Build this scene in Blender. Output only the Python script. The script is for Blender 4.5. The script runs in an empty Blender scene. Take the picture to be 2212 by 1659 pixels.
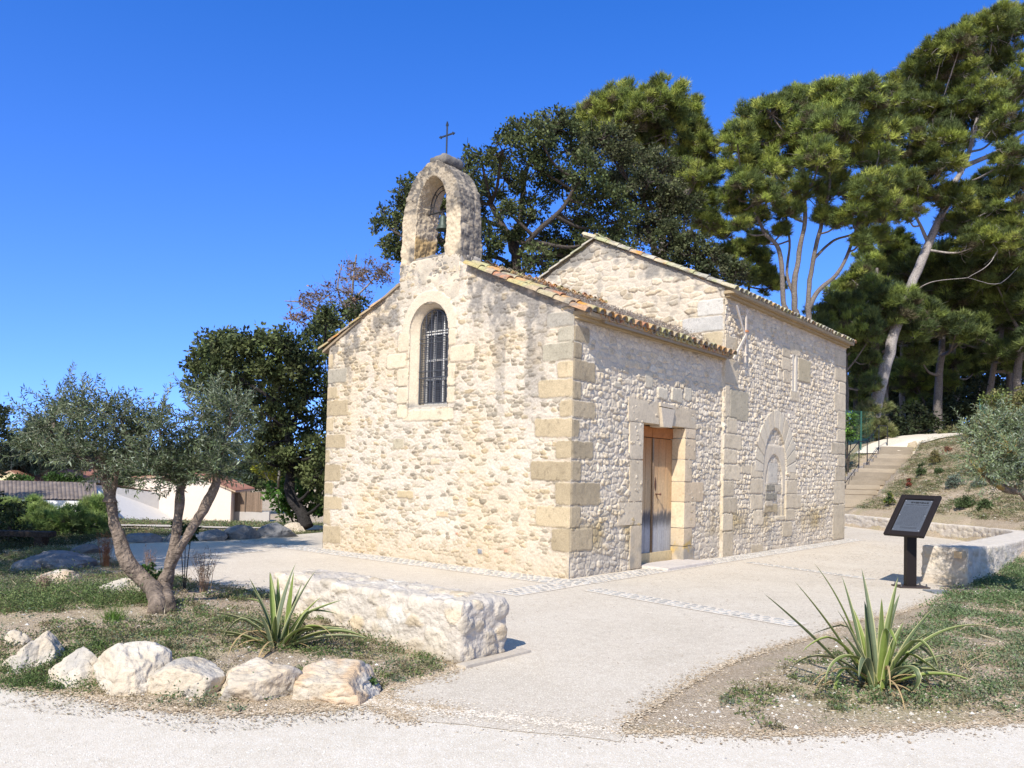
import bpy, math
import numpy as np
from mathutils import Matrix, Vector

# ------------------------------------------------------------ camera, sky, sun, exposure
sc = bpy.context.scene
FOC, PX, PY, CAMH = 1745.0, 1106.0, 961.0, 1.6
PITCH, ROLL = math.radians(2.0), 0.0247
_U0 = np.array([0, -math.sin(PITCH), math.cos(PITCH)])
CW = np.array([0, math.cos(PITCH), math.sin(PITCH)])
CR = math.cos(ROLL) * np.array([1, 0, 0.]) + math.sin(ROLL) * _U0
CU = -math.sin(ROLL) * np.array([1, 0, 0.]) + math.cos(ROLL) * _U0
CAM = np.array([0, 0, CAMH])
cam = bpy.data.cameras.new("camera"); camo = bpy.data.objects.new("camera", cam)
sc.collection.objects.link(camo); sc.camera = camo
cam.sensor_width = 36.0; cam.lens = 36.0 * FOC / 2212.0
cam.shift_y = (PY - 829.5) / 2212.0
cam.clip_end = 2000; cam.clip_start = 0.05
camo.matrix_world = Matrix(((CR[0], CU[0], -CW[0], CAM[0]), (CR[1], CU[1], -CW[1], CAM[1]),
                            (CR[2], CU[2], -CW[2], CAM[2]), (0, 0, 0, 1)))
SUN_EL = math.radians(42.0)
SUN_H = np.array([-0.357, -0.933]); SUN_H = SUN_H / np.linalg.norm(SUN_H)   # horizontal direction towards the sun
sun = bpy.data.lights.new("sun", 'SUN'); suno = bpy.data.objects.new("sun", sun)
sc.collection.objects.link(suno)
sun.energy = 4.6; sun.angle = math.radians(0.5); sun.color = (1.0, 0.945, 0.87)
_sd = Vector((SUN_H[0] * math.cos(SUN_EL), SUN_H[1] * math.cos(SUN_EL), math.sin(SUN_EL)))
suno.rotation_euler = (-_sd).to_track_quat('-Z', 'Y').to_euler()
suno.location = (-10, -20, 30)
world = bpy.data.worlds.new("World"); sc.world = world; world.use_nodes = True
nt = world.node_tree; bg = nt.nodes["Background"]
sky = nt.nodes.new("ShaderNodeTexSky"); sky.sky_type = 'NISHITA'; sky.sun_disc = False
sky.sun_elevation = SUN_EL; sky.sun_rotation = math.atan2(SUN_H[0], SUN_H[1])
sky.altitude = 300; sky.air_density = 1.0; sky.dust_density = 0.15; sky.ozone_density = 2.5
tcw = nt.nodes.new("ShaderNodeTexCoord"); mp = nt.nodes.new("ShaderNodeVectorMath"); mp.operation = 'MULTIPLY_ADD'
mp.inputs[1].default_value = (1, 1, 1.0); mp.inputs[2].default_value = (0, 0, .09)
nrmz = nt.nodes.new("ShaderNodeVectorMath"); nrmz.operation = 'NORMALIZE'
nt.links.new(tcw.outputs['Generated'], mp.inputs[0]); nt.links.new(mp.outputs[0], nrmz.inputs[0]); nt.links.new(nrmz.outputs[0], sky.inputs[0])
tint = nt.nodes.new("ShaderNodeVectorMath"); tint.operation = 'MULTIPLY'
# clear blue opposite the sun, unseen sunward side whitened as added neutral fill light
dts = nt.nodes.new("ShaderNodeVectorMath"); dts.operation = 'DOT_PRODUCT'; dts.inputs[1].default_value = tuple(_sd)
nt.links.new(tcw.outputs['Generated'], dts.inputs[0])
mrs = nt.nodes.new("ShaderNodeMapRange"); mrs.interpolation_type = 'SMOOTHSTEP'; mrs.inputs[1].default_value = .12; mrs.inputs[2].default_value = .95
mxt = nt.nodes.new("ShaderNodeMix"); mxt.data_type = 'VECTOR'; mxt.inputs[4].default_value = (.56, 1.0, 1.70); mxt.inputs[5].default_value = (1.75, 1.5, 1.2)
nt.links.new(dts.outputs['Value'], mrs.inputs[0]); nt.links.new(mrs.outputs[0], mxt.inputs[0]); nt.links.new(mxt.outputs[1], tint.inputs[1])
sepw = nt.nodes.new("ShaderNodeSeparateXYZ"); nt.links.new(tcw.outputs['Generated'], sepw.inputs[0])
mrz = nt.nodes.new("ShaderNodeMapRange"); mrz.inputs[1].default_value = 0.0; mrz.inputs[2].default_value = .55; nt.links.new(sepw.outputs[2], mrz.inputs[0])
mxz = nt.nodes.new("ShaderNodeMix"); mxz.data_type = 'VECTOR'; mxz.inputs[4].default_value = (1.30, 1.0, 1.08); mxz.inputs[5].default_value = (.42, .78, .98)
nt.links.new(mrz.outputs[0], mxz.inputs[0]); t2 = nt.nodes.new("ShaderNodeVectorMath"); t2.operation = 'MULTIPLY'; nt.links.new(mxz.outputs[1], t2.inputs[1])
nt.links.new(sky.outputs[0], tint.inputs[0]); nt.links.new(tint.outputs[0], t2.inputs[0]); nt.links.new(t2.outputs[0], bg.inputs[0])
bg.inputs[1].default_value = 0.12
sc.view_settings.view_transform = 'Standard'; sc.view_settings.look = 'None'
sc.view_settings.exposure = 0.45; sc.view_settings.gamma = 1.0

# ------------------------------------------------------------ helpers
R = np.random.RandomState(7)
COL = sc.collection.objects
def ray(x, y): return CW + ((x - PX) / FOC) * CR - ((y - PY) / FOC) * CU
def G(x, y, z=0.0):
    d = ray(x, y); return CAM + d * (z - CAMH) / d[2]
def D(x, y, dep):
    d = ray(x, y); return CAM + d * dep / d[1]
def hsh(a, b, c=0, s=0):
    a = np.asarray(a).astype(np.int64); b = np.asarray(b).astype(np.int64); c = np.asarray(c).astype(np.int64)
    h = (a * 73856093) ^ (b * 19349663) ^ (c * 83492791) ^ (s * 2654435 + 1013)
    h = h & 0xffffffff
    h = ((h ^ (h >> 16)) * 0x45d9f3b) & 0xffffffff
    h = ((h ^ (h >> 16)) * 0x45d9f3b) & 0xffffffff
    h = h ^ (h >> 16)
    return (h & 0xffffff).astype(np.float64) / 0xffffff
def vn(P, s=0):
    P = np.asarray(P, float); i = np.floor(P).astype(np.int64); f = P - i; f = f * f * (3 - 2 * f)
    r = 0
    for dx in (0, 1):
        for dy in (0, 1):
            for dz in (0, 1):
                w = (f[..., 0] if dx else 1 - f[..., 0]) * (f[..., 1] if dy else 1 - f[..., 1]) * (f[..., 2] if dz else 1 - f[..., 2])
                r = r + w * hsh(i[..., 0] + dx, i[..., 1] + dy, i[..., 2] + dz, s)
    return r * 2 - 1
def fbm(P, s=0, o=3):
    r = 0; a = 1.0; P = np.asarray(P, float)
    for k in range(o):
        r = r + a * vn(P * (2.03 ** k) + 17.3 * k, s + k); a *= .5
    return r / 1.6
def n2(x, y, sc_, s=0, o=3): return fbm(np.stack([x * sc_, y * sc_, np.zeros_like(x)], -1), s, o)
def ss(a, b, x):
    t = np.clip((x - a) / (b - a), 0, 1); return t * t * (3 - 2 * t)
def mix(a, b, t): return a + (b - a) * t
def cm(pts, n):
    """Catmull-Rom through pts, n samples per span"""
    P = np.array(pts, float)
    if len(P) < 3:
        t = np.linspace(0, 1, n + 1)[:, None]; return P[0] * (1 - t) + P[-1] * t
    Q = np.vstack([2 * P[0] - P[1], P, 2 * P[-1] - P[-2]]); out = []
    for i in range(1, len(Q) - 2):
        for t in np.linspace(0, 1, n, endpoint=False):
            a, b, c, d = Q[i - 1], Q[i], Q[i + 1], Q[i + 2]
            out.append(.5 * (2 * b + (c - a) * t + (2 * a - 5 * b + 4 * c - d) * t * t + (3 * b - a - 3 * c + d) * t ** 3))
    out.append(P[-1]); return np.array(out)

def link(name, me, mat=None, parent=None):
    o = bpy.data.objects.new(name, me); COL.link(o)
    if mat: me.materials.append(mat)
    if parent: o.parent = parent
    return o
def mesh_np(name, V, Fs, mat=None, parent=None, col=None, smooth=False, origin=None):
    """V (n,3); Fs = array (m,k) or list of such arrays"""
    if not isinstance(Fs, (list, tuple)): Fs = [Fs]
    Fs = [np.asarray(F, np.int32) for F in Fs if len(F)]
    V = np.asarray(V, float)
    if origin is not None: V = V - np.asarray(origin)
    me = bpy.data.meshes.new(name); me.vertices.add(len(V)); me.vertices.foreach_set("co", V.astype(np.float32).ravel())
    nl = sum(F.size for F in Fs); npoly = sum(len(F) for F in Fs)
    me.loops.add(nl); me.polygons.add(npoly)
    me.loops.foreach_set("vertex_index", np.concatenate([F.ravel() for F in Fs]))
    st = []; off = 0
    for F in Fs:
        st.append(off + np.arange(len(F), dtype=np.int32) * F.shape[1]); off += F.size
    me.polygons.foreach_set("loop_start", np.concatenate(st).astype(np.int32))
    me.polygons.foreach_set("use_smooth", np.full(npoly, bool(smooth)))
    me.update(calc_edges=True)
    if col is not None:
        col = np.asarray(col, np.float32)
        if col.ndim == 1: col = np.tile(col, (len(V), 1))
        at = me.color_attributes.new("Col", 'FLOAT_COLOR', 'POINT')
        c4 = np.ones((len(V), 4), np.float32); c4[:, :3] = col[:, :3]
        at.data.foreach_set("color", c4.ravel())
    o = link(name, me, mat, parent)
    if origin is not None: o.location = Vector(origin)
    return o
class MB:
    def __init__(s): s.v = []; s.f = {}; s.c = []; s.n = 0
    def add(s, V, F, c=(.5, .5, .5)):
        V = np.asarray(V, float); F = np.asarray(F, int)
        if len(V) == 0: return s
        s.v.append(V); s.f.setdefault(F.shape[1], []).append(F + s.n)
        c = np.asarray(c, float)
        s.c.append(c if c.ndim == 2 else np.tile(c[:3], (len(V), 1))); s.n += len(V); return s
    def box(s, c, sz, ax=None, col=(.5, .5, .5), bev=0.0):
        """chamfered box: centre, full sizes, axes matrix rows"""
        h = np.array(sz, float) / 2; A = np.eye(3) if ax is None else np.asarray(ax, float); c = np.asarray(c, float)
        if bev <= 0:
            V = np.array([[i, j, k] for i in (-1, 1) for j in (-1, 1) for k in (-1, 1)]) * h
            F = [[0, 1, 3, 2], [4, 6, 7, 5], [0, 4, 5, 1], [2, 3, 7, 6], [0, 2, 6, 4], [1, 5, 7, 3]]
            return s.add(c + V @ A, F, col)
        b = min(bev, h.min() * .9); V = []; idx = {}
        for i in (-1, 1):
            for j in (-1, 1):
                for k in (-1, 1):
                    for a in range(3):
                        p = np.array([i, j, k]) * (h - b); p[a] += (i, j, k)[a] * b
                        idx[(i, j, k, a)] = len(V); V.append(p)
        F4 = []; F3 = []
        for a in range(3):
            o = [x for x in range(3) if x != a]
            for sg in (-1, 1):
                q = []
                for (p_, r_) in ((-1, -1), (1, -1), (1, 1), (-1, 1)):
                    t = [0, 0, 0]; t[a] = sg; t[o[0]] = p_; t[o[1]] = r_; q.append(idx[(t[0], t[1], t[2], a)])
                if (sg > 0) == (a == 1): q = q[::-1]
                F4.append(q)
        for a in range(3):
            o = [x for x in range(3) if x != a]
            for p_ in (-1, 1):
                for r_ in (-1, 1):
                    def t(sa, w):
                        q = [0, 0, 0]; q[a] = sa; q[o[0]] = p_; q[o[1]] = r_; return idx[(q[0], q[1], q[2], w)]
                    F4.append([t(-1, o[0]), t(1, o[0]), t(1, o[1]), t(-1, o[1])])
        for i in (-1, 1):
            for j in (-1, 1):
                for k in (-1, 1): F3.append([idx[(i, j, k, a)] for a in range(3)])
        V = c + np.array(V) @ A
        n0 = s.n; s.add(V, F4, col); s.f.setdefault(3, []).append(np.array(F3) + n0); return s
    def tube(s, path, rad, n=8, col=(.5, .5, .5), cap=True, lump=0.0, seed=0):
        P = np.asarray(path, float); m = len(P); rad = np.broadcast_to(np.asarray(rad, float), (m,)) if np.ndim(rad) else np.full(m, rad)
        T = np.gradient(P, axis=0); T /= np.linalg.norm(T, axis=1)[:, None] + 1e-9
        ref = np.array([0, 0, 1.]) if abs(T[0][2]) < .9 else np.array([1., 0, 0]); V = []
        N = np.cross(T[0], ref); N /= np.linalg.norm(N)
        for i in range(m):
            N = N - T[i] * (N @ T[i]); N /= np.linalg.norm(N) + 1e-9; B = np.cross(T[i], N)
            a = np.arange(n) / n * 2 * math.pi
            rr = rad[i] * np.ones(n)
            ring = P[i] + (np.cos(a)[:, None] * N + np.sin(a)[:, None] * B) * rr[:, None]
            V.append(ring)
        V = np.vstack(V)
        if lump:
            C0 = np.repeat(P, n, 0); V = C0 + (V - C0) * (1 + lump * fbm(V * (1.2 / max(rad.max(), 1e-3)) * .5, seed, 3))[:, None]
        i = np.arange(m - 1)[:, None] * n; j = np.arange(n)[None]; k = (j + 1) % n
        F = np.stack([i + j, i + k, i + n + k, i + n + j], -1).reshape(-1, 4)
        n0 = s.n; s.add(V, F, col)
        if cap and n > 2:
            s.f.setdefault(n, []).append(np.array([list(range(n))[::-1], list(range((m - 1) * n, m * n))]) + n0)
        return s
    def poly(s, pts, col=(.5, .5, .5)): return s.add(pts, [list(range(len(pts)))], col)
    def prism(s, pts, d, col=(.5, .5, .5)):
        P = np.asarray(pts, float); n = len(P); V = np.vstack([P, P + np.asarray(d)])
        n0 = s.n; s.add(V, [[i, (i + 1) % n, n + (i + 1) % n, n + i] for i in range(n)], col)
        s.f.setdefault(n, []).append(np.array([list(range(n))[::-1], list(range(n, 2 * n))]) + n0); return s
    def build(s, name, mat, parent=None, smooth=False, origin=None):
        V = np.vstack(s.v); F = [np.vstack(f) for f in s.f.values()]
        return mesh_np(name, V, F, mat, parent, np.vstack(s.c), smooth, origin)

def tag(o, label=None, cat=None, group=None, kind=None):
    if label: o['label'] = label
    if cat: o['category'] = cat
    if group: o['group'] = group
    if kind: o['kind'] = kind
    return o
def empty(name, loc, label, cat, group=None, rz=0):
    o = bpy.data.objects.new(name, None); COL.link(o); o.location = Vector(loc); o.rotation_euler = (0, 0, rz)
    o.empty_display_size = .2
    return tag(o, label, cat, group)
def place(o, root):
    """parent o (already at world coordinates) under root"""
    o.parent = root; o.matrix_parent_inverse = Matrix.Translation(-root.location) if root.rotation_euler[2] == 0 else (Matrix.Translation(root.location) @ Matrix.Rotation(root.rotation_euler[2], 4, 'Z')).inverted()
    return o

# ------------------------------------------------------------ materials
def mat_vc(name, rough=.85, nscale=30, namt=.25, bump=.3, bscale=60, spec=.3, trans=0, bdist=.01, metal=0):
    m = bpy.data.materials.new(name); m.use_nodes = True; t = m.node_tree; b = t.nodes["Principled BSDF"]
    at = t.nodes.new("ShaderNodeAttribute"); at.attribute_name = "Col"
    tc = t.nodes.new("ShaderNodeTexCoord"); nz = t.nodes.new("ShaderNodeTexNoise"); nz.inputs['Scale'].default_value = nscale
    nz.inputs['Detail'].default_value = 5; nz.inputs['Roughness'].default_value = .65
    t.links.new(tc.outputs['Object'], nz.inputs['Vector'])
    mr = t.nodes.new("ShaderNodeMapRange"); mr.inputs[1].default_value = .25; mr.inputs[2].default_value = .75
    mr.inputs[3].default_value = 1 - namt; mr.inputs[4].default_value = 1 + namt
    t.links.new(nz.outputs[0], mr.inputs[0])
    mx = t.nodes.new("ShaderNodeVectorMath"); mx.operation = 'SCALE'
    t.links.new(at.outputs['Color'], mx.inputs[0]); t.links.new(mr.outputs[0], mx.inputs['Scale'])
    t.links.new(mx.outputs[0], b.inputs['Base Color'])
    b.inputs['Roughness'].default_value = rough; b.inputs['Metallic'].default_value = metal
    b.inputs['Specular IOR Level'].default_value = spec
    if bump:
        n2_ = t.nodes.new("ShaderNodeTexNoise"); n2_.inputs['Scale'].default_value = bscale; n2_.inputs['Detail'].default_value = 6
        t.links.new(tc.outputs['Object'], n2_.inputs['Vector'])
        bp = t.nodes.new("ShaderNodeBump"); bp.inputs['Strength'].default_value = bump; bp.inputs['Distance'].default_value = bdist
        t.links.new(n2_.outputs[0], bp.inputs['Height']); t.links.new(bp.outputs[0], b.inputs['Normal'])
    if trans:
        tr = t.nodes.new("ShaderNodeBsdfTranslucent"); mxs = t.nodes.new("ShaderNodeMixShader"); mxs.inputs[0].default_value = trans
        t.links.new(mx.outputs[0], tr.inputs[0]); out = t.nodes["Material Output"]
        t.links.new(b.outputs[0], mxs.inputs[1]); t.links.new(tr.outputs[0], mxs.inputs[2]); t.links.new(mxs.outputs[0], out.inputs[0])
    return m
M = {}
M['stone'] = mat_vc('stone_wall', .9, 45, .22, .55, 110, .15, bdist=.008)
M['dressed'] = mat_vc('dressed_stone', .9, 22, .16, .4, 70, .15, bdist=.006)
M['rock'] = mat_vc('limestone_rock', .85, 9, .16, .8, 22, .2, bdist=.03)
M['tile'] = mat_vc('roof_tile', .85, 28, .38, .5, 80, .2)
M['bark'] = mat_vc('bark', .9, 16, .5, 1.0, 24, .15, bdist=.05)
M['leaf'] = mat_vc('leaf', .6, 3, .25, 0, 1, .18, trans=.25)
M['needle'] = mat_vc('needle', .6, 2, .25, 0, 1, .15, trans=.12)
M['olive'] = mat_vc('olive_leaf', .5, 6, .15, 0, 1, .3, trans=.18)
M['straw'] = mat_vc('straw', .8, 10, .2, 0, 1, .2, trans=.15)
M['blade'] = mat_vc('blade_leaf', .5, 12, .12, .1, 40, .4, trans=.22)
M['metal'] = mat_vc('dark_metal', .45, 40, .15, .1, 90, .5, metal=.6)
M['paint'] = mat_vc('painted_wall', .9, 4, .06, .15, 80, .2)
M['cobble'] = mat_vc('cobble', .8, 40, .2, .3, 120, .25)
M['plain'] = mat_vc('plain', .6, 40, .08, 0, 60, .3)
M['satin'] = mat_vc('satin_paint', .55, 30, .12, .05, 60, .25)
M['bell'] = mat_vc('bronze', .5, 20, .25, .15, 60, .4, metal=.2)

def N_(t, k, **kw):
    n = t.nodes.new(k)
    for a, v in kw.items(): n.inputs[a].default_value = v
    return n
def ramp(t, src, stops):
    r = t.nodes.new("ShaderNodeValToRGB"); e = r.color_ramp.elements
    while len(e) < len(stops): e.new(.5)
    for q, (p, c) in zip(e, stops): q.position = p; q.color = (*c, 1)
    t.links.new(src, r.inputs[0]); return r.outputs[0]
def mixc(t, f, a, b, mode='MIX'):
    m = t.nodes.new("ShaderNodeMix"); m.data_type = 'RGBA'; m.blend_type = mode
    if isinstance(f, float): m.inputs[0].default_value = f
    else: t.links.new(f, m.inputs[0])
    for k, q in ((6, a), (7, b)):
        if isinstance(q, tuple): m.inputs[k].default_value = (*q, 1)
        else: t.links.new(q, m.inputs[k])
    return m.outputs[2]
def ground_mat(name, base, dark, light, speck, speck_amt, patch=None, bump=.5, sp_scale=220):
    m = bpy.data.materials.new(name); m.use_nodes = True; t = m.node_tree; b = t.nodes["Principled BSDF"]
    tc = t.nodes.new("ShaderNodeTexCoord").outputs['Object']
    def nz(s, d=5, r=.6):
        n = N_(t, "ShaderNodeTexNoise", Scale=s, Detail=d, Roughness=r); t.links.new(tc, n.inputs['Vector']); return n.outputs[0]
    c = ramp(t, nz(.9, 6, .65), [(.3, dark), (.5, base), (.72, light)])
    c = mixc(t, .5, c, ramp(t, nz(9, 5, .7), [(.3, dark), (.5, base), (.7, light)]))
    if patch:
        c = mixc(t, ramp(t, nz(.55, 6, .7), [(.5, (0, 0, 0)), (.62, (1, 1, 1))]), c, patch)
    v = N_(t, "ShaderNodeTexVoronoi", Scale=sp_scale); t.links.new(tc, v.inputs['Vector'])
    sepv = t.nodes.new("ShaderNodeSeparateColor"); t.links.new(v.outputs['Color'], sepv.inputs[0])
    sp = ramp(t, sepv.outputs[0], [(0, (0, 0, 0)), (.72, (0, 0, 0)), (.76, (1, 1, 1))])
    mm = t.nodes.new("ShaderNodeMath"); mm.operation = 'MULTIPLY'; mm.inputs[1].default_value = speck_amt
    t.links.new(sp, mm.inputs[0])
    c = mixc(t, mm.outputs[0], c, speck)
    sp2 = ramp(t, sepv.outputs[1], [(0, (0, 0, 0)), (.8, (0, 0, 0)), (.84, (1, 1, 1))])
    m2 = t.nodes.new("ShaderNodeMath"); m2.operation = 'MULTIPLY'; m2.inputs[1].default_value = speck_amt
    t.links.new(sp2, m2.inputs[0]); c = mixc(t, m2.outputs[0], c, tuple(min(.9, x * 1.5) for x in light))
    t.links.new(c, b.inputs['Base Color']); b.inputs['Roughness'].default_value = .95; b.inputs['Specular IOR Level'].default_value = .1
    bp = N_(t, "ShaderNodeBump", Strength=bump, Distance=.012)
    ad = t.nodes.new("ShaderNodeMath"); ad.operation = 'ADD'; t.links.new(nz(28, 6, .75), ad.inputs[0]); t.links.new(v.outputs['Distance'], ad.inputs[1])
    t.links.new(ad.outputs[0], bp.inputs['Height']); t.links.new(bp.outputs[0], b.inputs['Normal'])
    return m
M['soil'] = ground_mat('soil', (.45, .355, .25), (.33, .25, .165), (.55, .45, .335), (.26, .19, .11), .45, (.37, .31, .185), .9, 90)
M['plaza'] = ground_mat('plaza_concrete', (.575, .495, .392), (.465, .395, .305), (.64, .565, .46), (.36, .30, .23), .38, None, .25, 120)
M['gravel'] = ground_mat('white_gravel', (.655, .575, .462), (.545, .47, .365), (.73, .655, .55), (.44, .38, .30), .35, None, .3, 150)

# ------------------------------------------------------------ terrain
def sdpoly(x, y, poly):
    """signed distance, negative inside"""
    x = np.asarray(x, float); y = np.asarray(y, float); P = np.array(poly, float); d = np.full(x.shape, 1e9); ins = np.zeros(x.shape, bool)
    for i in range(len(P)):
        a = P[i]; b = P[(i + 1) % len(P)]; e = b - a; wx = x - a[0]; wy = y - a[1]
        t = np.clip((wx * e[0] + wy * e[1]) / (e @ e + 1e-12), 0, 1)
        d = np.minimum(d, np.hypot(wx - e[0] * t, wy - e[1] * t))
        c = ((a[1] > y) != (b[1] > y)) & (x < (b[0] - a[0]) * (y - a[1]) / (b[1] - a[1] + 1e-12) + a[0])
        ins ^= c
    return np.where(ins, -d, d)
WALL_LINE = [(7.15, 13.0), (9.4, 15.7), (12.75, 20.2), (13.0, 23), (12.5, 26), (12.15, 29.1), (11.6, 34), (8, 40), (0, 46)]
def sdline(x, y, L):
    x = np.asarray(x, float); y = np.asarray(y, float); d = np.full(x.shape, 1e9); s = np.zeros(x.shape)
    for i in range(len(L) - 1):
        a = np.array(L[i], float); e = np.array(L[i + 1], float) - a; wx = x - a[0]; wy = y - a[1]
        t = (wx * e[0] + wy * e[1]) / (e @ e); tc_ = np.clip(t, 0, 1)
        dd = np.hypot(wx - e[0] * tc_, wy - e[1] * tc_); cr = wx * e[1] - wy * e[0]
        m = dd < d - 1e-9; d = np.where(m, dd, d); s = np.where(m, np.sign(cr), s)
    return d * s
PLAZA = [(-4.65, 20.31), (-5.6, 18.15), (-6.53, 16.9), (-7.3, 16.5), (-7.87, 15.6), (-7.52, 14.49), (-6.94, 13.9), (-5.7, 12.4), (-4.58, 11.34),
         (-4.05, 10.97), (-2.84, 10.02), (-1.6, 8.7), (-.38, 6.72), (-.5, 6.45), (-.87, 5.95), (-.85, 5.5), (-.6, 5.2), (.69, 4.9), (.75, 5.2), (1.22, 6.01), (1.83, 6.93),
         (2.72, 7.92), (3.41, 8.51), (3.7, 9.1), (4.64, 9.78), (5.4, 10.6), (6.1, 11.4), (6.75, 12.5), (7.1, 13.1), (9.3, 15.9), (12.5, 20.2),
         (12.8, 23), (12.3, 26), (12.0, 29.1), (11.4, 34), (7, 36), (2, 30), (-2, 25)]
GRAV = [(-12, 7.2), (-6, 6.4), (-3.9, 5.9), (-3.3, 5.72), (-2.86, 5.6), (-2.4, 5.38), (-1.76, 5.27), (-1.2, 5.4), (-.93, 5.62), (-.3, 5.45), (.69, 5.1), (1.76, 5.11),
        (2.6, 5.3), (3.51, 5.53), (6, 6.2), (12, 7), (12, -8), (-12, -8)]
CHAP = [(.9, 12.4), (-3.7, 16.2), (4.5, 26.2), (9.15, 22.3)]
STAIR = np.array([(12.9, 30.0, .42), (13.75, 31.0, .80), (14.35, 32.0, 1.07), (15.05, 33, 1.47), (15.9, 34, 1.84), (16.65, 35, 2.18), (17.55, 36, 2.50), (18.3, 37, 2.88), (18.9, 38, 3.28)])
def H(x, y):
    x = np.asarray(x, float); y = np.asarray(y, float)
    s = sdline(x, y, WALL_LINE)
    hw = .43 * ss(12.6, 18.5, y); sl = .37 * ss(14.5, 24, y)
    t = sl * np.clip(s, 0, 60)
    h = np.where(t < 60, -np.log(np.exp(-4 * np.minimum(t, 12)) + math.exp(-4 * 3.3)) / 4, 3.3)
    h = h + .085 * np.clip(s - 8.5, 0, 30) * ss(24, 34, y)
    right = ss(-.1, .12, s) * (hw + np.maximum(h, 0) * 1.0) * ss(-14, 4, x)
    w = ss(-.08, -.24, x / np.maximum(y, 1)) * (x < 0)
    drop = -.062 * np.clip(y - 18.8, 0, 48) * w
    drop = drop - .03 * np.clip(-x - 9, 0, 8) * ss(8, 14, y) * 0
    bed = np.exp(-(((x + 3.9) / 2.4) ** 2 + ((y - 8.0) / 1.9) ** 2)) * .16
    bed = bed + .05 * np.exp(-(((x - 4.2) / 1.6) ** 2 + ((y - 7.0) / 1.5) ** 2))
    und = .035 * n2(x, y, .9, 5, 3) + .015 * n2(x, y, 4, 9, 2) + .02
    sd = np.minimum(np.minimum(sdpoly(x, y, PLAZA), sdpoly(x, y, GRAV)), sdpoly(x, y, CHAP) + .1)
    hh_ = right + drop + (bed + und) * ss(.02, .6, sd) + .012 * ss(.0, .12, sd)
    zt = np.interp(y, STAIR[:, 1], STAIR[:, 2]); xt = np.interp(y, STAIR[:, 1], STAIR[:, 0]); ins = (np.abs(x - xt + .85) < 1.15) & (y > 29.6) & (y < 38.2)
    return np.where(ins, np.minimum(hh_, zt - .22), hh_)
def GT(px, py, off=0.0):
    """where the sight line through a pixel first meets the terrain"""
    d = ray(px, py); d = d / d[1]; t = np.arange(3.0, 110, .02); P = CAM[None] + d[None] * t[:, None]; g = H(P[:, 0], P[:, 1]) + off
    i = int(np.argmax(P[:, 2] < g)) if (P[:, 2] < g).any() else len(t) - 1; p = P[i].copy(); p[2] = g[i]; return p
def lin(*a): return np.concatenate([np.arange(s, e, st) for s, e, st in a])
xs = lin((-420, -60, 40), (-60, -16, 2.2), (-16, -9, .25), (-9, 9, .075), (9, 26, .2), (26, 60, 1.5), (60, 441, 42))
ys = lin((-20, 3, 2), (3, 13, .07), (13, 24, .15), (24, 48, .4), (48, 90, 2.5), (90, 620, 50))
X, Y = np.meshgrid(xs, ys); Z = H(X, Y)
Z = Z - .05 * ss(-.12, -.35, sdpoly(X, Y, PLAZA)) - .05 * ss(-.14, -.4, sdpoly(X, Y, GRAV))
nx_ = len(xs); ii = np.arange(len(ys) - 1)[:, None] * nx_; jj = np.arange(nx_ - 1)[None]
F = np.stack([ii + jj, ii + jj + 1, ii + nx_ + jj + 1, ii + nx_ + jj], -1).reshape(-1, 4)
o = mesh_np('ground', np.stack([X, Y, Z], -1).reshape(-1, 3), F, M['soil'], smooth=True); tag(o, kind='structure')
def wavy(poly, step=.15, amp=.04, seed=0, skip=None):
    P = np.array(poly, float); out = []
    for i in range(len(P)):
        a = P[i]; b = P[(i + 1) % len(P)]; n = max(1, int(np.linalg.norm(b - a) / step))
        for t in range(n): out.append(a + (b - a) * t / n)
    Q = np.array(out); nrm = np.roll(Q, -1, 0) - np.roll(Q, 1, 0); nrm = np.stack([nrm[:, 1], -nrm[:, 0]], -1); nrm /= np.linalg.norm(nrm, axis=1)[:, None] + 1e-9
    return Q + nrm * (amp * n2(Q[:, 0], Q[:, 1], 2.5, seed, 4))[:, None]
def sheet(name, poly, z, mat, amp=.05):
    P = wavy(poly, .12, amp, 3); V = np.column_stack([P, np.full(len(P), z)])
    me = bpy.data.meshes.new(name); me.from_pydata([tuple(v) for v in V], [], [tuple(range(len(V)))]); me.update()
    o = link(name, me, mat); tag(o, kind='structure'); return o
o = sheet('plaza_paving', PLAZA, .008, M['plaza'], .05)
o = sheet('gravel_path', GRAV, .004, M['gravel'], .07)
# far road seen behind the boulders, climbing path up the hill: sheets that follow the terrain
def ribbon(name, line, wid, mat, off=.03, n=10, kind='structure', m=5):
    P = cm([(a, b, 0) for a, b in line], n)[:, :2]; T = np.gradient(P, axis=0); T /= np.linalg.norm(T, axis=1)[:, None]; Nn = np.stack([-T[:, 1], T[:, 0]], -1)
    wv = np.interp(np.linspace(0, 1, len(P)), np.linspace(0, 1, len(np.atleast_1d(wid))), np.atleast_1d(wid))
    g = np.linspace(-.5, .5, m); V = P[:, None, :] + Nn[:, None, :] * (g[None, :, None] * wv[:, None, None])
    Zr = H(V[..., 0], V[..., 1]) + off; V = np.concatenate([V, Zr[..., None]], -1).reshape(-1, 3)
    i = np.arange(len(P) - 1)[:, None] * m; j = np.arange(m - 1)[None]
    F = np.stack([i + j, i + j + 1, i + m + j + 1, i + m + j], -1).reshape(-1, 4)
    o = mesh_np(name, V, F, mat, smooth=True); return tag(o, kind=kind)
ribbon('road', [(-34, 22), (-22, 23), (-12, 26.5), (-6, 27.5), (0, 33)], [4, 4, 3.2, 3, 3], M['plaza'], .05, 14)
ribbon('hill_path', [(16.9, 37.9), (18.2, 38.6), (20.2, 39.2), (23, 39.8), (26.5, 38.8), (32, 37)], [2.0, 2.6, 3.2, 3.2, 3, 3], M['gravel'], .06, 14, m=9)

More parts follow.
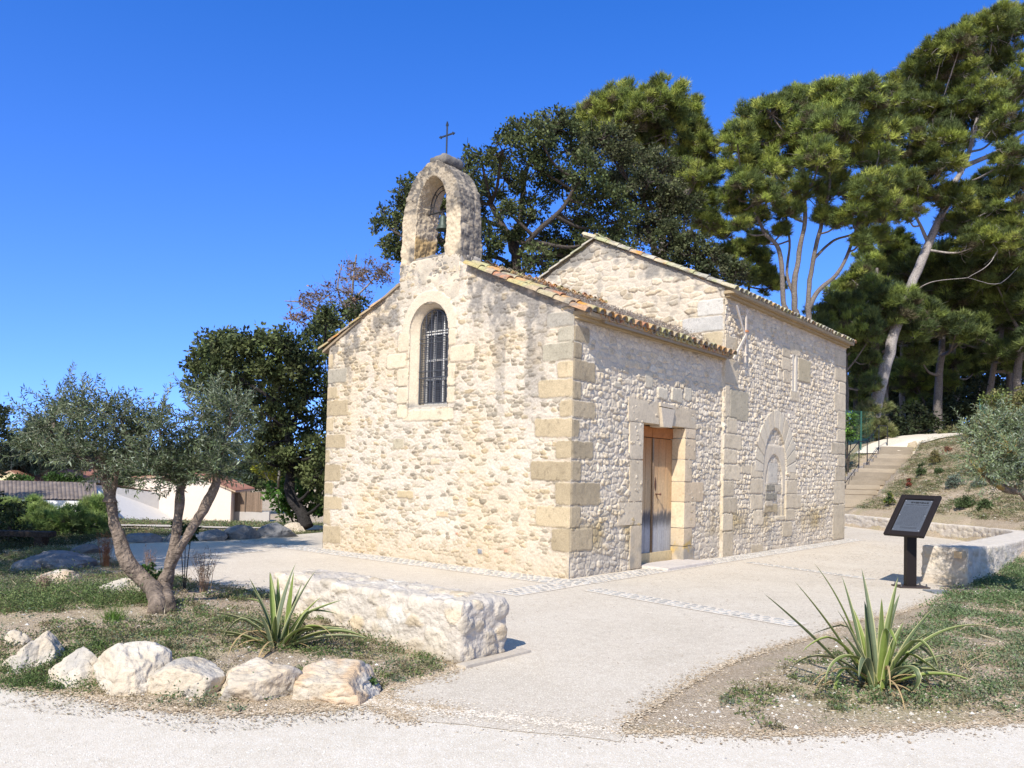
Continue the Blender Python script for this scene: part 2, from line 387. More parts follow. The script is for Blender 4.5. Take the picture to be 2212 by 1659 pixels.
# ------------------------------------------------------------ chapel frame: u along the front (a), v along the side (b)
CC = np.array([0.911, 12.3725, 0.]); TH = math.radians(50.4088)
BV = np.array([math.cos(TH), math.sin(TH), 0]); AV = np.array([-math.sin(TH), math.cos(TH), 0]); UZ = np.array([0, 0, 1.])
def W(u, v, z): return CC + AV * np.asarray(u)[..., None] + BV * np.asarray(v)[..., None] + UZ * np.asarray(z)[..., None]
CHM = np.array([BV, AV, UZ])   # axes for boxes: x->v, y->u, z->z
LV = 12.93; VJ = 5.24
chapel = empty('stone_chapel', CC, 'old rubble stone chapel with arched bell gable, wooden door and clay tile roofs', 'chapel')
def ch(o): return place(o, chapel)

def rubble2(U, Zc, wc, hc, seed, jx=.34, jy=.2, pw=2.6):
    zz = Zc + .035 * n2(U, Zc, 1.3, seed + 1, 2) + .011 * n2(U, Zc, 17, seed + 31, 2); uu = U + .03 * n2(U + 9, Zc, 2.1, seed + 2, 2) + .016 * n2(U + 5, Zc, 17, seed + 32, 2)
    row = np.floor(zz / hc).astype(int); F1 = np.full(U.shape, 9.); F2 = np.full(U.shape, 9.); ID = np.zeros(U.shape)
    for dr in (-1, 0, 1):
        r = row + dr; off = hsh(r, seed, 3) * wc; ww = wc * (.75 + .6 * hsh(r, seed, 8)); c0 = np.floor((uu - off) / ww).astype(int)
        for dc in (-1, 0, 1):
            c = c0 + dc; x = off + (c + .5 + (hsh(c, r, 1, seed) - .5) * 2 * jx) * ww; y = (r + .5 + (hsh(c, r, 2, seed) - .5) * 2 * jy) * hc
            sx = .75 + .6 * hsh(c, r, 4, seed); sy = .8 + .45 * hsh(c, r, 5, seed)
            d = ((np.abs(uu - x) / (ww * sx)) ** pw + (np.abs(zz - y) / (hc * sy)) ** pw) ** (1 / pw)
            idn = hsh(c, r, 7, seed); m = d < F1
            F2 = np.where(m, F1, np.minimum(F2, d)); ID = np.where(m, idn, ID); F1 = np.where(m, d, F1)
    return F1, F2, ID
def lerp_pal(t, pal):
    pal = np.array(pal); x = np.clip(t, 0, .9999) * (len(pal) - 1); i = x.astype(int); f = (x - i)[..., None]
    return pal[i] * (1 - f) + pal[i + 1] * f
PAL_A = [(.37, .30, .205), (.45, .38, .275), (.28, .245, .19), (.50, .43, .325), (.43, .34, .215), (.22, .20, .165)]
PAL_B = [(.57, .475, .34), (.66, .565, .42), (.48, .395, .275), (.70, .61, .465), (.61, .495, .335), (.42, .355, .26)]
PAL_D = [(.48, .395, .265), (.43, .34, .205), (.52, .44, .32), (.40, .325, .22)]
MORT_A = np.array((.575, .50, .405)); MORT_B = np.array((.56, .48, .375))

def blocks_apply(U, Zc, h, c, blocks, seed=0, hb=.012, grey=0):
    for k, b in enumerate(blocks):
        u0, u1, z0, z1 = b[:4]; hh = b[4] if len(b) > 4 and b[4] is not None else hb
        m = (U > u0 - .06) & (U < u1 + .06) & (Zc > z0 - .06) & (Zc < z1 + .06)
        if not m.any(): continue
        u = U[m]; z = Zc[m]; w = .014 * n2(u + k, z, 7, seed + k, 2) + .01 * n2(u, z, 22, seed + k + 3, 2)
        rx = min(.05, (z1 - z0) * .2, (u1 - u0) * .2)
        qx = np.abs(u - (u0 + u1) / 2) - (u1 - u0) / 2 + rx; qz = np.abs(z - (z0 + z1) / 2) - (z1 - z0) / 2 + rx
        d = np.hypot(np.maximum(qx, 0), np.maximum(qz, 0)) + np.minimum(np.maximum(qx, qz), 0) - rx + w
        ins = ss(.006, -.012, d); ring = ss(.0, .012, d) * ss(.035, .015, d)
        col = b[5] if len(b) > 5 else lerp_pal(np.array(hsh(k, seed, 5)), PAL_D) * (.92 + .16 * hsh(k, seed, 6))
        hn = hh + .004 * n2(u, z, 14, k, 3) + .0015 * n2(u, z, 60, k, 2)
        h[m] = mix(h[m], hn, ins); h[m] = mix(h[m], h[m] * .3 - .004, ring * .8)
        cc = np.array(col)[None] * (1 + .12 * n2(u, z, 6, k + 40, 3) - .22 * ss(.35, .6, n2(u, z, 16, k + 60, 3)))[:, None]
        c[m] = mix(c[m], cc, ins[:, None]); c[m] = c[m] * (1 - .18 * ring)[:, None]

def panel(name, u0, u1, z0, z1, res, fn, keep, P0, Ud, Nd, parent=True):
    us = np.arange(u0, u1 + res / 2, res); zs = np.arange(z0, z1 + res / 2, res); U, Zc = np.meshgrid(us, zs)
    h, c = fn(U, Zc); V = P0 + U[..., None] * Ud + Zc[..., None] * UZ + h[..., None] * Nd
    n = len(us); i = np.arange(len(zs) - 1)[:, None] * n; j = np.arange(n - 1)[None]
    Fq = np.stack([i + j, i + j + 1, i + n + j + 1, i + n + j], -1)
    kp = keep(U, Zc); km = kp[:-1, :-1] & kp[1:, :-1] & kp[:-1, 1:] & kp[1:, 1:]
    Fq = Fq[km]
    if np.dot(np.cross(Ud, UZ), Nd) < 0: Fq = Fq[:, ::-1]
    used = np.zeros(V.shape[0] * V.shape[1], bool); used[Fq.ravel()] = True; mp = np.cumsum(used) - 1
    o = mesh_np(name, V.reshape(-1, 3)[used], mp[Fq], M['stone'], None, c.reshape(-1, 3)[used], smooth=True)
    return ch(o) if parent else o

A_RIGHT = [(-.04, .52, 3.9, 4.13, .012, (.33, .30, .25)), (.0, .3, 3.65, 3.89, .012, (.38, .34, .26)), (.0, .59, 3.38, 3.65, .014, (.36, .32, .24)), (-.02, .3, 3.09, 3.35), (-.02, .66, 2.8, 3.08), (-.02, .24, 2.49, 2.75),
           (-.02, .72, 2.18, 2.47), (-.02, .29, 1.85, 2.12), (-.02, .78, 1.5, 1.8), (-.02, .29, 1.13, 1.47), (-.02, .66, .78, 1.1), (-.02, .34, .41, .76)]
A_LEFT = [(5.89, 6.08, 3.63, 3.89), (5.44, 6.08, 3.31, 3.59, .012, (.36, .32, .25)), (5.71, 6.08, 3.0, 3.23), (5.38, 6.08, 2.65, 2.96), (5.8, 6.08, 2.34, 2.62), (5.41, 6.08, 2.01, 2.28),
          (5.88, 6.08, 1.73, 1.97), (5.52, 6.08, 1.36, 1.68), (5.76, 6.08, 1.1, 1.32), (5.46, 6.08, .8, 1.05), (5.8, 6.08, .51, .75), (5.46, 6.08, .14, .47)]
A_MISC = [(3.74, 4.02, 2.0, 2.18, .012, (.44, .38, .27)), (3.46, 3.88, 1.1, 1.23), (4.56, 4.77, .41, .55), (4.28, 4.51, 1.07, 1.17), (2.8, 3.04, 1.72, 1.83, .012, (.55, .44, .3)), (2.57, 2.86, .81, .91, .012, (.55, .42, .27)), (1.76, 1.86, .24, .32, .014, (.22, .23, .25)),
          (1.2, 1.3, .3, .38, .012, (.5, .3, .2)), (2.32, 2.4, .52, .57, .01, (.5, .27, .18))]
TAN = [tuple(np.array(c) * 1.0) for c in PAL_D]
def quoin_tan(L, s):
    out = []
    for k, b in enumerate(L):
        if len(b) > 5: out.append(b)
        else: out.append((*b[:4], b[4] if len(b) > 4 else .013, tuple(np.array((.42, .335, .215)) * (.82 + .34 * hsh(k, s)))))
    return out
A_QUO = quoin_tan(A_RIGHT, 3) + quoin_tan(A_LEFT, 4)
WIN_S = [(3.76, 4.26, 3.48, 3.76), (3.68, 3.97, 3.78, 4.15), (3.68, 3.97, 3.14, 3.46), (3.68, 3.97, 2.82, 3.12), (2.06, 2.63, 3.5, 3.79), (2.5, 2.68, 3.8, 4.1), (2.5, 2.68, 3.1, 3.48), (2.5, 2.68, 2.8, 3.08), (2.52, 3.8, 2.5, 2.7), (3.68, 3.95, 2.55, 2.8)]
def win_out(U, Zc, g=0.0):
    cx_, hw, sp = 3.18, .5 + g, 4.12
    return (np.abs(U - cx_) < hw) & (Zc > 2.74 - g) & ((Zc < sp) | (np.hypot((U - cx_) / hw, (Zc - sp) / (.52 + g)) < 1))
def roofz(u): return np.where(u < 3.05, 4.165 + .437 * u, 5.53 - .49 * (u - 3.05))
def fnA(U, Zc):
    F1, F2, ID = rubble2(U, Zc, .145, .068, 11, .38, .28, 2.2)
    _, _, ID2 = F1, F2, (ID * 7.31) % 1
    e = F2 - F1 + .14 * n2(U, Zc, 16, 21, 3)
    present = ss(.46, .66, ID2 + .30 * n2(U, Zc, .8, 33, 2))
    st = ss(.04, .24, e) * mix(.12, 1, present)
    h = st * (.004 + .014 * ID) + .008 * n2(U, Zc, 9, 5, 3) + .010 * n2(U, Zc * 1.5, 24, 6, 3) - .016 * ss(.14, .02, np.abs(e - .10)) * present
    h = h + .012 * n2(U, Zc, .9, 77, 2)
    c = mix(MORT_A * (1 + .06 * n2(U, Zc, 2.4, 8, 4))[..., None], lerp_pal(ID, PAL_A) * (1 + .22 * n2(U, Zc, 25, 9, 3))[..., None], (st * .95)[..., None])
    # dark crevices beneath the stones are real pits; weathering: grey lichen streaks under the verge, tan base
    top = roofz(U) - Zc
    stk = ss(-.15, .35, n2(U * 3.2, Zc * .55, 1.5, 51, 4) + .38 - .6 * ss(.05, 1.5, top)) * ss(1.9, .3, top)
    stk = np.where((U > 2.5) & (U < 3.95), stk * 1.1 * ss(4.75, 5.2, Zc), stk)
    g = np.array((.17, .16, .15)); c = mix(c, g * (1 + .3 * n2(U, Zc, 30, 52, 2))[..., None], (.80 * stk * ss(-.45, .2, n2(U, Zc, 9, 53, 3)))[..., None])
    s2 = ss(.15, .5, n2(U * 2.6, Zc * .5, 1.3, 61, 3)) * ss(2.0, 3.2, Zc) * ss(3.2, .3, U); c = mix(c, g * 1.15, (.55 * s2)[..., None])
    base = ss(.75, .1, Zc + .18 * n2(U, Zc, 1.2, 63, 3)); c = mix(c, np.array((.47, .375, .25)) * np.ones_like(c), (.55 * base)[..., None])
    pat = ss(-.1, .5, n2(U, Zc, 1.1, 71, 3)); c = mix(c, c * np.array((1.0, .93, .80)), (.6 * pat)[..., None])
    blocks_apply(U, Zc, h, c, A_QUO + A_MISC, 3, .013)
    blocks_apply(U, Zc, h, c, [(*b, .016, tuple(np.array((.60, .50, .36)) * (.95 + .1 * hsh(i, 2)))) for i, b in enumerate(WIN_S)], 9, .016)
    # plain rendered ring of voussoirs above the window
    rr = np.hypot((U - 3.18) / .5, (Zc - 4.12) / .52); ring = ss(1.42, 1.36, rr) * (Zc > 4.1)
    h = mix(h, .014 + .004 * n2(U, Zc, 9, 4, 2), ring); c = mix(c, np.array((.60, .51, .38)) * np.ones_like(c), (ring * .8)[..., None])
    edge = ss(.10, 0, U); h = h * (1 - edge) + edge * .006
    return h, c
def keepA(U, Zc):
    k = (Zc < roofz(U) + .04) | ((U > 2.47) & (U < 3.98) & (Zc < 5.40))
    return k & ~win_out(U, Zc, -.015)
panel('front_wall', -.005, 6.02, -.05, 5.45, .0135, fnA, keepA, W(0., 0., 0.), AV, -BV)

B_QUO = quoin_tan([(-.03, .42, 3.66, 3.91), (-.03, .22, 3.37, 3.64), (-.03, .6, 3.07, 3.38), (-.03, .22, 2.76, 3.05), (-.03, .62, 2.49, 2.75), (-.03, .19, 2.18, 2.45), (-.03, .59, 1.85, 2.12),
         (-.03, .26, 1.51, 1.81), (-.03, .8, 1.12, 1.48), (-.03, .27, .79, 1.11), (-.03, .62, .42, .76)], 5)
B_BLK = [(2.16, 2.42, 3.15, 3.44), (1.17, 1.38, 3.06, 3.15), (3.66, 4.03, 2.55, 2.75, .025), (3.1, 3.5, 2.98, 3.25, .03), (2.6, 2.95, 3.0, 3.2, .03), (3.6, 3.9, 3.05, 3.3, .02)]
N_BLK = [(5.26, 5.5, 2.85, 3.5), (5.5, 6.42, 2.82, 3.45, .014, (.43, .37, .26)), (5.37, 5.87, 2.51, 2.84), (5.24, 6.1, 2.2, 2.51), (5.24, 5.87, 1.9, 2.2), (5.25, 6.04, 1.57, 1.89), (5.22, 5.74, 1.23, 1.55), (5.22, 5.91, .89, 1.21),
         (5.23, 5.72, .53, .88), (5.25, 5.74, -.03, .51), (5.24, 5.88, 3.55, 4.06), (5.23, 5.82, 4.08, 4.54), (6.08, 6.61, 1.72, 1.91), (6.6, 7.2, 1.61, 1.92), (6.55, 7.33, 1.28, 1.61), (6.6, 7.33, .93, 1.26), (6.76, 7.32, .6, .92),
         (6.67, 7.3, -.01, .18), (8.83, 9.22, 1.59, 1.91), (8.6, 9.32, 1.25, 1.59), (8.59, 9.61, .92, 1.25), (8.1, 8.6, .67, .98), (8.6, 9.21, .65, .91), (8.44, 9.05, .27, .62), (8.3, 8.77, 4.46, 4.72), (8.27, 8.83, 4.15, 4.46),
         (8.37, 8.84, 3.88, 4.16), (8.81, 9.44, 4.60, 4.88), (9.32, 10.16, 4.02, 4.58, .02, (.47, .39, .25)), (8.07, 8.32, 3.91, 4.1), (8.85, 9.38, 3.5, 3.75), (12.01, 12.95, 4.74, 5.17), (12.03, 12.95, 4.31, 4.7), (12.38, 12.95, 3.96, 4.31),
         (12.0, 12.95, 3.49, 3.97), (12.29, 12.95, 3.01, 3.5), (12.25, 12.95, 2.67, 3.01), (11.82, 12.95, 2.33, 2.64), (12.33, 12.95, 2.0, 2.32), (12.12, 12.95, 1.59, 1.98), (12.02, 12.95, 1.0, 1.59), (11.99, 12.98, .03, .96)]
def in_arch(U, Zc, cu, hw, sp, ht, z0=-9, p=1.85):
    return np.where(Zc > sp, (np.abs(U - cu) / hw) ** p + (np.abs(Zc - sp) / ht) ** p, np.where(Zc > z0, np.abs(U - cu) / hw, 9.))
def fnB(nave):
    def f(U, Zc):
        if nave:
            F1, F2, ID = rubble2(U, Zc, .155, .105, 23, .30, .16, 3.0); hs_, dome = .029, .9
        else:
            F1, F2, ID = rubble2(U, Zc, .17, .105, 31, .42, .32, 2.4); hs_, dome = .027, .8
        e = F2 - F1 + .10 * n2(U, Zc, 18, 25, 3)
        pres = ss(.12, .3, (ID * 7.31) % 1)
        low = ss(.9, .25, Zc + .2 * n2(U, Zc, 1.5, 12, 2))          # pointed smoother near the ground
        st = ss(.03, .30, e) * mix(.25, 1, pres) * (1 - .45 * low)
        h = np.sqrt(np.maximum(st, 0)) * (hs_ * (.35 + .85 * ID)) * (1 + .75 * n2(U, Zc, 19, 7, 2)) + .007 * n2(U, Zc, 11, 5, 3) + .006 * n2(U, Zc, 33, 6, 2) - .008
        h = h + .012 * n2(U, Zc, .8, 78, 2)
        c = mix(MORT_B * (1 + .08 * n2(U, Zc, 3, 8, 4))[..., None], lerp_pal(ID, PAL_B) * (1 + .16 * n2(U, Zc, 25, 9, 3))[..., None], (st * .9)[..., None])
        b1 = ss(1.15, .75, Zc + .22 * n2(U, Zc, 1.1, 44, 3)) * ss(.25, .6, Zc + .15 * n2(U, Zc, 1.7, 45, 3))
        c = mix(c, c * np.array((.72, .66, .50)), (b1 * ss(-.4, .3, n2(U, Zc, 1.6, 46, 3)))[..., None])
        c = mix(c, np.array((.30, .28, .25)) * np.ones_like(c), (.5 * low * ss(0, .5, n2(U, Zc, 3, 47, 4)))[..., None])
        if nave:
            blocks_apply(U, Zc, h, c, [(b if len(b) > 5 else (*b[:4], b[4] if len(b) > 4 else .016, tuple(np.array((.61, .505, .35)) * (.80 + .28 * hsh(i, 7))))) for i, b in enumerate(N_BLK)], 5, .016)
            Ro = in_arch(U, Zc, 8.02, 1.21, 1.92, 1.27, 1.75); Ri = in_arch(U, Zc, 7.95, .69, 1.80, .98, -9)
            ring = ss(1.01, .995, Ro) * ss(.99, 1.01, Ri) * (Zc > 1.78)
            ang = np.arctan2(Zc - 1.75, U - 8.0) / math.pi * 13; fr = np.abs(ang - np.round(ang)); jt = ss(.07, .03, fr)
            hv = .022 + .004 * n2(U, Zc, 12, 3, 3) - .012 * jt; vc = lerp_pal(hsh(np.round(ang - .5 + .5 * 0).astype(int), 5), [(.56, .475, .34), (.64, .55, .41), (.53, .43, .29)])
            h = mix(h, hv, ring); c = mix(c, vc * (1 - .25 * jt)[..., None], ring[..., None])
            ins = ss(1.0, .985, Ri) * (Zc > .75); h = mix(h, h * .55 - .028, ins); c = mix(c, c * .97, ins[..., None])
            R2 = in_arch(U, Zc, 7.95, .50, 1.55, .63, -9); r2 = ins * ss(.985, 1.01, R2) * ss(2.42, 2.34, Zc) * (Zc > 1.25)
            h = mix(h, -.008 + .004 * n2(U, Zc, 12, 3, 3), r2); c = mix(c, np.array((.59, .50, .37)) * np.ones_like(c), r2[..., None])
            h = mix(h, h - .015, ins * ss(1, .98, R2))
            blocks_apply(U, Zc, h, c, [(7.62, 8.19, 1.52, 1.98, -.025, (.56, .50, .40)), (7.5, 8.0, 1.34, 1.49, -.005, (.27, .24, .18)), (7.47, 8.12, 1.14, 1.3, -.005, (.28, .25, .19)), (8.02, 8.4, 1.32, 1.48, -.02), (7.45, 8.2, .85, 1.05, -.02), (7.5, 7.9, 1.0, 1.12, -.01)], 15)
            # slit window: splayed reveal and a gap whose unlit depth is painted near black
            sl = (np.abs(U - 9.08) < .17) & (Zc > 3.72) & (Zc < 4.6)
            h = np.where(sl, .018, h); c = np.where(sl[..., None], np.array((.60, .53, .42)) * np.ones_like(c), c)
            dgap = np.abs(U - 9.07) / .030; gp = ss(1.5, .8, dgap) * ss(3.74, 3.78, Zc) * ss(4.6, 4.56, Zc); h = h - .40 * gp; c = mix(c, np.array((.06, .05, .045)) * np.ones_like(c), (gp > .6)[..., None] * 1.0)
            h = h * ss(12.99, 12.93, U) + 0; h = mix(h, -.056, ss(5.235, 5.212, U))
        else:
            blocks_apply(U, Zc, h, c, B_QUO, 25, .014)
            blocks_apply(U, Zc, h, c, [(b if len(b) > 5 else (*b[:4], b[4] if len(b) > 4 else .016, tuple(np.array((.54, .47, .35)) * (.9 + .2 * hsh(i, 8))))) for i, b in enumerate(B_BLK)], 6)
            h = np.where(U < .03, mix(.004, h, ss(0, .03, U)), h)
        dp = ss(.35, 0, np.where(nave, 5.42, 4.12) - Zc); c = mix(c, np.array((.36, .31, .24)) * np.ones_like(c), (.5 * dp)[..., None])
        return h, c
    return f
def keepB(U, Zc): return ~((U > 1.9) & (U < 3.8) & (Zc < 2.7) & (Zc > -.2)) & (U < 5.30)
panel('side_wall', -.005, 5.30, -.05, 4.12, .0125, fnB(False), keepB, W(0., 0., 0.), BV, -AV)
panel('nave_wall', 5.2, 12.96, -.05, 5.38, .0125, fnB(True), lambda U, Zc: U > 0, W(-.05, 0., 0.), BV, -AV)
# west gable of the nave above the lower roof
def navez(u): return np.where(u < 3.14, 5.50 + .47 * u, 6.975 - .47 * (u - 3.14))
def fnG(U, Zc):
    F1, F2, ID = rubble2(U, Zc, .26, .12, 61, .38, .28, 2.1); e = F2 - F1 + .14 * n2(U, Zc, 14, 21, 3)
    st = ss(.04, .25, e) * mix(.3, 1, ss(.3, .5, (ID * 7.31) % 1)); h = st * (.014 + .022 * ID) + .006 * n2(U, Zc, 10, 5, 4) + .003 * n2(U, Zc, 45, 6, 2)
    c = mix(MORT_A * .97 * (1 + .06 * n2(U, Zc, 2.4, 8, 4))[..., None], lerp_pal(ID, PAL_B) * .85 * (1 + .18 * n2(U, Zc, 25, 9, 3))[..., None], (st * .9)[..., None])
    top = navez(U) - Zc; g = np.array((.19, .18, .165))
    c = mix(c, g * np.ones_like(c), (.8 * ss(.1, .5, n2(U, Zc, 3, 52, 4) + .5 - 1.4 * top))[..., None])
    c = mix(c, g * np.ones_like(c), (.4 * ss(.2, .5, n2(U, Zc, 5, 57, 4)))[..., None])
    blocks_apply(U, Zc, h, c, [(-.02, .55, 4.95, 5.28, .016, (.52, .49, .44)), (-.02, .9, 4.62, 4.93, .016, (.45, .43, .40)), (-.02, .4, 4.3, 4.6)], 4)
    return h, c
panel('nave_gable_wall', -.055, 6.35, 3.9, 7.1, .0155, fnG, lambda U, Zc: Zc < navez(U) + .02, W(0., VJ - .03, 0.), AV, -BV)
# other sides (plain rubble, seen only from elsewhere) and solid cores
def fnS(U, Zc):
    F1, F2, ID = rubble2(U, Zc, .17, .12, 91); e = F2 - F1; st = ss(.04, .25, e); return st * .02, mix(MORT_A * np.ones(U.shape + (3,)), lerp_pal(ID, PAL_A), st[..., None])
panel('north_wall', 0, 12.95, -.3, 5.4, .05, fnS, lambda U, Zc: (U > VJ) | (Zc < 4.1), W(6.02, 0., 0.), BV, AV)
panel('east_wall', -.05, 6.3, -.3, 7.1, .05, fnS, lambda U, Zc: Zc < navez(U) + .03, W(0., LV + .02, 0.), AV, BV)
mb = MB()
mb.prism(W(np.array([.35, .35, 3.05, 5.9, 5.9]), np.full(5, .5), np.array([0, 4.0, 5.12, 4.0, 0.])), BV * 4.7, (.3, .25, .2))
mb.prism(W(np.array([.25, .25, 3.14, 6.0, 6.0]), np.full(5, VJ + .1), np.array([0, 5.5, 6.88, 5.4, 0.])), BV * 7.5, (.3, .25, .2))
ch(mb.build('wall_core', M['dressed']))

# ---- bell gable: a masonry ring swept over the opening
outer = cm([(3.99, 5.1), (3.97, 5.8), (3.93, 6.4), (3.80, 6.77), (3.54, 7.07), (3.2, 7.20), (2.88, 7.07), (2.63, 6.77), (2.51, 6.4), (2.47, 5.8), (2.455, 5.1)], 9)
inner = cm([(3.62, 5.1), (3.60, 5.8), (3.56, 6.45), (3.49, 6.68), (3.37, 6.86), (3.2, 6.93), (3.03, 6.86), (2.90, 6.68), (2.83, 6.45), (2.83, 5.8), (2.85, 5.1)], 9)
TK = .56; nr, nt_ = 24, 30; rows = []
for po, pi in zip(outer, inner):
    sec = []
    for t in np.linspace(0, 1, nr, endpoint=False): p = po + (pi - po) * t; sec.append((p[0], 0, p[1], 0))
    for t in np.linspace(0, 1, nt_, endpoint=False): sec.append((pi[0], TK * t, pi[1], 1))
    for t in np.linspace(0, 1, nr, endpoint=False): p = pi + (po - pi) * t; sec.append((p[0], TK, p[1], 2))
    for t in np.linspace(0, 1, nt_, endpoint=False): sec.append((po[0], TK * (1 - t), po[1], 3))
    rows.append(sec)
Sx = np.array(rows); mrow, ncol = Sx.shape[:2]
# refine along the path
ti = np.linspace(0, mrow - 1, 420); i0 = np.minimum(ti.astype(int), mrow - 2); fr = (ti - i0)[:, None, None]; Sx = Sx[i0] * (1 - fr) + Sx[i0 + 1] * fr; mrow = 420
P3 = W(Sx[..., 0], Sx[..., 1], Sx[..., 2])
dt = np.gradient(P3, axis=0); ds = np.roll(P3, -1, 1) - np.roll(P3, 1, 1); Nn = np.cross(dt, ds); Nn /= np.linalg.norm(Nn, axis=-1)[..., None] + 1e-9
ctr = W(np.interp(ti, np.arange(len(outer)), (outer[:, 0] + inner[:, 0]) / 2), np.full(420, TK / 2), np.interp(ti, np.arange(len(outer)), (outer[:, 1] + inner[:, 1]) / 2))
sg = np.sign(((P3 - ctr[:, None]) * Nn).sum(-1)).mean(); Nn *= np.sign(sg)
dsp = .022 * fbm(P3 * 3.2, 3, 3) + .020 * fbm(P3 * 12, 8, 2) + .018 * fbm(P3 * 30, 4, 2)
P3 = P3 + Nn * dsp[..., None]
zc = Sx[..., 2]; side = Sx[..., 3]
crs = np.abs(((zc + .02 * fbm(P3 * 2, 9, 2)) / .24) % 1 - .5) * 2; joint = ss(.86, .97, crs) * (side == 3)
c = np.array((.54, .445, .315)) * np.ones(P3.shape) * (1 + .12 * fbm(P3 * 5, 2, 3))[..., None]
c = mix(c, np.array((.50, .34, .15)) * np.ones_like(c), (.9 * (side == 1) * ss(5.95, 5.85, zc + .06 * fbm(P3 * 4, 6, 2)) * ss(5.4, 5.5, zc) * (Sx[..., 0] > 3.2))[..., None])
gl = ss(-.25, .25, fbm(P3 * 2.2, 12, 4) + 1.1 * ss(5.9, 6.9, zc) - .20 + .62 * (side == 3) * ss(5.3, 5.7, zc)) * np.where(side == 1, .15, 1)
pit = ss(-.25, .2, fbm(P3 * 11, 14, 4))
c = mix(c, np.array((.105, .097, .09)) * np.ones_like(c), (np.clip(gl * (.50 + .60 * pit), 0, 1) * .88)[..., None]); c = c * (1 - .3 * joint)[..., None]
i = np.arange(mrow - 1)[:, None] * ncol; j = np.arange(ncol)[None]; k = (j + 1) % ncol
Fb = np.stack([i + j, i + k, i + ncol + k, i + ncol + j], -1).reshape(-1, 4)
ch(mesh_np('bell_gable', P3.reshape(-1, 3), Fb, M['stone'], None, c.reshape(-1, 3), smooth=True))

def roughbox(mb, c, sz, ax, res=.04, r=.03, amp=.01, seed=0, colf=None, rubble=0.0):
    """rounded, noisy box with surface relief; axes rows = local x,y,z"""
    h = np.array(sz, float) / 2; A = np.asarray(ax, float); c = np.asarray(c, float)
    for a in range(3):
        o_ = [q for q in range(3) if q != a]
        for sg_ in (-1, 1):
            n1 = max(2, int(sz[o_[0]] / res)); n2_ = max(2, int(sz[o_[1]] / res))
            g1, g2 = np.meshgrid(np.linspace(-h[o_[0]], h[o_[0]], n1 + 1), np.linspace(-h[o_[1]], h[o_[1]], n2_ + 1))
            P = np.zeros(g1.shape + (3,)); P[..., o_[0]] = g1; P[..., o_[1]] = g2; P[..., a] = sg_ * h[a]
            q = np.clip(P, -(h - r), h - r); d = P - q; L = np.linalg.norm(d, axis=-1)[..., None]; nrm = d / np.maximum(L, 1e-9); P = q + nrm * r
            Wp = c + P @ A
            dd = amp * fbm(Wp * 4, seed, 3) + amp * .6 * fbm(Wp * 17, seed + 4, 3); st = np.zeros(dd.shape); ID = np.zeros(dd.shape)
            if rubble:
                Wq = Wp + .03 * np.stack([fbm(Wp * 9, 1, 2), fbm(Wp * 9 + 5, 2, 2), fbm(Wp * 9 + 9, 3, 2)], -1); F1, F2, ID = voro3(Wq @ A.T / np.array([.17, .21, .12]), seed); st = ss(.03, .14, F2 - F1 + .05 * fbm(Wp * 14, 2, 2)) * mix(.15, 1, ss(.3, .45, (ID * 7.3) % 1)); dd = dd + rubble * st * (.35 + .75 * ID) + rubble * .25 * st * fbm(Wp * 22, 8, 2) + .25 * rubble * fbm(Wp * 30, 9, 2)
            Wp = Wp + (nrm @ A) * dd[..., None]
            cc = colf(Wp, st, ID) if colf else np.full(Wp.shape, .5)
            m_ = g1.shape[1]; ii_ = np.arange(g1.shape[0] - 1)[:, None] * m_; jj_ = np.arange(m_ - 1)[None]
            Fq = np.stack([ii_ + jj_, ii_ + jj_ + 1, ii_ + m_ + jj_ + 1, ii_ + m_ + jj_], -1).reshape(-1, 4)
            if (sg_ < 0) != (a == 1): Fq = Fq[:, ::-1]
            mb.add(Wp.reshape(-1, 3), Fq, cc.reshape(-1, 3))
    return mb
def voro3(P, seed):
    i0 = np.floor(P).astype(int); F1 = np.full(P.shape[:-1], 9.); F2 = F1.copy(); ID = np.zeros_like(F1)
    for dx in (-1, 0, 1):
        for dy in (-1, 0, 1):
            for dz in (-1, 0, 1):
                q = i0 + np.array([dx, dy, dz]); a, b, c_ = q[..., 0], q[..., 1], q[..., 2]
                s = np.stack([a + .15 + .7 * hsh(a, b, c_, seed), b + .15 + .7 * hsh(a, b, c_, seed + 1), c_ + .15 + .7 * hsh(a, b, c_, seed + 2)], -1)
                d = np.linalg.norm(P - s, axis=-1); idn = hsh(a, b, c_, seed + 3); m = d < F1
                F2 = np.where(m, F1, np.minimum(F2, d)); ID = np.where(m, idn, ID); F1 = np.where(m, d, F1)
    return F1, F2, ID
def grey_col(base, g=(.22, .21, .2), amt=.6, sc_=3, seed=1):
    def f(P, st, ID):
        c = np.array(base) * np.ones(P.shape) * (1 + .12 * fbm(P * 6, seed, 3))[..., None]
        return mix(c, np.array(g) * np.ones_like(c), (amt * ss(-.2, .35, fbm(P * sc_, seed + 4, 4) + .2))[..., None])
    return f
# solid base of the bell gable, with sill, and mortar cap carrying the cross
mb = MB()
roughbox(mb, W(3.22, TK / 2, 5.02), (TK, 1.52, .84), CHM, .03, .03, .02, 5, grey_col((.62, .53, .40), amt=.35))
roughbox(mb, W(3.22, TK / 2, 5.44), (TK - .06, .9, .1), CHM, .03, .04, .02, 6, grey_col((.34, .30, .25), (.15, .14, .13), amt=.9))
ch(mb.build('bell_gable_base', M['stone'], smooth=True))
mb = MB(); roughbox(mb, W(3.14, TK / 2, 7.22), (TK - .02, .46, .20), CHM, .025, .09, .03, 8, grey_col((.20, .185, .165), (.10, .095, .09), amt=.9))
ch(mb.build('gable_cap', M['stone'], smooth=True))
mb = MB(); zc0 = 7.28; cu = 3.14; cv = TK / 2
mcol = (.055, .065, .075)
mb.box(W(cu, cv, zc0 + .32), (.022, .030, .66), CHM, mcol, .004)
